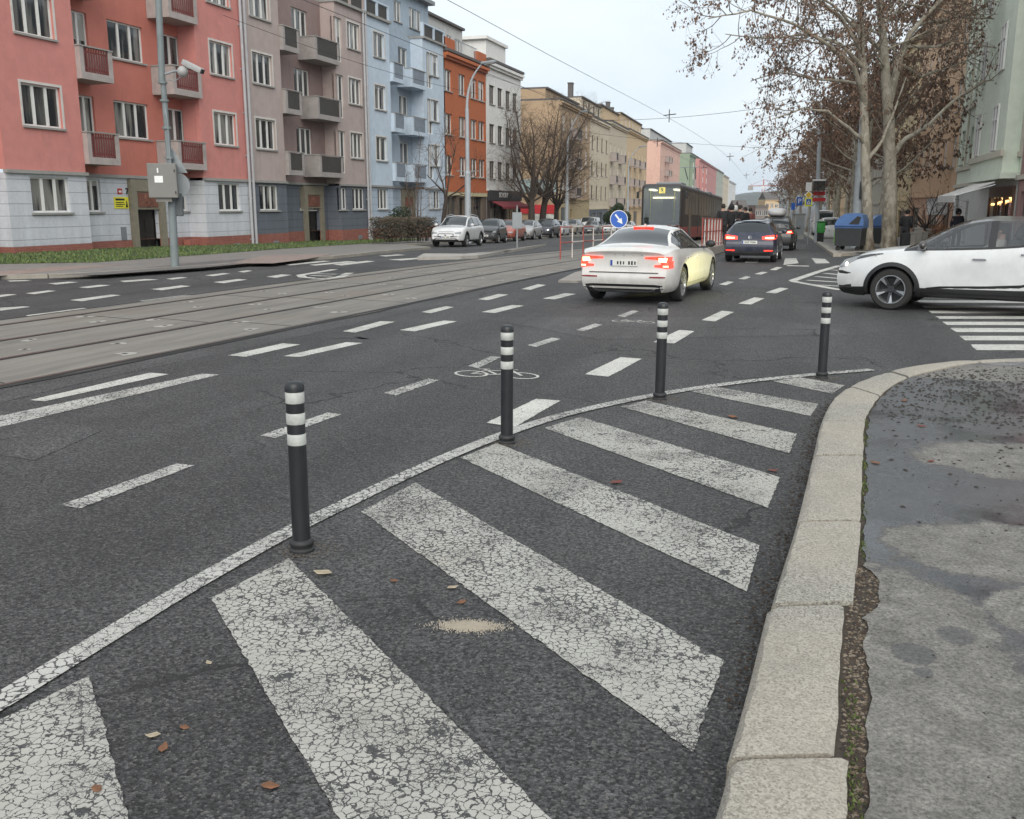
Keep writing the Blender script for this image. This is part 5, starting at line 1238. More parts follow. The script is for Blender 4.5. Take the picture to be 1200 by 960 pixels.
# its neighbour: dark blue estate, then a black car with a roof box and vans beyond
est = Car(4.77, .915, .335, .92, 3.71, [(0, .62), (.1, .76), (.6, .9), (1.3, 1.0), (1.42, 1.02), (1.9, 1.27), (2.3, 1.41), (2.8, 1.475), (3.6, 1.465), (4.2, 1.41), (4.36, 1.375), (4.6, 1.09), (4.68, 1.0), (4.77, .9)],
    [(0, .58), (.6, .85), (1.4, .95), (2.5, .98), (3.8, 1.01), (4.5, 1.0), (4.77, .88)], .60, .24, (1.45, 2.4), (4.34, 4.62), (1.6, 4.25), ((2.6, 2.7), (3.5, 3.6)), None, [(.2, .1), (.4, .02), (.55, .0), (.7, .03), (.85, .05), (1.0, .06), (1.4, .1)], rpl=(.5, .12))
def est_details(root, c, paint):
    for sgn in (1, -1):
        k = MB(); k.tube([(c.L/2-x, sgn*(.585 if x > 1.9 else .57), z) for x, z in ((2.1, 1.40), (2.3, 1.46), (3., 1.505), (3.9, 1.475), (4.15, 1.42))], .016, 6); k.build('roof_rail', CHROME, root)
        k = MB(); cs = smooth_cols([(sgn*.5, .40, .43), (sgn*.66, .40, .435), (sgn*.8, .41, .43)]); c.patch(k, cs if sgn < 0 else cs[::-1], 'rear', .01, False); k.build('reflector', TAILON, root)
    k = MB(); c.patch(k, smooth_cols([(-.72, .245, .35), (-.6, .235, .37), (.6, .235, .37), (.72, .245, .35)]), 'rear', .006, False); k.build('rear_diffuser', BLACKP, root)
    k = MB(); c.patch(k, smooth_cols([(-.6, .335, .35), (.6, .335, .35)], 5), 'rear', .012, False); k.build('diffuser_trim', CHROME, root)
    p = c.P(c.L, 0, .86); k = MB(); mt = Matrix.Translation((p[0]-.012, 0, .87)) @ Matrix.Rotation(-math.pi/2, 4, 'Y'); k.lathe([(.05, 0), (.055, .012), (.065, .012), (.068, 0)], 20, mt, closed=True)
    q = lambda y, z: (p[0]-.02, y, .87+z)
    k.tube([q(-.028, .04), q(-.01, .005), q(0, .03), q(.01, .005), q(.028, .04)], .006, 4); k.tube([q(-.045, .015), q(-.02, -.045), q(0, -.005), q(.02, -.045), q(.045, .015)], .006, 4); k.build('badge', CHROME, root)
    k = MB(); x0 = c.P(4.2, 0, 0)[0]; k.box(x0-.12, x0+.05, -.5, .5, 1.405, 1.43); k.build('roof_spoiler', paint, root)
    k = MB(); p = c.P(4.62, 0, 1.08); k.box(p[0]-.02, p[0]+.0, -.17, .17, 1.04, 1.06); k.build('rear_wiper', BLACKP, root)
EST = make_car('dark blue estate car with lit brake lights and a number plate, seen from behind', None, est, NAVY, 'five', tail='on', details=est_details, name='estate_car', plate=False, text='5AP 7044', lamps={'plate': .70, 'tail': [(.42, .80, .90), (.6, .79, .93), (.78, .79, .95), (.88, .83, .95)], 'hot': [[(.52, .83, .872), (.66, .825, .875), (.8, .83, .88)]]})
q = G(880, 307.5); park(EST, (q.x-.02, q.y+1.9), R(1.0)); EST.scale = (.925,)*3
BLK = car_paint('black_car_paint', (.014, .014, .015)); suv = Car(4.6, .92, .355, .9, 3.6, [(0, .7), (.1, .86), (.6, .99), (1.2, 1.07), (1.3, 1.09), (1.8, 1.4), (2.15, 1.56), (2.6, 1.63), (3.6, 1.62), (4.15, 1.53), (4.3, 1.47), (4.5, 1.12), (4.6, .95)],
    [(0, .66), (.6, .93), (1.3, 1.02), (2.5, 1.06), (3.8, 1.1), (4.4, 1.05), (4.6, .92)], .63, .26, (1.33, 2.2), (4.27, 4.5), (1.5, 4.1), ((2.45, 2.55), (3.4, 3.5)), None, [(.2, .08), (.4, .0), (.6, .0), (.8, .03), (1.0, .06), (1.6, .1)], clad=.2)
def box_details(root, c, paint):
    for sgn in (1, -1): k = MB(); k.tube([(c.L/2-x, sgn*.6, z) for x, z in ((2.2, 1.58), (3., 1.68), (4.0, 1.58))], .018, 6); k.build('roof_rail', BLACKP, root)
B2 = make_car('black car with a lit tail light and roof box, ahead of the blue estate', None, suv, BLK, 'five', tail='on', details=box_details, name='estate_car', plate=False)
p = at(908, 285, 47); park(B2, (p.x+.1, p.y), R(1)); B2.scale = (.93,)*3
rbx = thing('roof_box', 'long pale grey roof box carried on the black car ahead of the blue estate', 'roof box', (p.x+.05, p.y-.2, grade(p.y)+1.56), math.pi/2-R(1))
k = MB(); k.use(M('pale_grey_plastic', (.5, .5, .5), .35, .08, 4)); bmx = bmesh.new(); bmesh.ops.create_uvsphere(bmx, u_segments=20, v_segments=12, radius=1)
for v_ in bmx.verts:
    s_ = lambda a, e: math.copysign(abs(a)**e, a)
    v_.co = Vector((s_(v_.co.x, .6)*1.0, s_(v_.co.y, .5)*.42, s_(v_.co.z, .7)*.2+.2))
k.addbm(bmx); bmx.free(); k.build('box_shell', None, rbx, smooth=60); k = MB(); [k.box(x-.03, x+.03, -.55, .55, -.03, .01) for x in (-.5, .5)]; k.build('crossbars', BLACKP, rbx)
van = Car(4.95, .97, .34, .9, 3.9, [(0, .85), (.1, 1.05), (.5, 1.2), (.75, 1.3), (.85, 1.36), (1.4, 1.8), (1.75, 1.92), (2.5, 1.96), (4.6, 1.94), (4.8, 1.86), (4.9, 1.3), (4.95, 1.0)], [(0, .8), (.6, 1.05), (1., 1.1), (2.5, 1.14), (4.7, 1.16), (4.95, .95)], .8, .27, (.9, 1.7), (4.76, 4.9), (1.05, 2.3), ((1.9, 2.0),), None, [(.2, .06), (.4, 0), (2, .02)])
v1 = make_car('small white van driving away in the distance on the right-hand lane', None, van, WPAINT, 'five', tail='off', name='delivery_van', cat='van', plate=False, dabs=False)
p = at(973, 275, 76); park(v1, (p.x, p.y), R(-2.5)); v1.scale = (.88, .88, .88)
v2 = dup(v1, (0, 0, 0), label='larger pale van far ahead of the small white van'); p = at(964, 272, 96); park(v2, (p.x, p.y), R(-2.5)); v2.scale = (1., 1.05, 1.3)

# --- parked row on the left, noses towards us
hat = Car(4.15, .885, .325, .83, 3.42, [(0, .64), (.1, .78), (.55, .94), (1.0, 1.03), (1.1, 1.06), (1.6, 1.33), (1.95, 1.45), (2.4, 1.5), (3.2, 1.47), (3.75, 1.37), (3.85, 1.32), (4.05, 1.02), (4.15, .85)], [(0, .6), (.55, .88), (1.1, .95), (2.2, .98), (3.4, 1.02), (3.9, .98), (4.15, .8)], .6, .23, (1.14, 2.), (3.82, 4.05), (1.3, 3.7), ((2.25, 2.34), (3.1, 3.2)))
smt = Car(3.0, .83, .29, .55, 2.45, [(0, .66), (.1, .82), (.35, .95), (.6, 1.04), (.68, 1.08), (1.05, 1.4), (1.4, 1.53), (2.0, 1.55), (2.5, 1.5), (2.65, 1.45), (2.9, 1.05), (3.0, .85)], [(0, .62), (.35, .9), (.7, .98), (1.5, 1.0), (2.5, 1.05), (3., .8)], .6, .23, (.7, 1.4), (2.6, 2.9), (.85, 2.3), ((1.75, 1.85),))
kod = Car(4.7, .94, .36, .9, 3.69, [(0, .74), (.08, .92), (.5, 1.03), (1.1, 1.1), (1.25, 1.13), (1.75, 1.42), (2.15, 1.6), (2.7, 1.67), (3.7, 1.65), (4.3, 1.55), (4.4, 1.48), (4.6, 1.1), (4.7, .95)], [(0, .7), (.5, .96), (1.25, 1.05), (2.5, 1.08), (3.8, 1.12), (4.4, 1.06), (4.7, .9)], .66, .27, (1.28, 2.2), (4.36, 4.6), (1.45, 4.2), ((2.45, 2.55), (3.4, 3.5)), clad=.18)
ROW = 'cars parked along the left kerb'
def silver_trim(root, c, paint):
    for sgn in (1, -1): k = MB(); k.tube([(c.L/2-x, sgn*.62, z) for x, z in ((2.1, 1.6), (2.9, 1.715), (3.9, 1.66), (4.2, 1.58))], .016, 6); k.build('roof_rail', CHROME, root)
    k = MB(); c.patch(k, smooth_cols([(-.42, .80, .815), (.42, .80, .815)], 4), 'front', .022, False); k.build('grille_bar', CHROME, root)
    k = MB(); c.patch(k, smooth_cols([(-.75, .53, .56), (0, .52, .55), (.75, .53, .56)], 4), 'front', .015, False); k.build('bumper_trim', BLACKP, root)
cols_ = {'dgrey': car_paint('dark_grey_car_paint', (.06, .065, .07), .3), 'redc': car_paint('faded_red_car_paint', (.36, .09, .06)), 'silver': car_paint('silver_car_paint', (.42, .42, .41), .4), 'dblue': car_paint('slate_car_paint', (.05, .055, .07), .3), 'orange': car_paint('orange_car_paint', (.45, .16, .04)), 'grey': car_paint('mid_grey_car_paint', (.17, .18, .19), .4), 'dred': car_paint('dark_red_car_paint', (.16, .03, .03)), 'beige': car_paint('beige_car_paint', (.36, .31, .25), .2)}
#        px of the front face centre, ground row, depth, car, paint, rims, head, label
SPOTS = [(521, 48, kod, WPAINT, 'five', 'off', 'white off-road car with a black grille, first in the row parked along the left kerb'),
         (567, 57, smt, cols_['dgrey'], 'five', 'off', 'short dark grey two-door car behind the white off-road car'),
         (587, 62.5, hat, cols_['redc'], 'multi', 'off', 'faded red hatchback parked behind the short dark grey car'),
         (610, 69, hat, cols_['silver'], 'multi', 'off', 'silver hatchback half hidden by the grey sign post'),
         (632, 76, suv, cols_['dblue'], 'five', 'on', 'dark slate car with one lit headlight in the parked row'),
         (647, 83.5, hat, WPAINT, 'multi', 'off', 'white hatchback with orange parts, behind the car with the lit headlight'),
         (663, 91, kod, cols_['beige'], 'five', 'off', 'beige off-road car parked below the second street lamp'),
         (690, 99, hat, cols_['grey'], 'five', 'off', 'mid grey hatchback parked beside the dark red one'),
         (686, 107, van, WPAINT, 'five', 'off', 'white van taller than its neighbours, parked in front of the shops'),
         (712, 106, hat, WPAINT, 'five', 'off', 'white hatchback to the left of the round blue sign')]
first = {}
for pxx, dep, c, pm, rim_, hl, lab in SPOTS:
    o = make_car(lab, ROW, c, pm, rim_, head=hl, details=silver_trim if c is kod else None, rear=False, dabs=dep < 60)
    p = at(pxx, 285, dep); b = math.atan(.047) if p.y > 70 else R(4)
    hd = math.pi-b if p.y < 70 else math.pi-b; f = Vector((math.sin(hd), math.cos(hd)))
    park(o, (p.x-f.x*c.L/2, p.y-f.y*c.L/2), hd); o.scale = (.94,)*3
p = at(735, 270, 112); o = dup(o, label='silver blue saloon mostly hidden behind the round blue sign'); park(o, (p.x, p.y), math.pi-.047)
# more traffic-side cars parked on the right pavement side far away, seen as glints
# ---------------------------------------------------------------- trees and plants
def bark_plane():
    t = NT('plane_bark'); v = t.coord('Object', (1, 1, .55)); wv = t.vadd(v, t.noise(5, 3, .6, v, out='Color'), .25)
    c1 = t.voro(7.5, 'F1', wv, 'Color'); s = t.n('ShaderNodeSeparateColor'); t.t.links.new(c1, s.inputs[0])
    c = t.mix(t.ramp(s.outputs[0], .25, .7), (.38, .35, .285), (.28, .255, .2)); c = t.mix(t.ramp(s.outputs[1], .8, .95, 0, .7), c, (.17, .145, .11)); c = t.mix(t.ramp(t.noise(3.2, 5, .7, v), .56, .72, 0, .75), c, (.16, .135, .105))
    z = t.n('ShaderNodeSeparateXYZ'); t.t.links.new(t.coord('Object'), z.inputs[0]); c = t.mix(t.math('MULTIPLY', t.ramp(z.outputs[2], 2.2, .4, 0, .9), t.ramp(t.noise(3, 4, .6, v), .35, .6)), c, (.1, .075, .05))
    t.base(c); t.rough(.85); t.bump(t.noise(12, 4, .6, v), .5, .02); return t.m
PBARK = bark_plane(); DBARK = M('dark_bark', (.055, .043, .035), .9, .3, 8, bump=.6); TWIG = M('brown_twigs', (.105, .075, .055), .85, .25, 10); PTWIG = M('pale_twigs', (.16, .13, .1), .85, .25, 10)
LEAF = [M('withered_leaf_a', (.15, .088, .058), .75, .3, 6), M('withered_leaf_b', (.21, .125, .08), .75, .3, 6), M('withered_leaf_c', (.085, .052, .038), .8, .3, 6)]
class Tree:
    def __init__(s, seed, bark, twig, leaf=None, leafn=6, lsize=.075, up=.25, droop=.0, den=1.):
        s.r = random.Random(seed); s.T = MB(); s.B = MB(); s.L = MB(); s.bark, s.twig, s.leaf, s.leafn, s.ls, s.up, s.droop, s.den = bark, twig, leaf, leafn, lsize, up, droop, den
    def rv(s): return Vector((s.r.gauss(0, 1), s.r.gauss(0, 1), s.r.gauss(0, 1))).normalized()
    def path(s, p, d, L, n, wob, up):
        pts = [p.copy()]; d = d.normalized()
        for i in range(n):
            d = (d+s.rv()*wob+Vector((0, 0, up))).normalized(); p = p+d*(L/n); pts.append(p.copy())
        return pts
    def limb(s, pts, r0, r1, level):
        "a limb along given points, with its own branches"
        m = len(pts); rad = [lerp(r0, r1, (i/(m-1))**.8) for i in range(m)]
        (s.T if level <= 1 else s.B).tube(pts, rad, (10, 7, 5, 3, 3)[level], cap=level < 2)
        if level >= 4: s.leaves(pts); return
        L = sum(((b-a).length for a, b in zip(pts, pts[1:])), 0.)
        cnt = {0: 0, 1: int((L/.62)*s.den), 2: int((L/.32)*s.den), 3: int((L/.26)*s.den)}[level]
        for k in range(cnt):
            f = s.r.uniform(.22, 1) if level > 1 else s.r.uniform(.28, 1); x = f*(m-1); i = min(m-2, int(x)); p = pts[i].lerp(pts[i+1], x-i); d = (pts[i+1]-pts[i]).normalized()
            side = s.rv(); side = (side-d*side.dot(d)).normalized(); nd = (d*s.r.uniform(.3, .9)+side).normalized()
            l2 = {1: s.r.uniform(1.5, 3.0), 2: s.r.uniform(.8, 1.6), 3: s.r.uniform(.35, .8)}[level]*(1.25-.55*f)
            rr = lerp(r0, r1, f)*s.r.uniform(.4, .62); rr = min(rr, {1: .06, 2: .026, 3: .011}[level]); rr = max(rr, {1: .022, 2: .011, 3: .006}[level])
            q = s.path(p, nd, l2, {1: 6, 2: 4, 3: 3}[level], .22, {1: s.up*.35, 2: s.up*.2, 3: -s.droop}[level]); s.limb(q, rr, rr*.35, level+1)
        if level == 3: s.leaves(pts)
    def leaves(s, pts):
        if not s.leaf: return
        for _ in range(s.r.randrange(0, s.leafn+1)):
            p = pts[-1].lerp(pts[0], s.r.random()**1.5)+s.rv()*.03-Vector((0, 0, s.r.uniform(0, .12))); s.L.use(s.leaf[s.r.choice((0, 0, 1, 1, 2))])
            z = (s.rv()*.6-Vector((0, 0, .9))).normalized(); x = z.orthogonal().normalized(); x.rotate(Matrix.Rotation(s.r.random()*6.28, 3, z)); y = z.cross(x); a = s.ls*s.r.uniform(.6, 1.35)
            s.L.poly([p, p+z*a*.7+x*a*.55+y*a*.2, p+z*a*1.7-y*a*.15, p+z*a*.8-x*a*.5+y*a*.25])
    def make(s, name, label, loc, group=None, cat='tree'):
        root = thing(name, label, cat, loc, group=group); s.T.build('trunk', s.bark, root, smooth=60)
        if s.B.v: s.B.build('branches', s.twig, root, smooth=60)
        if s.L.v: s.L.build('crown', None, root)
        return root
def auto_tree(seed, hh, spread, r, fork, bark, twig, leaf=None, leafn=6, n=9, den=1., up=.25, stems=1, lean=0., lsize=.075, first=.3):
    t = Tree(seed, bark, twig, leaf, leafn, lsize, up, den=den); rn = t.r
    for q in range(stems):
        d = Vector((rn.gauss(0, .05)+lean, rn.gauss(0, .05), 1)); tr = t.path(Vector((0, 0, -.2)), d, hh*.86, 12, .05, .12)
        for i, p in enumerate(tr): pass
        rad = [r*(1.35 if i == 0 else 1.1 if i == 1 else 1)*(1-(i/12)**1.3*.85) for i in range(13)]; t.T.tube(tr, rad, 12)
        for k in range(n):
            f = lerp(fork, .97, (k+rn.random()*.6)/n); i = min(11, int(f*12)); p = tr[i].lerp(tr[i+1], f*12-i); a = k*2.4+rn.random()*.8; e = lerp(first, 1.1, (f-fork)/(1-fork))
            L = spread*lerp(1.15, .45, (f-fork)/(1-fork))*rn.uniform(.8, 1.15); d = Vector((math.cos(a), math.sin(a), e)); rr = lerp(r, r*.15, f)*rn.uniform(.38, .55)
            t.limb(t.path(p, d, L, 8, .13, .05*up*4), max(.03, rr), .02, 1)
    return t
# the two near planes: limbs follow the photograph, twigs grow by rule
def near_plane(base, depth, stems, seed, label, leafn=5):
    o = at(base[0], base[1], depth); o.z = grade(o.y)+.12; t = Tree(seed, PBARK, PTWIG, LEAF, leafn, .072, .22, .05, den=1.0)
    for (pts, r0, r1, lv, dd) in stems:
        P = [at(x, y, depth+dz)-o for x, y, dz in pts]; P[0] = P[0] if dd else Vector((0, 0, -.2))
        Q = []
        for a, b in zip(P, P[1:]):
            for i in range(3): Q.append(a.lerp(b, i/3)+t.rv()*(.03 if i else 0))
        Q.append(P[-1])
        if lv == 0:
            m = len(Q); rad = [lerp(r0, r1, (i/(m-1))**1.2)*(1.3 if i == 0 and not dd else 1) for i in range(m)]; t.T.tube(Q, rad, 14)
            n = 6
            for k in range(n):
                f = lerp(.62, .98, k/n); i = min(m-2, int(f*(m-1))); p = Q[i]; a = k*2.2+seed; d = Vector((math.cos(a), math.sin(a), t.r.uniform(.25, .9)))
                t.limb(t.path(p, d, t.r.uniform(2.6, 4.6), 8, .14, .05), r1*.75, .02, 1)
        else: t.limb(Q, r0, r1, lv)
    return t.make('plane_tree', label, o, PLG)
PLG = 'plane trees along the right pavement'
near_plane((1018, 293), 43, [([(1018, 293, 0), (1016, 240, 0), (1014, 190, 0), (1013, 140, .2), (1012, 80, .3), (1008, 30, .4), (1004, -40, .4), (1000, -90, .4)], .24, .06, 0, 0),
    ([(1014, 168, 0), (995, 150, -.4), (970, 130, -1), (940, 127, -1.5), (905, 140, -2.2)], .1, .02, 1, 1), ([(1013, 120, .2), (1000, 78, -.6), (970, 52, -1.4), (930, 28, -2), (880, 12, -3), (830, 22, -3.4)], .13, .02, 1, 1),
    ([(1012, 80, .3), (985, 52, -.5), (950, 40, 1), (900, 45, 1.6), (850, 40, 2)], .1, .02, 1, 1), ([(1010, 60, .3), (985, 20, 0), (950, -8, -1), (900, -20, -1), (850, -30, -1)], .1, .02, 1, 1), ([(1015, 190, 0), (1034, 165, .5), (1048, 130, 1), (1062, 90, 2)], .1, .03, 1, 1), ([(1013, 100, 0), (985, 95, 1), (950, 92, 2), (915, 85, 3), (880, 95, 3)], .08, .02, 1, 1)], 11, 'plane tree with withered leaves in front of the blue-lidded container, left of the thickest trunk', 7)
near_plane((1042, 291), 44.5, [([(1042, 291, 0), (1043, 240, 0), (1043, 185, 0), (1040, 120, -.2), (1036, 60, -.3), (1030, 0, -.3), (1028, -70, 0)], .34, .08, 0, 0),
    ([(1045, 182, 0), (1062, 162, -.4), (1090, 145, -1), (1118, 118, -1.2), (1152, 95, -1), (1185, 90, -1)], .14, .025, 1, 1), ([(1042, 118, -.1), (1054, 70, -.2), (1066, 40, -.4), (1090, 14, -.5), (1120, -15, 0), (1150, -30, 0)], .2, .03, 1, 1),
    ([(1060, 55, -.3), (1095, 55, -.6), (1130, 50, -.6), (1175, 58, -1)], .08, .02, 1, 1), ([(1036, 60, 0), (1005, 35, -1), (975, 5, -1.6), (930, -20, -2)], .11, .02, 1, 1), ([(1054, 75, 0), (1080, 90, 1), (1110, 80, 2), (1160, 60, 2)], .08, .02, 1, 1), ([(1075, 30, 0), (1120, 20, .5), (1170, 22, .6), (1215, 10, 1)], .07, .02, 1, 1), ([(1033, 30, 0), (1060, 5, 2), (1100, 10, 2.4), (1140, 25, 3)], .08, .02, 1, 1)], 23, 'plane tree with the thickest pale trunk and a low limb reaching right', 3)
var = [auto_tree(31+i, 13.6+i*.5, 4.5, .22+.02*i, .3, PBARK, PTWIG, LEAF, 12, 11, .9, .2, lsize=.1, first=.28) for i in range(3)]
base_ = []
spots = [(55, 2.3, 0), (63, 2.0, 1), (71.5, 2.2, 2), (80, 2.1, 0), (89, 2.2, 1), (98, 2., 2), (108, 2.1, 0), (118, 2.2, 1), (129, 2.1, 2), (141, 2., 0), (154, 2.2, 1), (168, 2.1, 2), (184, 2.2, 0)]
flab = ['plane tree with a brown crown standing behind the blue-lidded container', 'plane tree with a forked pale trunk beside the green litter bin', 'plane tree behind the yellow crossing sign']
for i, (y, off, k) in enumerate(spots):
    x = rkx(y)+off+.5+random.uniform(-.15, .15); lab = flab[i] if i < 3 else 'plane tree deep in the brown row at the far end of the right pavement'
    if k < len(base_): o = dup(base_[k], (x, y, grade(y)+.12), random.uniform(0, 6.28), lab); o.scale = (1, 1, random.uniform(.92, 1.06))
    else: o = var[k].make('plane_tree', lab, (x, y, grade(y)+.12), PLG); base_.append(o)
for o in [o for o in COL.objects if o.name.startswith('plane_tree') and o.get('label') in ('plane tree deep in the brown row at the far end of the right pavement',)]: o['group'] = 'distant plane trees'
def fork_lime(seed, hh, spread, r, lean):
    t = Tree(seed, DBARK, TWIG, None, 0, up=.3, den=1.1); rn = t.r; tr = t.path(Vector((0, 0, -.2)), Vector((lean, rn.gauss(0, .06), 1)), hh*.3, 6, .06, .1)
    t.T.tube(tr, [r*1.3, r*1.05, r, r*.95, r*.9, r*.85, r*.8], 12)
    for k in range(6):
        a = k*2.4+rn.random(); f = rn.uniform(.72, 1); p = tr[int(f*6)] if k else tr[-1]; d = Vector((math.cos(a)*.62, math.sin(a)*.62, 1)) if k else Vector((.1, 0, 1))
        t.limb(t.path(p, d, hh*rn.uniform(.52, .72), 9, .13, .06), r*rn.uniform(.45, .6), .022, 1)
    for k in range(3):
        a = k*2.1+rn.random(); t.limb(t.path(tr[5], Vector((math.cos(a), math.sin(a), .35)), spread*rn.uniform(.8, 1.1), 8, .14, .04), r*.35, .02, 1)
    return t
# bare limes on the left
LG = 'bare lime trees at the left corner'
def lime(pxx, depth, seed, hh, spread, r, label, n=9, den=1.1, lean=0, fork=.26, stems=1):
    p = at(pxx, 255, depth); t = auto_tree(seed, hh, spread, r, fork, DBARK, TWIG, None, 0, n, den, .35, stems, lean, first=.55) if 0 else fork_lime(seed, hh, spread, r, lean); return t.make('lime_tree', label, (p.x, p.y, grade(p.y)+.1), LG)
lime(622, 84, 41, 12.2, 4.6, .3, 'bare dark lime tree with a stout leaning trunk, left one of its trio', 11, 1.15, .08)
lime(634, 88, 45, 13.6, 4.8, .3, 'bare dark lime tree in the middle of its trio, with the tallest crown', 12, 1.15, .02)
lime(652, 92, 47, 11.5, 4.4, .24, 'bare dark lime tree beside the second street lamp', 10, 1.1, -.02)
p = at(516, 275, 57); t = Tree(55, DBARK, TWIG, None, 0, up=.3, den=.9)
def loc_(pts, dep, o): return [at(x, y, dep+dz)-o for x, y, dz in pts]
o = Vector((p.x, p.y, grade(p.y)+.15))
t.T.tube([Vector((0, 0, -.2))]+loc_([(519, 262, 0), (521, 245, 0), (523, 232, 0)], 57, o), [.16, .13, .12, .11], 10)
for L_ in ([(523, 232, 0), (535, 225, 0), (548, 214, -.3), (560, 205, -.5)], [(522, 236, 0), (519, 215, .3), (512, 195, .5), (506, 180, .8)], [(523, 232, 0), (526, 210, 0), (530, 190, .4), (534, 172, .4)], [(522, 240, 0), (530, 230, 1), (545, 228, 1.5)], [(520, 225, 0), (510, 215, -.8), (500, 205, -1)]): t.limb(loc_(L_, 57, o), .06, .02, 1)
t.make('young_tree', 'small bare dark tree with a crooked trunk by the blue house and white car', o)
p = at(488, 280, 55); t = Tree(61, DBARK, TWIG, None, 0, up=.6, den=.55); o = Vector((p.x, p.y, grade(p.y)+.15))
for k in range(6):
    d = Vector((t.r.gauss(0, .2), t.r.gauss(0, .2), 1)); t.limb(t.path(Vector((t.r.uniform(-.3, .3), t.r.uniform(-.3, .3), 0)), d, t.r.uniform(3, 6.2), 8, .08, .1), .035, .012, 2)
t.make('tall_shrub', 'tall thin bare shrub rising behind the trimmed hedge in front of the blue house', o, cat='shrub')
# clipped hedges
HLEAF = [M('hedge_twig_a', (.075, .055, .04), .85, .3, 9), M('hedge_twig_b', (.11, .08, .055), .85, .3, 9), M('hedge_twig_c', (.05, .05, .028), .85, .3, 9)]
def hedge(px0, px1, depth, hh, label, seed, thick=1.0):
    a, b = at(px0, 280, depth), at(px1, 280, depth+1.2); d = Vector((b.x-a.x, b.y-a.y, 0)); L = d.length; r = random.Random(seed); root = thing('clipped_hedge', label, 'hedge', (a.x, a.y, grade(a.y)+.15), math.atan2(d.y, d.x), 'clipped hedges by the blue house')
    st = MB(); fo_ = MB()
    for k in range(int(L*14)):
        x, y = r.uniform(0, L), r.uniform(0, thick); q = [Vector((x, y, 0)), Vector((x+r.gauss(0, .12), y+r.gauss(0, .12), hh*.5)), Vector((x+r.gauss(0, .2), y+r.gauss(0, .15), hh*r.uniform(.8, 1.0)))]; st.tube(q, [.018, .012, .005], 4, False)
    for k in range(int(L*thick*hh*2200)):
        x, y, z = r.uniform(-.12, L+.12), r.uniform(-.1, thick+.1), hh*r.uniform(.18, 1.02)+r.gauss(0, .03); fo_.use(HLEAF[r.randrange(3)]); s_ = r.uniform(.03, .075); u = Vector((r.gauss(0, 1), r.gauss(0, 1), r.gauss(0, 1))).normalized()*s_; w_ = u.orthogonal().normalized()*s_*.5; p = Vector((x, y, z)); fo_.poly([p-u, p+w_, p+u, p-w_])
    st.build('stems', DBARK, root); fo_.build('foliage', None, root)
hedge(450, 474, 49.5, 1.25, 'trimmed brown hedge block nearer the mauve house', 3); hedge(477, 511, 52.5, 1.25, 'longer trimmed brown hedge block beside the white parked car', 4)
p = at(470, 268, 56.5); sb_ = MB(); r_ = random.Random(9); GSH = M('evergreen_leaf', (.028, .045, .02), .6, .3, 6); root = thing('evergreen_shrub', 'small dark evergreen shrub by the blue house door', 'shrub', (p.x, p.y, grade(p.y)+.15))
def leafball(mb, c, rad, n, ls, r_):
    for k in range(n):
        d = Vector((r_.gauss(0, 1), r_.gauss(0, 1), r_.gauss(0, 1))).normalized()*rad*r_.random()**.4; q = Vector(c)+Vector((d.x, d.y, d.z*.9)); u = Vector((r_.gauss(0, 1), r_.gauss(0, 1), r_.gauss(0, 1))).normalized()*ls*r_.uniform(.6, 1.3); w_ = u.orthogonal().normalized()*ls*.45; mb.poly([q-u, q+w_, q+u, q-w_])
leafball(sb_, (0, 0, 1.2), .85, 1500, .07, r_); sb_.build('foliage', GSH, root); st = MB(); st.tube([(0, 0, -.1), (0, 0, 1.2)], .05, 6); st.build('trunk', DBARK, root)
p = at(722, 262, 108); root = thing('evergreen_tree', 'dark evergreen tree behind the round blue sign', 'tree', (p.x, p.y, grade(p.y)+.1)); k = MB()
for q in ((0, 0, 2.0, 1.0), (.8, .3, 1.7, .8), (-.8, .2, 1.6, .8), (.2, .2, 2.7, .6)): leafball(k, q[:3], q[3], 1400, .12, r_)
k.build('crown', GSH, root); st = MB(); st.tube([(0, 0, -.1), (0, 0, 2)], .1, 8); st.build('trunk', DBARK, root)
# bare shrub and planter on the right
p = at(1086, 265, 50); t = Tree(71, DBARK, DBARK, None, 0, up=.25, den=.8); o = Vector((p.x, p.y, grade(p.y)+.12))
t.T.tube([(0, 0, -.2), (.05, 0, .6), (0, 0, 1.1)], [.11, .09, .09], 8)
for k in range(9): a = k*.7; t.limb(t.path(Vector((0, 0, .5+.07*k)), Vector((math.cos(a), math.sin(a), .9)), 2.3, 6, .15, .05), .05, .015, 2)
t.make('bare_shrub', 'dark bare shrub with spreading twigs in front of the terracotta house', o, cat='shrub')
p = at(1101, 262, 49); k = MB(); root = thing('red_shrub', 'low reddish brown shrub beside the bare one on the right pavement', 'shrub', (p.x, p.y, grade(p.y)+.12))
r_ = random.Random(14)
for q in range(4): k.use(M('russet_leaf_'+'abcd'[q], (.16+.03*q, .07+.01*q, .035), .8, .3, 6)); leafball(k, (0, 0, .6), .62, 320, .05, r_)
k.build('foliage', None, root); st = MB(); [st.tube([(0, 0, 0), (.4*math.cos(a), .4*math.sin(a), .9)], .012, 4) for a in range(6)]; st.build('stems', DBARK, root)
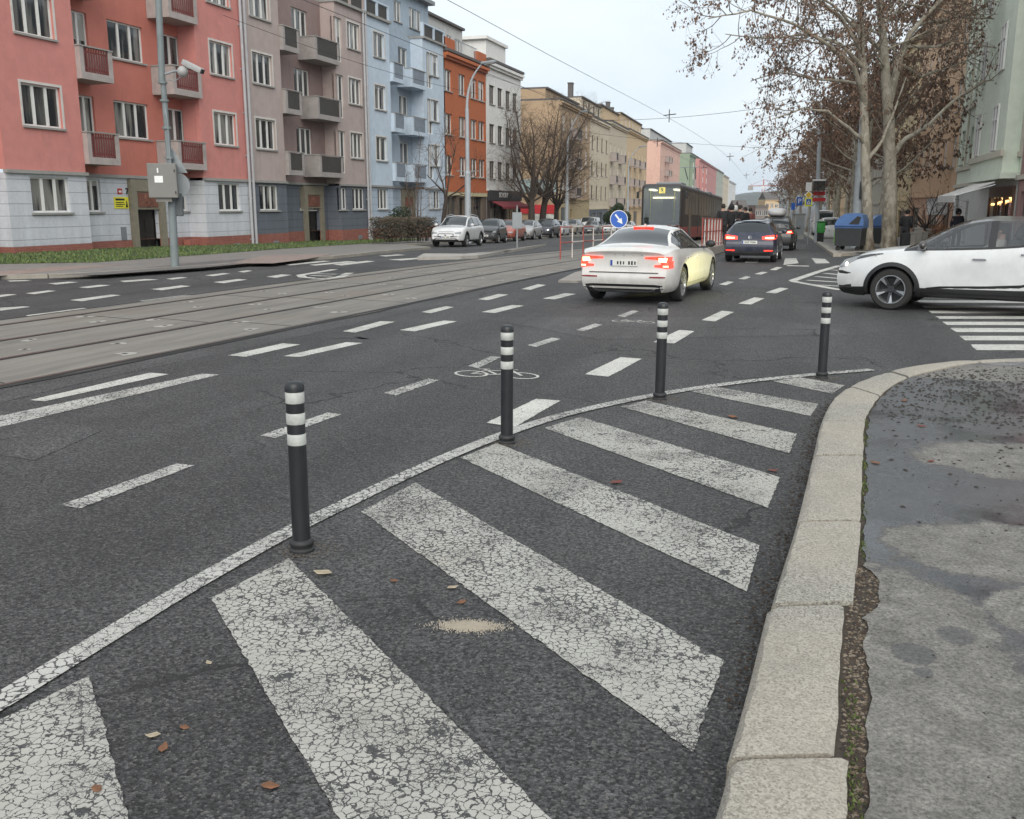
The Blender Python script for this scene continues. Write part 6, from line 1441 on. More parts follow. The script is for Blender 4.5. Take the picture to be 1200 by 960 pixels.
# ---------------------------------------------------------------- bollards
BOLL = M('anthracite_powder_coat', (.017, .0185, .021), .42, .18, 14); REFL = M('reflective_band', (.46, .47, .44), .4, .2, 16); RINGM = M('bollard_rubber', (.02, .02, .021), .6, .2, 12)
bpx = [((354, 645), 197, 'black striped bollard nearest the camera, standing alone at the left'), ((594, 519), 132, 'black striped bollard second nearest, in front of the bicycle marking'), ((773, 468), 111, 'black striped bollard third along the curved line, below the silver saloon'), ((963, 443), 99, 'black striped bollard farthest along, near the crossover and the kerb')]
rt = None; BH = .865
for (b, hpx, lab) in bpx:
    g_ = G(*b); 
    if rt is None:
        rt = thing('bollard', lab, 'bollard', g_, 0, 'striped bollards along the hatched area'); m = MB()
        m.lathe([(.0445, .03), (.0445, BH-.055), (.045, BH-.05)], 32); m.build('post', BOLL, rt, smooth=50)
        m = MB(); m.lathe([(.001, BH-.05), (.0475, BH-.05), (.0475, BH-.032), (.0445, BH-.016), (.036, BH-.004), (.02, BH), (.001, BH)], 32); m.build('cap', BOLL, rt, smooth=50)
        for z in (.758, .654, .550): m = MB(); m.lathe([(.045, z), (.0463, z+.002), (.0463, z+.053), (.045, z+.055)], 32); m.build('reflective_band', REFL, rt, smooth=40)
        m = MB(); m.lathe([(.001, -.01), (.062, -.01), (.063, .012), (.056, .02), (.056, .032), (.061, .038), (.061, .05), (.053, .06), (.048, .064), (.001, .064)], 32); m.build('base_ring', RINGM, rt, smooth=40); o = rt
    else: o = dup(rt, g_, random.random()*6, lab)
    o.rotation_euler = (R(random.uniform(-.4, .4)), R(random.uniform(-.5, .3)), random.random()*6)
# ---------------------------------------------------------------- poles, lamps, signs
def Pz(px_, depth, dz=.12): p = at(px_, 260, depth); return Vector((p.x, p.y, grade(p.y)+dz))
BLUES = M('blue_sign_face', (.02, .10, .42), .4, .06, 5); YELS = M('yellow_sign_face', (.72, .72, .06), .4, .05, 5); GREYB = M('sign_back_grey', (.25, .27, .28), .5, .12, 4); WHP = M('white_sign_face', (.66, .66, .65), .45, .06, 5)
# traffic pole with cabinet and camera on the left pavement
b = G(205, 311, .12); dep = Vector(b).dot(FH); loc = lambda x, y, dz=0: at(x, y, dep+dz)-b
root = thing('camera_pole', 'grey pole with a control cabinet and a white camera in front of the red house', 'pole', b)
m = MB(); m.tube([(0, 0, -.1), loc(199.5, 200)], [.11, .095], 14); m.tube([loc(199.5, 201), loc(191, 95)], [.072, .072], 12); m.tube([loc(190, 96, -.01), loc(183, -60, -.01)], [.085, .08], 12)
for y in (97, 118, 150, 185): c = loc(199.5-(200-y)*.085, y); m.lathe([(.09, -.03), (.115, -.03), (.115, .03), (.09, .03)], 12, Matrix.Translation(c), closed=True)
m.build('pole', M('weathered_grey_pole', (.17, .195, .198), .6, .2, 3, streak=True), root, smooth=50)
rotc = Matrix.Rotation(YAW+.25, 4, 'Z'); c = loc(191, 212, -.25); m = MB(); m.use(M('grey_cabinet_paint', (.18, .175, .158), .55, .12, 3, streak=True)); sc_ = dep/1145
m.box(-.36, .36, -.2, .2, -.44, .44, Matrix.Translation(c) @ rotc, bev=.015); m.box(-.2, .2, -.12, .12, -.54, -.441, Matrix.Translation(c) @ rotc); cb_ = m.build('cabinet', None, root)
m = MB(); m.box(-.19, .02, -.206, -.2005, -.05, .12, Matrix.Translation(c) @ rotc); m.box(-.115, -.08, -.206, -.2005, .2, .32, Matrix.Translation(c) @ rotc); m.build('label_sticker', SIGNW, cb_)
m = MB(); [m.box(.3, .33, -.215, -.2005, z, z+.07, Matrix.Translation(c) @ rotc) for z in (-.34, .22)]; m.build('hinge', BLACKP, cb_)
m = MB(); q = loc(207, 217, .12); m.lathe([(.001, 0), (.34, 0), (.34, .03), (.001, .03)], 24, Matrix.Translation(q) @ Matrix.Rotation(.5, 4, 'Z') @ Matrix.Rotation(-math.pi/2, 4, 'X')); m.build('round_sign', GREYB, root)
q = loc(203, 190, .12); m = MB(); m.prism([q+RT*(-.36)+Vector((0, 0, -.28)), q+RT*.36+Vector((0, 0, -.28)), q+Vector((0, 0, .36))], FH*.02); m.build('triangular_sign', GREYB, root)
q = loc(205, 240, .1); m = MB(); m.box(-.16, .2, -.1, .18, -.3, .3, Matrix.Translation(q) @ rotc, bev=.02); m.build('signal_box', M('dark_grey_plastic', (.075, .085, .09), .5, .15, 6), root)
m = MB(); q0, q1 = loc(190, 88), loc(216, 82, -.15); m.tube([q0, loc(203, 84), q1], .03, 8); m.tube([loc(190, 92), loc(205, 95), loc(216, 88)], .012, 6); m.tube([loc(189, 100), loc(196, 140, -.08), loc(200, 195, -.1)], .014, 6); m.build('camera_bracket', GREYB, root)
cw = M('white_camera_housing', (.34, .34, .33), .4, .1, 6); q = loc(214, 84, -.15); m = MB(); m.ball(q, .14, 16, 10); q = loc(224, 81, -.15); m.box(-.26, .3, -.1, .1, .0, .14, Matrix.Translation(q) @ Matrix.Rotation(.15, 4, 'Z') @ Matrix.Rotation(.45, 4, 'Y'), bev=.02); cm_ = m.build('camera', cw, root, smooth=40)
m = MB(); m.box(.301, .32, -.08, .08, .02, .12, Matrix.Translation(q) @ Matrix.Rotation(.15, 4, 'Z') @ Matrix.Rotation(.45, 4, 'Y')); m.build('lens_hood', BLACKP, cm_)
# street lamps on the left
LMP = 'street lamps on the left side'
def lamp(px_, depth, top, arm, label, r=.16, collar=.45, bar=True):
    b = Pz(px_, depth); root = thing('street_lamp', label, 'street lamp', b, 0, LMP); ht = at(px_, top, depth).z-b.z; m = MB()
    m.tube([(0, 0, -.1), (0, 0, ht*collar)], [r*1.15, r], 14); m.tube([(0, 0, ht*collar), (0, 0, ht*.82)], [r*.72, r*.62], 12); m.lathe([(r, ht*collar-.05), (r*1.12, ht*collar-.05), (r*.8, ht*collar+.08), (r*.6, ht*collar+.08)], 14, closed=True)
    e = Vector(at(arm[0], arm[1], depth-.3)-b); s_ = Vector((0, 0, ht*.82)); c = Vector((0, 0, ht*1.0)); pts = [s_*(1-t)**2+c*2*t*(1-t)+e*t*t for t in [i/10 for i in range(11)]]; m.tube(pts, [lerp(r*.5, .045, i/10) for i in range(11)], 8)
    m.build('post', POLEPAINT, root, smooth=50); d = (pts[-1]-pts[-2]).normalized(); m = MB(); mt = Matrix.Translation(e) @ Matrix.Rotation(math.atan2(d.y, d.x), 4, 'Z') @ Matrix.Rotation(-.08, 4, 'Y')
    m.box(-.1, .75, -.17, .17, -.08, .07, mt, bev=.05); o = m.build('lamp_head', GREYB, root, smooth=40); m = MB(); m.box(.1, .68, -.12, .12, -.1, -.0801, mt); m.build('diffuser', M('lamp_diffuser', (.5, .5, .48), .3, .1, 5), o)
    if bar: m = MB(); z = ht*.44; dd = RT*.62; m.tube([Vector((0, 0, z))-dd, Vector((0, 0, z))+dd], .025, 6); m.build('crossbar', GREYB, root)
    return root
lamp(548.5, 56, 92, (566, 74), 'grey street lamp with a curved arm rising behind the white off-road car', .17, .43)
lamp(664, 88, 150, (681, 131), 'grey street lamp with a curved arm beside the bare lime trees', .17, .45)
lamp(735, 118, 182, (750, 172), 'grey street lamp directly behind the round blue sign', .16, .4, False)
# cluttered crossarm mast near the orange building's roof: antenna
b = Pz(606, 43, .0); root = thing('sign_post', 'grey post with the back of a tall narrow sign on the tram island', 'sign post', b); m = MB(); m.tube([(0, 0, -.1), (0, 0, 1.95)], .035, 10); m.build('post', STEEL, root); m = MB(); h0, h1 = at(606, 268, 43).z-b.z, at(606, 249, 43).z-b.z; m.box(-.21, .21, -.07, -.04, h0, h1, Matrix.Rotation(YAW, 4, 'Z'), bev=.01); m.build('sign_panel', GREYB, root); m = MB(); [m.box(-.05, .05, -.04, .04, z, z+.05, Matrix.Rotation(YAW, 4, 'Z')) for z in (h0+.1, h1-.15)]; m.build('clamp', STEEL, root)
# round blue keep-right sign
d0 = 31; b = Pz(725, d0, .1); root = thing('traffic_sign', 'round blue sign with a white arrow pointing down right on the platform nose', 'road sign', b, YAW); zc = at(725, 257, d0).z-b.z; rr = 10.4*d0/1145
m = MB(); m.tube([(0, 0, -.1), (0, 0, zc+rr*.8)], .03, 10); m.build('post', STEEL, root); m = MB(); tr_m = Matrix.Translation((0, -.04, zc)) @ Matrix.Rotation(math.pi/2, 4, 'X')
m.use(BLUES); m.lathe([(.001, 0), (rr*.93, 0), (rr*.93, .012), (.001, .012)], 40, tr_m); m.use(SIGNW); m.lathe([(rr*.93, .0), (rr*.93, .014), (rr, .014), (rr, 0)], 40, tr_m, closed=True); disc = m.build('sign_face', None, root)
m = MB(); A = [(-.1, .62), (.1, .62), (.1, -.05), (.34, -.05), (0, -.62), (-.34, -.05), (-.1, -.05)]; ca, sa = math.cos(R(38)), math.sin(R(38)); m.prism([(rr*(x*ca-y*sa), -.056, zc+rr*(x*sa+y*ca)) for x, y in [(a*.95, b_*1.1) for a, b_ in A]], (0, .003, 0)); m.build('arrow', SIGNW, disc)
# railings
REDP = M('red_rail_paint', (.33, .07, .055), .5, .15, 8); WHTP = M('white_rail_paint', (.55, .5, .46), .5, .15, 8)
def railing(pts, zf, hh, step, label, rails, name='railing', ramp=None):
    L = [0.]; 
    for a, b in zip(pts, pts[1:]): L.append(L[-1]+math.hypot(b[0]-a[0], b[1]-a[1]))
    def pos(s): return Vector((interp([(l, p[0]) for l, p in zip(L, pts)], s), interp([(l, p[1]) for l, p in zip(L, pts)], s)))
    o = pos(0); root = thing(name, label, 'railing', (o.x, o.y, zf(o.y))); n = int(L[-1]/step)
    for k in range(n+1):
        p = pos(k*step); m = MB(); z = zf(p.y)-zf(o.y); m.tube([(p.x-o.x, p.y-o.y, z-.1), (p.x-o.x, p.y-o.y, z+hh)], .024, 8); m.build('post', WHTP if k % 2 else REDP, root)
    for z in rails:
        m = MB(); m.use(WHTP if rails[z] == 'w' else REDP)
        for k in range(n):
            a, b = pos(k*step), pos((k+1)*step)
            if rails[z] == 'a': m.use(WHTP if k % 2 else REDP)
            m.tube([(a.x-o.x, a.y-o.y, zf(a.y)-zf(o.y)+z), (b.x-o.x, b.y-o.y, zf(b.y)-zf(o.y)+z)], .023, 8)
        m.build('rail', None, root)
    return root
a = at(828, 291, 38.5); railing([(a.x-.05, a.y-1.2), (a.x, a.y), (-4.25, 60), (-5.1, 85)], plat_z, 1.12, .55, 'red and white platform railing beside the dark blue estate car', {1.12: 'r', .62: 'r', .12: 'w'}, 'platform_railing')
mid = lambda y: (railx(1, y)+railx(2, y))/2
railing([(mid(y), y) for y in (32, 36, 40, 46, 52, 58)], lambda y: grade(y)+.01, 1.08, 1.5, 'low red and white railing between the two tram tracks', {1.08: 'a', .55: 'a'}, 'track_railing')
# ---------------------------------------------------------------- tram
d0 = 59.5; fl, fr = at(752, 250, d0), at(797.5, 250, d0); c = (fl+fr)/2; W = 1.25; L = 30; tr_rz = -math.pi/2-R(-1.0)
root = thing('tram', 'dark grey and red tram coming towards us with its cab lit', 'tram', (c.x, c.y, grade(c.y)), tr_rz); root.rotation_euler = (0, -.018*-1*.0-.018, tr_rz)
TG = M('tram_dark_grey', (.06, .052, .05), .5, .12, 3); TR_ = M('tram_red', (.30, .035, .03), .35, .12, 3); TW = glass_mat('tram_side_glass', (.05, .043, .041), None, .32)
def ring(x, w, z0, z1, rr=.28, n=5):
    out = []
    for cy, cz, a0 in ((w-rr, z1-rr, 0), (-(w-rr), z1-rr, 90), (-(w-.05), z0+.05, 180), (w-.05, z0+.05, 270)):
        r_ = rr if a0 < 180 else .05
        for i in range(n+1): a = R(a0+90*i/n); out.append((x, cy+r_*math.cos(a), cz+r_*math.sin(a)))
    return out
def loft(mb, rings, front=True):
    n = len(rings[0]); b = len(mb.v)
    for r in rings: mb.v += r
    for i in range(len(rings)-1):
        for k in range(n): q = (k+1) % n; mb.face((b+i*n+k, b+i*n+q, b+(i+1)*n+q, b+(i+1)*n+k))
    mb.face([b+(len(rings)-1)*n+k for k in range(n)])
    if front: mb.face([b+k for k in range(n)][::-1])

TBK = M('tram_black', (.02, .02, .021), .35, .1, 5)
m = MB(); loft(m, [ring(.0, W-.10, 1.03, 3.45), ring(-.12, W-.02, 1.01, 3.55), ring(-1.0, W, 1.0, 3.6), ring(-L, W, 1.0, 3.6)], False); m.build('body', TG, root, smooth=40)
m = MB(); loft(m, [ring(.10, W-.22, .3, 1.0, .1), ring(.02, W-.05, .28, 1.0, .05), ring(-1, W, .28, 1.0, .03), ring(-L, W, .28, 1.0, .03)]); m.build('skirt', TR_, root, smooth=40, fix=True)
m = MB(); m.box(-.3, .16, -W+.16, W-.16, .5, 1.02, bev=.07); bmp = m.build('front_bumper', TBK, root, smooth=40)
o = link('fleet_number', text_mesh('9447', .26, SIGNW, .004, .0), bmp, (.166, 0, .84)); o.rotation_euler = (math.pi/2, 0, math.pi/2); o.data['space'] = 1
o.scale = (1.7, 1, 1)
ws = [(y, z) for _, y, z in ring(0, W-.15, 1.08, 3.40, .2)]
m = MB(); m.prism([(.0, y, z) for y, z in ws], (.02, 0, 0)); m.build('windscreen', SEEG, root)
fr2 = [(y, z) for _, y, z in ring(0, W-.09, 1.03, 3.46, .26)]; m = MB(); n = len(ws); m.v += [(.021, y, z) for y, z in ws]+[(.012, y, z) for y, z in fr2]
for i in range(n): q = (i+1) % n; m.face((i, q, n+q, n+i))
m.build('windscreen_surround', TBK, root)
CI = M('tram_interior', (.2, .21, .21), .7, .15, 3); CD = M('tram_interior_dark', (.09, .10, .11), .7, .2, 3)
m = MB(); m.use(CI); m.poly([(-2.6, -1.15, 1.05), (-2.6, 1.15, 1.05), (-2.6, 1.15, 3.5), (-2.6, -1.15, 3.5)]); m.use(CD); m.poly([(-2.6, -1.15, 1.05), (-.03, -1.15, 1.05), (-.03, 1.15, 1.05), (-2.6, 1.15, 1.05)]); m.use(CI)
m.poly([(-2.6, -1.15, 3.3), (-2.6, 1.15, 3.3), (-.03, 1.15, 3.3), (-.03, -1.15, 3.3)])
for s_ in (-1, 1): m.poly([(-2.6, s_*1.15, 1.05), (-.03, s_*1.15, 1.05), (-.03, s_*1.15, 3.5), (-2.6, s_*1.15, 3.5)])
m.build('cab_interior', None, root)
TL = glow('tram_ceiling_lamp', (1, .9, .6), 2.6, (.6, .6, .5)); m = MB(); m.use(TL)
for s_ in (-.75, .75): m.box(-2.4, -.5, s_-.14, s_+.14, 3.2, 3.28)
m.box(-2.55, -2.45, -.9, .5, 2.75, 2.85); m.build('ceiling_lamp', None, root)
m = MB(); m.use(CD); m.box(-.9, -.25, -1., 1., 1.06, 1.35, bev=.05); m.box(-2.5, -2.42, -.25, .35, 1.06, 2.7); m.use(YELS)
for y in (-.95, .55, .95): m.tube([(-1.8, y, 1.05), (-1.8, y, 3.29)], .03, 8)
m.build('cab_fittings', None, root)
m = MB(); m.box(-.12, -.08, -.19, .19, 3.0, 3.36, bev=.015); dsp = m.build('line_display', glow('amber_display', (1, .78, .1), 1.6, (.3, .2, .05)), root); tm = text_mesh('9', .3, INK, .004, .008); o = link('line_number', tm, dsp, (-.075, 0, 3.18)); o.rotation_euler = (math.pi/2, 0, math.pi/2)
x = -1.5; k = 0
while x > -L+1.5:      # windows and doors on both sides
    wl = 1.35 if k % 4 == 1 else 1.9; door = k % 4 == 1
    for s_ in (-1, 1):
        m = MB(); y0, y1 = sorted((s_*(W+.002), s_*(W+.016))); m.box(x-wl, x, y0, y1, .45 if door else 1.75, 3.2); m.build('door' if door else 'side_window', TW, root)
    x -= wl+.22; k += 1
for xx in (-9.6, -19.6):
    m = MB(); loft(m, [ring(xx-.2, W+.02, .4, 3.63), ring(xx+.2, W+.02, .4, 3.63)]); m.build('bellows', TBK, root)
m = MB(); m.use(GREYB); [m.box(a-2.6, a, -.8, .8, 3.601, 3.78, bev=.05) for a in (-3, -12, -22)]; m.build('roof_equipment', None, root)
m = MB(); m.tube([(-14.6, -.5, 3.7), (-15.9, -.3, 4.5), (-14.5, -.4, 5.3)], .035, 6); m.tube([(-14.6, .5, 3.7), (-15.9, .3, 4.5), (-14.5, .4, 5.3)], .035, 6); m.tube([(-14.5, -.7, 5.32), (-14.5, .7, 5.32)], .03, 6); m.build('pantograph', GREYB, root)
for s_ in (-1, 1):
    m = MB(); m.ball((.12, s_*.8, .78), .09, 10, 8, (.5, 1.3, .8)); m.build('headlight', DRL, root); m = MB(); m.tube([(-.3, s_*(W-.05), 3.2), (-.1, s_*(W+.2), 3.1)], .025, 6); m.box(-.12, -.02, *sorted((s_*(W+.14), s_*(W+.3))), 2.7, 3.1, bev=.03); m.build('mirror', TBK, root)
for a in (-2.6, -7, -12.5, -17, -22.5, -27):
    for s_ in (-1, 1): m = MB(); m.lathe([(.001, -.06), (.3, -.06), (.3, .06), (.001, .06)], 20, Matrix.Translation((a, s_*.72, .3)) @ Matrix.Rotation(math.pi/2, 4, 'X')); m.build('wheel', STEEL, root)
# ---------------------------------------------------------------- overhead wires
WIRE = M('overhead_wire', (.035, .035, .037), .6, .1, 4)
def wire(pts, r, label, group=None, hangers=()):
    o = Vector(pts[0]); root = thing('overhead_wire', label, 'overhead wire', o, group=group); m = MB(); m.tube([Vector(p)-o for p in pts], r, 5); m.build('cable', WIRE, root)
    for a in hangers:
        m = MB(); a = Vector(a)-o; m.tube([a+Vector((0, 0, -.25)), a+Vector((0, 0, .3))], .022, 5); m.tube([a+Vector((-.25, 0, .05)), a+Vector((.3, 0, .1))], .022, 5); m.build('hanger', WIRE, root)
def track_c(k, y): return (railx(k, y)+railx(k+1, y))/2
def wz(y): return grade(y)+5.75
wire([(track_c(0, y)+.15*math.sin(y*.12), y, wz(y)+.1*math.cos(y*.14)) for y in range(-4, 200, 6)], .0065, 'tram contact wire above the near track', None, [(track_c(0, y), y, wz(y)+.1) for y in (44, 72, 100)])
wire([(track_c(2, y)+.15*math.sin(y*.12), y, wz(y)+.1*math.cos(y*.14)) for y in range(-4, 200, 6)], .0065, 'tram contact wire above the far track and the tram', None, [(track_c(2, y), y, wz(y)+.1) for y in (58, 86)])
def span(a, b, sag, label):
    a, b = Vector(a), Vector(b); wire([a.lerp(b, i/12)-Vector((0, 0, sag*4*(i/12)*(1-i/12))) for i in range(13)], .011, label)
span(at(700, 141, 60), at(1005, 107, 47), .35, 'span wire sagging over the street above the tram')
span(at(664, 152, 88), at(965, 176, 70), .3, 'lower span wire crossing the sky in the distance')
span(at(262, 18, 44), at(560, 110, 62), .3, 'long cable slung past the mauve and blue house fronts')
span(at(548, 80, 56), at(700, 128, 100), .1, 'feeder cable running from the first street lamp to the far lamps')
# ---------------------------------------------------------------- right-hand street furniture
b = Pz(1004, 46.5); root = thing('tram_mast', 'tall thick grey mast behind the blue-lidded container', 'mast', b); tp_ = at(1013, 110, 46.5)-b; m = MB(); m.tube([(0, 0, -.1), tp_*.55], [.215, .19], 18); m.tube([tp_*.55, tp_], [.16, .13], 16); m.lathe([(.19, -.06), (.215, -.06), (.215, .06), (.19, .06)], 18, Matrix.Translation(tp_*.55), closed=True); m.build('post', POLEPAINT, root, smooth=50); m = MB(); m.box(-.25, .25, -.32, -.2, 1.0, 1.5, bev=.02); m.build('junction_box', GREYB, root); m = MB(); m.box(.02, .3, -.34, -.2, 2.3, 3.1, bev=.02); m.build('signal_back', BLACKP, root)
b = Pz(958.5, 63); root = thing('tram_mast', 'thinner grey mast with red flag signs beside the green litter bin', 'mast', b); tp_ = at(957, 190, 63)-b; m = MB(); m.tube([(0, 0, -.1), (tp_.x, tp_.y, 8.4)], [.15, .12], 14); m.build('post', POLEPAINT, root, smooth=50)
def board(par, b, px0, px1, py0, py1, depth, mat, name, th=.05, txt=None, tm=None, ts=None):
    p0, p1 = at(px0, py1, depth)-b, at(px1, py0, depth)-b; c_ = (p0+p1)/2; w_ = abs((p1-p0).dot(RT)); h_ = p1.z-p0.z; M4 = Matrix.Translation(c_) @ Matrix.Rotation(YAW, 4, 'Z'); m = MB(); m.box(-w_/2, w_/2, -th/2, th/2, -h_/2, h_/2, M4, bev=.008); o = m.build(name, mat, par)
    if txt: q = link('lettering', text_mesh(txt, ts or h_*.75, tm, .003, .0), o); q.matrix_local = M4 @ Matrix.Translation((0, -th/2-.004, 0)) @ Matrix.Rotation(math.pi/2, 4, 'X')
    return o, M4, w_, h_
board(root, b, 953, 967, 224.5, 229, 62.7, SIGNRED, 'street_name_board'); board(root, b, 952, 967.5, 232, 236, 62.6, SIGNRED, 'stop_board')
o, M4, w_, h_ = board(root, b, 952.5, 967, 212.5, 223.6, 62.5, M('dark_display', (.06, .055, .05), .3, .2, 3), 'display_box', .25); m = MB(); m.box(-w_*.5, w_*.5, -.2, .2, h_*.5+.003, h_*.5+.12, M4, bev=.02); m.build('display_roof', WHP, o)
b = Pz(948, 58); root = thing('crossing_sign', 'yellow-edged pedestrian crossing sign on a thin post before the plane trees', 'road sign', b); m = MB(); m.tube([(0, 0, -.1), (0, 0, at(948, 213, 58).z-b.z)], .035, 10); m.build('post', STEEL, root)
o, M4, w_, h_ = board(root, b, 943, 952, 231.5, 242, 57.9, YELS, 'sign_face', .03); m = MB(); m.box(-w_*.34, w_*.34, -.019, -.0155, -h_*.33, h_*.33, M4); m.build('blue_square', BLUES, o); m = MB(); m.prism([M4 @ Vector(p) for p in ((-w_*.28, -.022, -h_*.26), (w_*.28, -.022, -h_*.26), (0, -.022, h_*.27))], M4.to_3x3() @ Vector((0, .002, 0))); tri = m.build('white_triangle', SIGNW, o)
m = MB(); m.tube([M4 @ Vector(p) for p in ((-.05, -.026, -h_*.22), (0, -.026, -h_*.05), (.0, -.026, h_*.06))], .018, 5); m.tube([M4 @ Vector(p) for p in ((.06, -.026, -h_*.22), (0, -.026, -h_*.05))], .018, 5); m.ball(M4 @ Vector((0, -.026, h_*.12)), .024, 8, 6); m.build('walking_figure', INK, tri)
M4 = Matrix.Translation(at(947.5, 228.5, 57.9)-b) @ Matrix.Rotation(YAW, 4, 'Z') @ Matrix.Rotation(math.pi/4, 4, 'Y'); m = MB(); m.box(-.17, .17, -.015, .015, -.17, .17, M4); o = m.build('priority_sign', SIGNW, root); m = MB(); m.box(-.13, .13, -.019, -.0155, -.13, .13, M4); m.build('yellow_diamond', M('amber_face', (.65, .42, .03), .4, .05, 5), o)
board(root, b, 944, 951.5, 214, 224, 57.9, WHP, 'white_panel', .03)
for (px0, px1, py0, py1, dep_, lab) in ((933.5, 940.5, 231, 241, 72, 'blue square sign with a white P on the right pavement near the grey cabinet'), (927, 932, 238, 246, 84, 'small blue sign on the kerb behind the blue parking sign')):
    b = Pz((px0+px1)/2, dep_); root = thing('blue_road_sign', lab, 'road sign', b); m = MB(); m.tube([(0, 0, -.1), (0, 0, at(px0, py0, dep_).z-b.z)], .035, 8); m.build('post', STEEL, root); board(root, b, px0, px1, py0, py1, dep_-.1, BLUES, 'sign_face', .03, 'P' if px0 > 930 else None, SIGNW, .5)
b = Pz(935.5, 70); root = thing('ticket_kiosk', 'grey upright cabinet standing by the kerb below the blue parking sign', 'kiosk', b, YAW); m = MB(); m.box(-.35, .35, -.4, .4, 0, 1.75, bev=.03); m.build('cabinet_body', M('kiosk_grey', (.33, .33, .31), .6, .15, 3, streak=True), root); m = MB(); m.box(-.28, .28, -.415, -.401, .3, 1.6); m.build('door', GREYB, root); m = MB(); m.box(-.4, .4, -.45, .45, 1.751, 1.83); m.build('roof', GREYB, root)
b = Pz(962.5, 61); root = thing('litter_bin', 'bright green litter bin on a black foot beside the thinner mast', 'litter bin', b, YAW); m = MB(); m.box(-.22, .22, -.2, .2, .55, 1.2, bev=.06); m.build('bin_body', M('bright_green_plastic', (.05, .30, .06), .45, .15, 6), root, smooth=40); m = MB(); m.box(-.25, .25, -.23, .23, 1.201, 1.28, bev=.03); m.build('lid', M('dark_green_plastic', (.03, .16, .04), .45, .15, 6), root); m = MB(); m.box(-.17, .17, -.15, .15, 0, .549); m.build('foot', BLACKP, root)
# waste containers with rounded lids
def container(px_, depth, lab, rz):
    b = Pz(px_, depth); root = thing('waste_container', lab, 'waste container', b, rz, 'waste containers with blue lids'); BL = M('blue_container_lid', (.07, .15, .33), .4, .12, 3); m = MB()
    m.prism([(-.52, -.68, .2), (.52, -.68, .2), (.55, -.68, .95), (-.55, -.68, .95)], (0, 1.36, 0)); m.build('body', M('black_container_plastic', (.02, .021, .023), .5, .2, 5), root)
    m = MB(); m.box(-.585, -.552, -.6, .6, .3, .92); m.build('green_panel', M('lime_green_panel', (.16, .36, .08), .5, .12, 5), root); m = MB(); prof = [(-.58, .951)]+[(-.58+.58*(1-math.cos(R(a)))*1.0, .951+.62*math.sin(R(a))) for a in range(8, 91, 8)]+[(.3, 1.57), (.52, 1.5), (.6, 1.25), (.6, .951)]
    m.prism([(x, -.7, z) for x, z in prof], (0, 1.4, 0)); lid = m.build('lid', BL, root, smooth=30); m = MB(); m.prism([(.0, -.705, 1.12), (.42, -.705, 1.12), (.5, -.705, 1.42), (.34, -.705, 1.46)], (0, -.012, 0)); m.build('side_flap', BLACKP, lid)
    m = MB(); [m.tube([(-.56, y, 1.04), (.6, y, 1.04)], .03, 6) for y in (-.73, .73)]; m.build('trunnion_bar', M('dark_blue_plastic', (.04, .08, .2), .45, .1, 5), root)
    for x in (-.4, .4):
        for y in (-.55, .55): m = MB(); m.lathe([(.001, -.03), (.1, -.03), (.1, .03), (.001, .03)], 14, Matrix.Translation((x, y, .1)) @ Matrix.Rotation(math.pi/2, 4, 'X')); m.build('wheel', RUBBER, root)
container(998, 42, 'blue-lidded waste container with a lime green side between mast and tree', YAW-.5); container(1032, 47.5, 'blue-lidded waste container farther back, half hidden behind two plane trunks', YAW-.2)
# yellow globe lamp sign on the corner, planter blocks
b = at(1200, 226, 41); root = thing('globe_sign', 'yellow globe sign on a black bracket at the right edge', 'hanging sign', (b.x, b.y, b.z)); m = MB(); m.ball(at(1192, 224, 41)-b, .24, 18, 12, (1, 1, .85)); m.build('globe', M('yellow_globe', (.62, .42, .03), .35, .12, 3), root, smooth=90); m = MB(); m.tube([at(1192, 231, 41)-b, at(1196, 236, 41)-b, at(1215, 238, 41.6)-b], .035, 8); m.build('bracket', BLACKP, root)
PLW = 'low concrete blocks by the bare shrub'
for i, (px_, dd, hh_) in enumerate(((1070, 48.5, .75), (1077, 48.8, .95), (1084, 49.0, .75), (1092, 49.2, .9))):
    b = Pz(px_, dd); root = thing('concrete_block', ['pale low concrete block at the left end of the planter row', 'taller concrete block second from the left in the planter row', 'lower concrete block third from the left in the planter row', 'concrete block next to the russet shrub'][i], 'concrete block', b, YAW-.1, PLW); m = MB(); m.box(-.14, .14, -.2, .2, 0, hh_-.08, bev=.02); m.build('block', CONC, root); m = MB(); m.box(-.17, .17, -.23, .23, hh_-.079, hh_, bev=.015); m.build('cap', SILL, root)
# ---------------------------------------------------------------- far end: crane, low houses, hills
b = at(893, 250, 620); root = thing('tower_crane', 'pale red tower crane far beyond the end of the street', 'crane', (b.x, b.y, grade(b.y))); CR = M('faded_crane_red', (.42, .15, .13), .7, .1, 2); m = MB(); zt = at(893, 218, 620).z-grade(b.y)
for sx_, sy_ in ((-.8, -.8), (.8, -.8), (.8, .8), (-.8, .8)): m.tube([(sx_, sy_, 0), (sx_, sy_, zt)], .18, 4)
z = 0
while z < zt-2: m.tube([(-.8, -.8, z), (.8, -.8, z+2)], .12, 4); m.tube([(.8, .8, z), (-.8, .8, z+2)], .12, 4); m.tube([(-.8, .8, z), (-.8, -.8, z+2)], .12, 4); z += 2
m.build('mast', CR, root); m = MB(); m.tube([(-9, 0, zt), (15, 3, zt+.4)], .35, 4); m.tube([(-9, 0, zt), (0, 0, zt+4), (15, 3, zt+.5)], .12, 4); m.tube([(0, 0, zt), (0, 0, zt+4)], .5, 4); m.build('jib', CR, root); m = MB(); m.box(-9.5, -6.5, -1.2, 1.2, zt-2.6, zt); m.build('counterweight', CONC, root); m = MB(); m.box(-.9, .9, -2.2, -.9, zt-2, zt); m.build('cab', WHP, root)
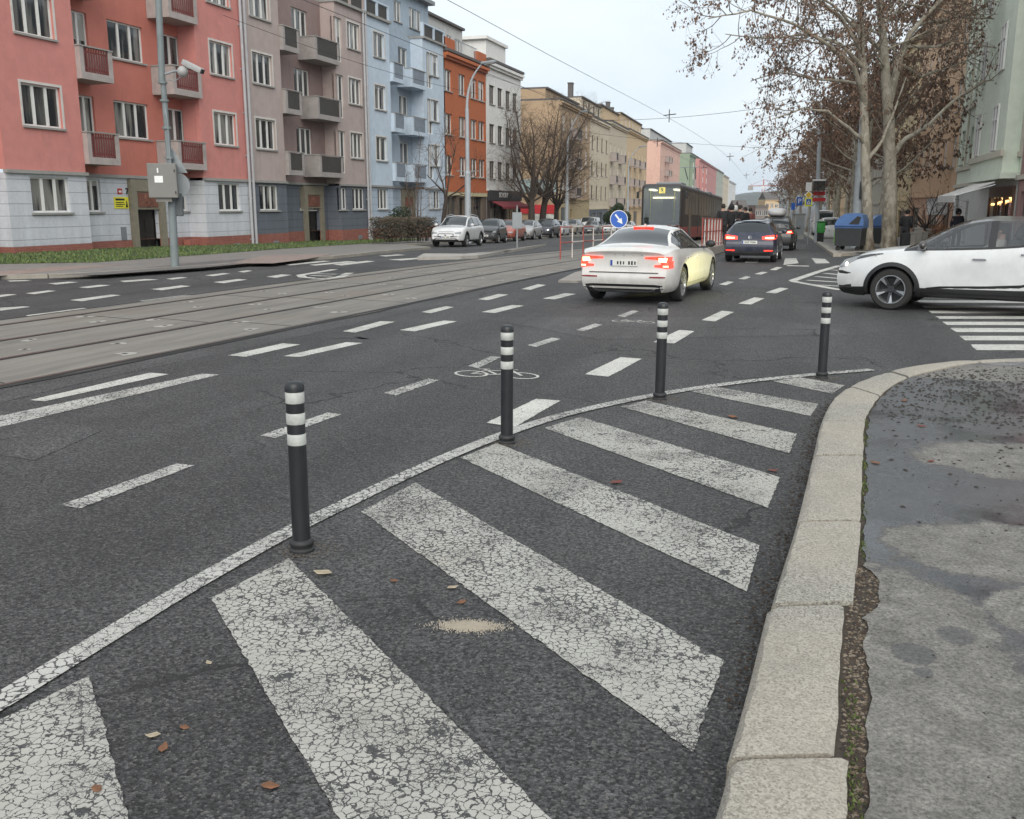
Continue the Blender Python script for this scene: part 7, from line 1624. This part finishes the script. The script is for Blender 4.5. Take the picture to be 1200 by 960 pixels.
for (px0, px1, dep_, ytop, mm, lab, rf) in ((861, 869, 330, 246, PNK2, 'small rose house with a pitched roof below the distant hill', 1), (868, 878, 300, 247, CRM, 'low cream house with a red roof at the end of the street', 1), (874, 888, 380, 243, TAN, 'brown block beside the crane at the end of the street', 0), (885, 900, 340, 241.5, M('plaster_grey_brown', (.22, .19, .17), .9, .2, 2), 'grey brown long block in front of the crane', 0), (896, 912, 410, 234, OCH, 'yellow house high at the end of the street by the brown crowns', 1)):
    a, c = at(px0, 250, dep_), at(px1, 250, dep_); W = (Vector((c.x, c.y))-Vector((a.x, a.y))).length; zt = at(px0, ytop, dep_).z; house(lab, (a.x, a.y), math.atan2(c.y-a.y, c.x-a.x), W, zt, mm, [W*(i+.5)/3 for i in range(3)], [(zt-3.2, zt-1.6)], zb=-6, gz=zt-4.5, w=1.2, roof='pitch' if rf else 'flat', depth=12)
HILL = NT('wooded_hill'); v = HILL.coord('Object'); HILL.base(HILL.mix(HILL.ramp(HILL.noise(.012, 6, .7, v), .35, .65), (.035, .045, .035), (.085, .085, .07))); HILL.rough(.95)
m = MB(); rh = random.Random(4); nx, ny = 90, 14
for j in range(ny+1):
    for i in range(nx+1):
        x, y = lerp(-2400, 1500, i/nx), lerp(2000, 3300, j/ny); f = math.sin(j/ny*math.pi*.62)
        hgt = (44+20*math.sin(x*.0021+.6)+12*math.sin(x*.0058)+6*math.sin(x*.017+j)+rh.uniform(-3, 3))*f; m.v.append((x, y, -6+max(0, hgt)))
for j in range(ny):
    for i in range(nx): m.face((j*(nx+1)+i, j*(nx+1)+i+1, (j+1)*(nx+1)+i+1, (j+1)*(nx+1)+i))
m.build('hills', HILL.m, kind='structure', smooth=180)
# ---------------------------------------------------------------- people
SKIN = M('skin', (.42, .26, .19), .55, .1, 8); HAIR = M('dark_hair', (.025, .018, .014), .7, .2, 20)
def skinned(verts, edges, rads, root_i=0, sub=2):
    me = bpy.data.meshes.new('figure'); me.from_pydata(verts, edges, []); o = bpy.data.objects.new('figure', me); COL.objects.link(o); o.modifiers.new('s', 'SKIN'); o.modifiers.new('u', 'SUBSURF').levels = sub
    for i, r in enumerate(rads): d = me.skin_vertices[0].data[i]; d.radius = r if hasattr(r, '__len__') else (r, r); d.use_root = i == root_i
    m_ = baked(o); m_.polygons.foreach_set('use_smooth', [True]*len(m_.polygons)); return m_
def person(label, loc, rz, pose, coat, trou, hood=None, long=False, group=None, hat=None, bag=None):
    root = thing('person', label, 'person', loc, rz, group); J = dict(pel=(0, 0, .95), sp=(.01, 0, 1.15), ch=(.03, 0, 1.36), nk=(.03, 0, 1.5), hd=(.05, 0, 1.64), ls=(.02, .19, 1.42), rs=(.02, -.19, 1.42), le=(-.03, .25, 1.13), re=(-.03, -.25, 1.13), lw=(.08, .24, .88), rw=(.08, -.24, .88), lh=(.0, .09, .92), rh=(0, -.09, .92), lk=(.06, .1, .5), rk=(.0, -.1, .5), la=(.0, .1, .08), ra=(-.1, -.1, .08), lt=(.16, .1, .03), rt=(.06, -.1, .03)); J.update(pose)
    N = ['pel', 'sp', 'ch', 'nk', 'hd', 'ls', 'le', 'lw', 'rs', 're', 'rw', 'lh', 'lk', 'la', 'lt', 'rh', 'rk', 'ra', 'rt']; ix = {n: i for i, n in enumerate(N)}; E = [('pel', 'sp'), ('sp', 'ch'), ('ch', 'nk'), ('nk', 'hd'), ('ch', 'ls'), ('ls', 'le'), ('le', 'lw'), ('ch', 'rs'), ('rs', 're'), ('re', 'rw'), ('pel', 'lh'), ('lh', 'lk'), ('lk', 'la'), ('la', 'lt'), ('pel', 'rh'), ('rh', 'rk'), ('rk', 'ra'), ('ra', 'rt')]
    rad = dict(pel=.13, sp=.12, ch=.135, nk=.055, hd=.098, ls=.06, rs=.06, le=.045, re=.045, lw=.032, rw=.032, lh=.085, rh=.085, lk=.058, rk=.058, la=.04, ra=.04, lt=.035, rt=.035)
    me = skinned([J[n] for n in N], [(ix[a], ix[b]) for a, b in E], [rad[n] for n in N]); bm = bmesh.new(); bm.from_mesh(me); mb = MB(); mb.addbm(bm); bm.free()
    hd = Vector(J['hd']); mb.ball(hd+Vector((.0, 0, .02)), .105, 14, 10, (1.0, .82, 1.2)); mb.ball(hd+Vector((.105, 0, .0)), .022, 8, 6, (1, .8, 1.4)); [mb.ball(hd+Vector((-.0, s_*.09, .0)), .03, 8, 6, (.7, .4, 1.1)) for s_ in (1, -1)]
    for w_, s_ in (('lw', 1), ('rw', -1)):       # palms with five fingers
        p = Vector(J[w_]); mb.ball(p+Vector((.02, 0, -.05)), .042, 8, 6, (.9, .5, 1.2))
        for k in range(4): q = p+Vector((.055-.025*k, 0, -.09)); mb.tube([q, q+Vector((.008, -s_*.008, -.035+.004*k)), q+Vector((.0, -s_*.025, -.06+.006*abs(k-1)))], [.01, .009, .007], 5)
        q = p+Vector((.05, 0, -.03)); mb.tube([q, q+Vector((.03, -s_*.01, -.03)), q+Vector((.035, -s_*.02, -.055))], [.011, .01, .008], 5)
    mb.build('body', SKIN, root, smooth=180)
    for s_ in (1, -1): m = MB(); m.ball(hd+Vector((.097, s_*.036, .03)), .012, 8, 6); m.build('eye', BLACKP, root)
    m = MB(); m.box(hd.x+.098, hd.x+.106, -.025, .025, hd.z-.05, hd.z-.042); m.build('mouth', M('lips', (.3, .12, .1), .5, .1, 10), root)
    up = ['pel', 'sp', 'ch', 'nk', 'ls', 'le', 'lw', 'rs', 're', 'rw', 'lh', 'rh']; iu = {n: i for i, n in enumerate(up)}; V = [Vector(J[n]) for n in up]; V[iu['nk']] = Vector(J['nk'])-Vector((0, 0, .02)); ru = dict(pel=.175, sp=.175, ch=.185, nk=.085, ls=.095, rs=.095, le=.075, re=.075, lw=.056, rw=.056, lh=.12, rh=.12); Eu = [(a, b) for a, b in E if a in iu and b in iu]; V[iu['lw']] = Vector(J['le']).lerp(Vector(J['lw']), .93); V[iu['rw']] = Vector(J['re']).lerp(Vector(J['rw']), .93)
    if long:
        V += [Vector(J['lh']).lerp(Vector(J['lk']), .9), Vector(J['rh']).lerp(Vector(J['rk']), .9)]; Eu2 = [(iu['lh'], len(up)), (iu['rh'], len(up)+1)]
    else: Eu2 = []
    me = skinned(V, [(iu[a], iu[b]) for a, b in Eu]+Eu2, [ru[n] for n in up]+([.14, .14] if long else [])); me.materials.append(coat); link('coat', me, root)
    lo = ['pel', 'lh', 'lk', 'la', 'rh', 'rk', 'ra']; il = {n: i for i, n in enumerate(lo)}; rl2 = dict(pel=.15, lh=.105, lk=.078, la=.062, rh=.105, rk=.078, ra=.062); me = skinned([J[n] for n in lo], [(il[a], il[b]) for a, b in E if a in il and b in il], [rl2[n] for n in lo]); me.materials.append(trou); link('trousers', me, root)
    for a, t_ in (('la', 'lt'), ('ra', 'rt')): me = skinned([Vector(J[a])+Vector((-.05, 0, -.02)), Vector(J[a])+Vector((.02, 0, -.01)), Vector(J[t_])+Vector((.04, 0, 0))], [(0, 1), (1, 2)], [.045, .055, .04]); me.materials.append(BLACKP); link('shoe', me, root)
    m = MB()
    if hood: m.ball(hd+Vector((-.025, 0, .03)), .14, 14, 10, (.95, .95, 1.12)); m.build('hood', hood, root, smooth=180)
    else: m.ball(hd+Vector((-.018, 0, .05)), .118, 14, 10, (1.0, .88, 1.02)); m.build('hair', HAIR, root, smooth=180)
    if hat: m = MB(); m.ball(hd+Vector((-.01, 0, .09)), .125, 14, 10, (1.05, .95, .8)); m.build('cap', hat, root, smooth=180)
    return root
BLKC = M('black_coat', (.016, .016, .018), .85, .25, 9); NVC = M('dark_blue_coat', (.02, .022, .032), .85, .25, 9); DKT = M('dark_trousers', (.018, .018, .022), .85, .25, 9); REDC = M('muted_red_coat', (.16, .05, .045), .85, .2, 9); WHC = M('white_hood', (.6, .6, .58), .8, .1, 9)
b = Pz(1062, 44.5); person('person in a long black coat walking away with head bowed past the plane trees', b, math.pi/2-.4, dict(hd=(.13, 0, 1.6), nk=(.06, 0, 1.49), lk=(.12, .1, .5), la=(.1, .1, .1), ra=(-.28, -.1, .12), rk=(-.08, -.1, .5), lw=(.2, .2, .95), rw=(.2, -.2, .95)), BLKC, DKT, None, True, hat=BLKC)
b = Pz(1062.5, 43.7); root = thing('shopping_trolley', 'small dark wheeled bag pulled beside the person in the long black coat', 'wheeled bag', b, .3); m = MB(); m.box(-.2, .2, -.14, .14, .12, .72, bev=.05); m.build('bag', BLKC, root, smooth=40); m = MB(); m.tube([(-.12, .16, .1), (-.12, .18, 1.0), (.12, .18, 1.0), (.12, .16, .1)], .014, 6); m.build('handle', BLACKP, root)
for x in (-.15, .15): m = MB(); m.lathe([(.001, -.02), (.07, -.02), (.07, .02), (.001, .02)], 14, Matrix.Translation((x, .12, .07)) @ Matrix.Rotation(math.pi/2, 4, 'Y')); m.build('wheel', RUBBER, root)
b = Pz(1122, 43); person('person in a dark hooded jacket walking towards us above the crossover', b, -math.pi/2+.25, dict(lk=(.1, .1, .52), la=(.02, .1, .1)), NVC, DKT, BLKC)
PG = 'people waiting on the tram platform'
for i, (px_, dd, ct, hd_, lab, rz) in enumerate(((847.5, 44, BLKC, None, 'person with dark hair and a black coat, leftmost of those on the platform', 1.9), (857, 45.5, BLKC, BLKC, 'person in a black hood second from the left on the platform', 1.2), (862, 48.5, NVC, WHC, 'person with a white hood standing behind the black coats on the platform', 2.2), (866.5, 46.5, BLKC, None, 'person in a bulky black coat in the middle of the platform group', .6), (874, 52, BLKC, None, 'person in black farther along the platform', 2.6), (879, 55, REDC, None, 'person in a muted red coat at the far end of the platform group', 1.5))):
    p = at(px_, 250, dd); person(lab, (p.x, p.y, plat_z(p.y)), rz, {}, ct, DKT, hd_, True, PG)
# driver of the crossover, sitting at the wheel
WC = CHR.matrix_basis.copy(); bpy.context.view_layer.update(); WC = CHR.matrix_world.copy(); dp = WC @ Vector((chr_.L/2-2.42, .36, .0))
person('person in a pale jacket driving the white crossover', (dp.x, dp.y, dp.z-.27), CHR.rotation_euler.z, dict(lk=(.5, .12, .98), rk=(.5, -.12, .98), la=(.72, .12, .62), ra=(.72, -.12, .62), lt=(.86, .12, .6), rt=(.86, -.12, .6), lw=(.5, .15, 1.22), rw=(.48, -.15, 1.22), le=(.24, .26, 1.15), re=(.24, -.26, 1.15), ch=(-.06, 0, 1.32), nk=(-.07, 0, 1.44), hd=(-.05, 0, 1.56), ls=(-.05, .18, 1.37), rs=(-.05, -.18, 1.37), sp=(0, 0, 1.12)), M('pale_jacket', (.38, .37, .33), .85, .15, 9), DKT)
# headlamp of the crossover shining on the saloon's flank
lp_ = bpy.data.lights.new('headlamp_beam', 'SPOT'); lp_.energy = 340; lp_.color = (1, .97, .42); lp_.spot_size = R(66); lp_.spot_blend = .22; lp_.shadow_soft_size = .05
lo_ = bpy.data.objects.new('headlamp_beam', lp_); COL.objects.link(lo_); lo_.parent = CHR; lo_.location = (chr_.L/2+.06, .62, .74); lo_.scale = (1, .2, 1)
bpy.context.view_layer.update(); tgt = SED.matrix_world @ Vector((-.1, -.9, .52)); bpy.context.view_layer.update(); src = CHR.matrix_world @ Vector(lo_.location); dl = (CHR.matrix_world.to_3x3().inverted() @ (tgt-src)).normalized(); lo_.rotation_euler = dl.to_track_quat('-Z', 'Y').to_euler()
# ---------------------------------------------------------------- small litter
rl3 = random.Random(17); GRIT = M('dark_grit', (.03, .026, .022), .9, .4, 30); m = MB()
def bit(mb, x, y, z, s_):
    a = rl3.random()*6.28; e = rl3.uniform(.3, 1); h = s_*.5; P = [(x+s_*math.cos(a), y+s_*math.sin(a), z), (x-s_*e*math.sin(a), y+s_*e*math.cos(a), z), (x-s_*math.cos(a), y-s_*math.sin(a), z), (x+s_*e*math.sin(a), y-s_*e*math.cos(a), z)]; b = len(mb.v); mb.v += P+[(x, y, z+h)]
    for i in range(4): mb.face((b+i, b+(i+1) % 4, b+4))
c0, c1 = G(1040, 455, .105), G(1215, 640, .105)
for _ in range(7000):
    y = rl3.triangular(4.6, 11.4, 9.8); f = .0; x = rl3.uniform(.5, 6.0); 
    if y > 7.5 or rl3.random() < .28:
        q = min((fi(i/60) for i in range(61)), key=lambda p: abs(p.y-y) if y < 9.4 else (p-Vector((x, y))).length); 
        if x < q.x+.05 or (y > 10.2+.45*(x-1)): continue
        bit(m, x, y, .105, rl3.uniform(.008, .024))
for _ in range(250): bit(m, rl3.uniform(.3, 2.2), rl3.uniform(2.4, 6.5), .105, rl3.uniform(.003, .009))
m.build('grit', GRIT, kind='stuff', category='grit', label='scattered dark grit and blossom on the wet pavement')
m = MB()
EARTH = [M('gutter_earth', (.045, .03, .02), .95, .4, 30), M('dry_earth', (.12, .09, .06), .95, .3, 30), M('pale_earth', (.17, .14, .105), .95, .3, 30), M('wet_earth', (.022, .016, .012), .8, .3, 30)]; m.use(EARTH[0])
for _ in range(2600):      # earth and rotten leaves in the gutter and in the gap behind the kerb
    f = rl3.uniform(.12, .75); p = fo(f); q = fi(f); d = (q-p).normalized()
    if rl3.random() < .55: w_ = abs(rl3.gauss(0, .05))+.02; bit(m, p.x-d.x*w_, p.y-d.y*w_, .003, rl3.uniform(.003, .011))
    else:
        w_ = rl3.uniform(.004, .05); 
        if 3.75 < q.y < 4.4: w_ = rl3.uniform(0, .11)
        bit(m, q.x+d.x*w_, q.y+d.y*w_, .09, rl3.uniform(.004, .014))
for _ in range(5000):
    f = rl3.uniform(.02, .45); q = fi(f); p = fo(f)
    if q.y > 4.4: continue
    d = (q-p).normalized(); w_ = rl3.uniform(-.03, .05 if q.y < 3.75 else .11); m.use(EARTH[rl3.randrange(4)]); bit(m, q.x+d.x*w_, q.y+d.y*w_, .0975, rl3.uniform(.003, .012))
m.use(EARTH[1])
for (b_, _h, _l) in bpx:
    g_ = G(*b_)
    for _ in range(420): a_ = rl3.random()*6.283; r_ = .058+abs(rl3.gauss(0, .05)); m.use(EARTH[rl3.choice((1, 2, 2))]); bit(m, g_.x+r_*math.cos(a_)*1.25+.02, g_.y+r_*math.sin(a_), .0045, rl3.uniform(.0015, .0045))
m.build('gutter_debris', None, kind='stuff', category='debris', label='brown earth and leaf crumbs along the kerb')
MOSS = [M('moss_a', (.06, .085, .02), .9, .3, 20), M('moss_b', (.10, .13, .035), .9, .3, 20)]; m = MB()
for (px_, py_, n, rr_) in ((1000, 905, 60, .03), (998, 835, 70, .035), (1001, 940, 50, .03), (1014, 600, 60, .03), (1014, 570, 90, .035), (1013, 545, 80, .03), (1012, 640, 60, .025), (1015, 515, 60, .03), (1016, 498, 30, .03)):
    c = G(px_, py_, .1)
    for _ in range(n):
        x, y = c.x+rl3.gauss(0, rr_*.35), c.y+rl3.gauss(0, rr_*3.2); m.use(MOSS[rl3.randrange(2)]); a = rl3.random()*6.28; s_ = rl3.uniform(.004, .011); h = rl3.uniform(.004, .022); m.poly([(x-s_*math.cos(a), y-s_*math.sin(a), .093), (x+s_*math.cos(a), y+s_*math.sin(a), .093), (x+rl3.uniform(-.012, .012), y+rl3.uniform(-.012, .012), .095+h)])
m.build('moss', None, kind='stuff', category='moss', label='green moss tufts in the joint behind the granite kerb')
LG2 = 'fallen leaves lying on the hatched road surface'
lm = MB(); P0 = [(-.03, 0, .004), (-.012, -.016, .007), (.012, -.013, .003), (.034, 0, .008), (.014, .016, .003), (-.01, .019, .006)]; lm.poly(P0); leafm = [lm.mesh('fallen_leaf', x) for x in (M('fallen_leaf_brown', (.17, .075, .035), .8, .3, 30), M('fallen_leaf_pale', (.36, .30, .21), .8, .3, 30), M('fallen_leaf_red', (.15, .04, .03), .8, .3, 30))]
for (px_, py_, k, sc_, lab) in ((316, 922, 0, 1.0, 'small brown leaf between the two nearest white stripes'), (192, 877, 0, .9, 'brown leaf on dark asphalt right of the bottom left stripe'), (180, 862, 1, .8, 'tiny pale leaf on asphalt above the brown one'), (216, 853, 0, .7, 'small brown leaf just right of the tiny pale leaf'), (113, 925, 0, .8, 'brown leaf lying on the bottom left stripe'), (379, 672, 1, 1.5, 'pale curled leaf at the foot of the nearest bollard'), (530, 689, 1, .9, 'whitish scrap above the sand spill'), (541, 706, 0, .9, 'thin rusty leaf just above the sand spill'), (722, 566, 2, 1.5, 'dark reddish leaf between the middle stripes'), (858, 489, 0, 1.8, 'orange brown leaf on the asphalt by the far stripes'), (905, 552, 2, 1.2, 'dark red leaf near the kerb end of a stripe'), (245, 777, 1, .6, 'tiny pale scrap left of the nearest full stripe'), (462, 681, 0, .7, 'small brown leaf to the left of the sand spill')):
    g_ = G(px_, py_, .005); o = thing('fallen_leaf', lab, 'leaf', g_, rl3.random()*6.28, LG2, leafm[k]); o.scale = (sc_, sc_, sc_)
for (px_, py_, k, sc_, lab) in ((1026, 543, 0, 1.2, 'brown leaf against the inner edge of the kerb'), (1091, 541, 2, 1.0, 'red leaf on the wet pavement in front of the puddle'), (1080, 500, 2, 1.2, 'rust red leaf on the grit covered pavement'), (1060, 470, 0, 1.4, 'brown leaf cluster near the kerb bend')):
    g_ = G(px_, py_, .107); o = thing('fallen_leaf', lab, 'leaf', g_, rl3.random()*6.28, 'fallen leaves on the pavement', leafm[k]); o.scale = (sc_, sc_, sc_)
# ---------------------------------------------------------------- air
hz = MB(); hz.box(-2700, 2700, -70, 3900, -8, 150); vm = bpy.data.materials.new('haze'); vm.use_nodes = True; nt2 = vm.node_tree
for n_ in list(nt2.nodes): nt2.nodes.remove(n_)
ou = nt2.nodes.new('ShaderNodeOutputMaterial'); pv_ = nt2.nodes.new('ShaderNodeVolumePrincipled'); pv_.inputs['Color'].default_value = (.86, .91, .97, 1); pv_.inputs['Density'].default_value = .00013; pv_.inputs['Anisotropy'].default_value = .2; nt2.links.new(pv_.outputs[0], ou.inputs['Volume'])
ho3 = hz.build('haze', vm, kind='stuff')
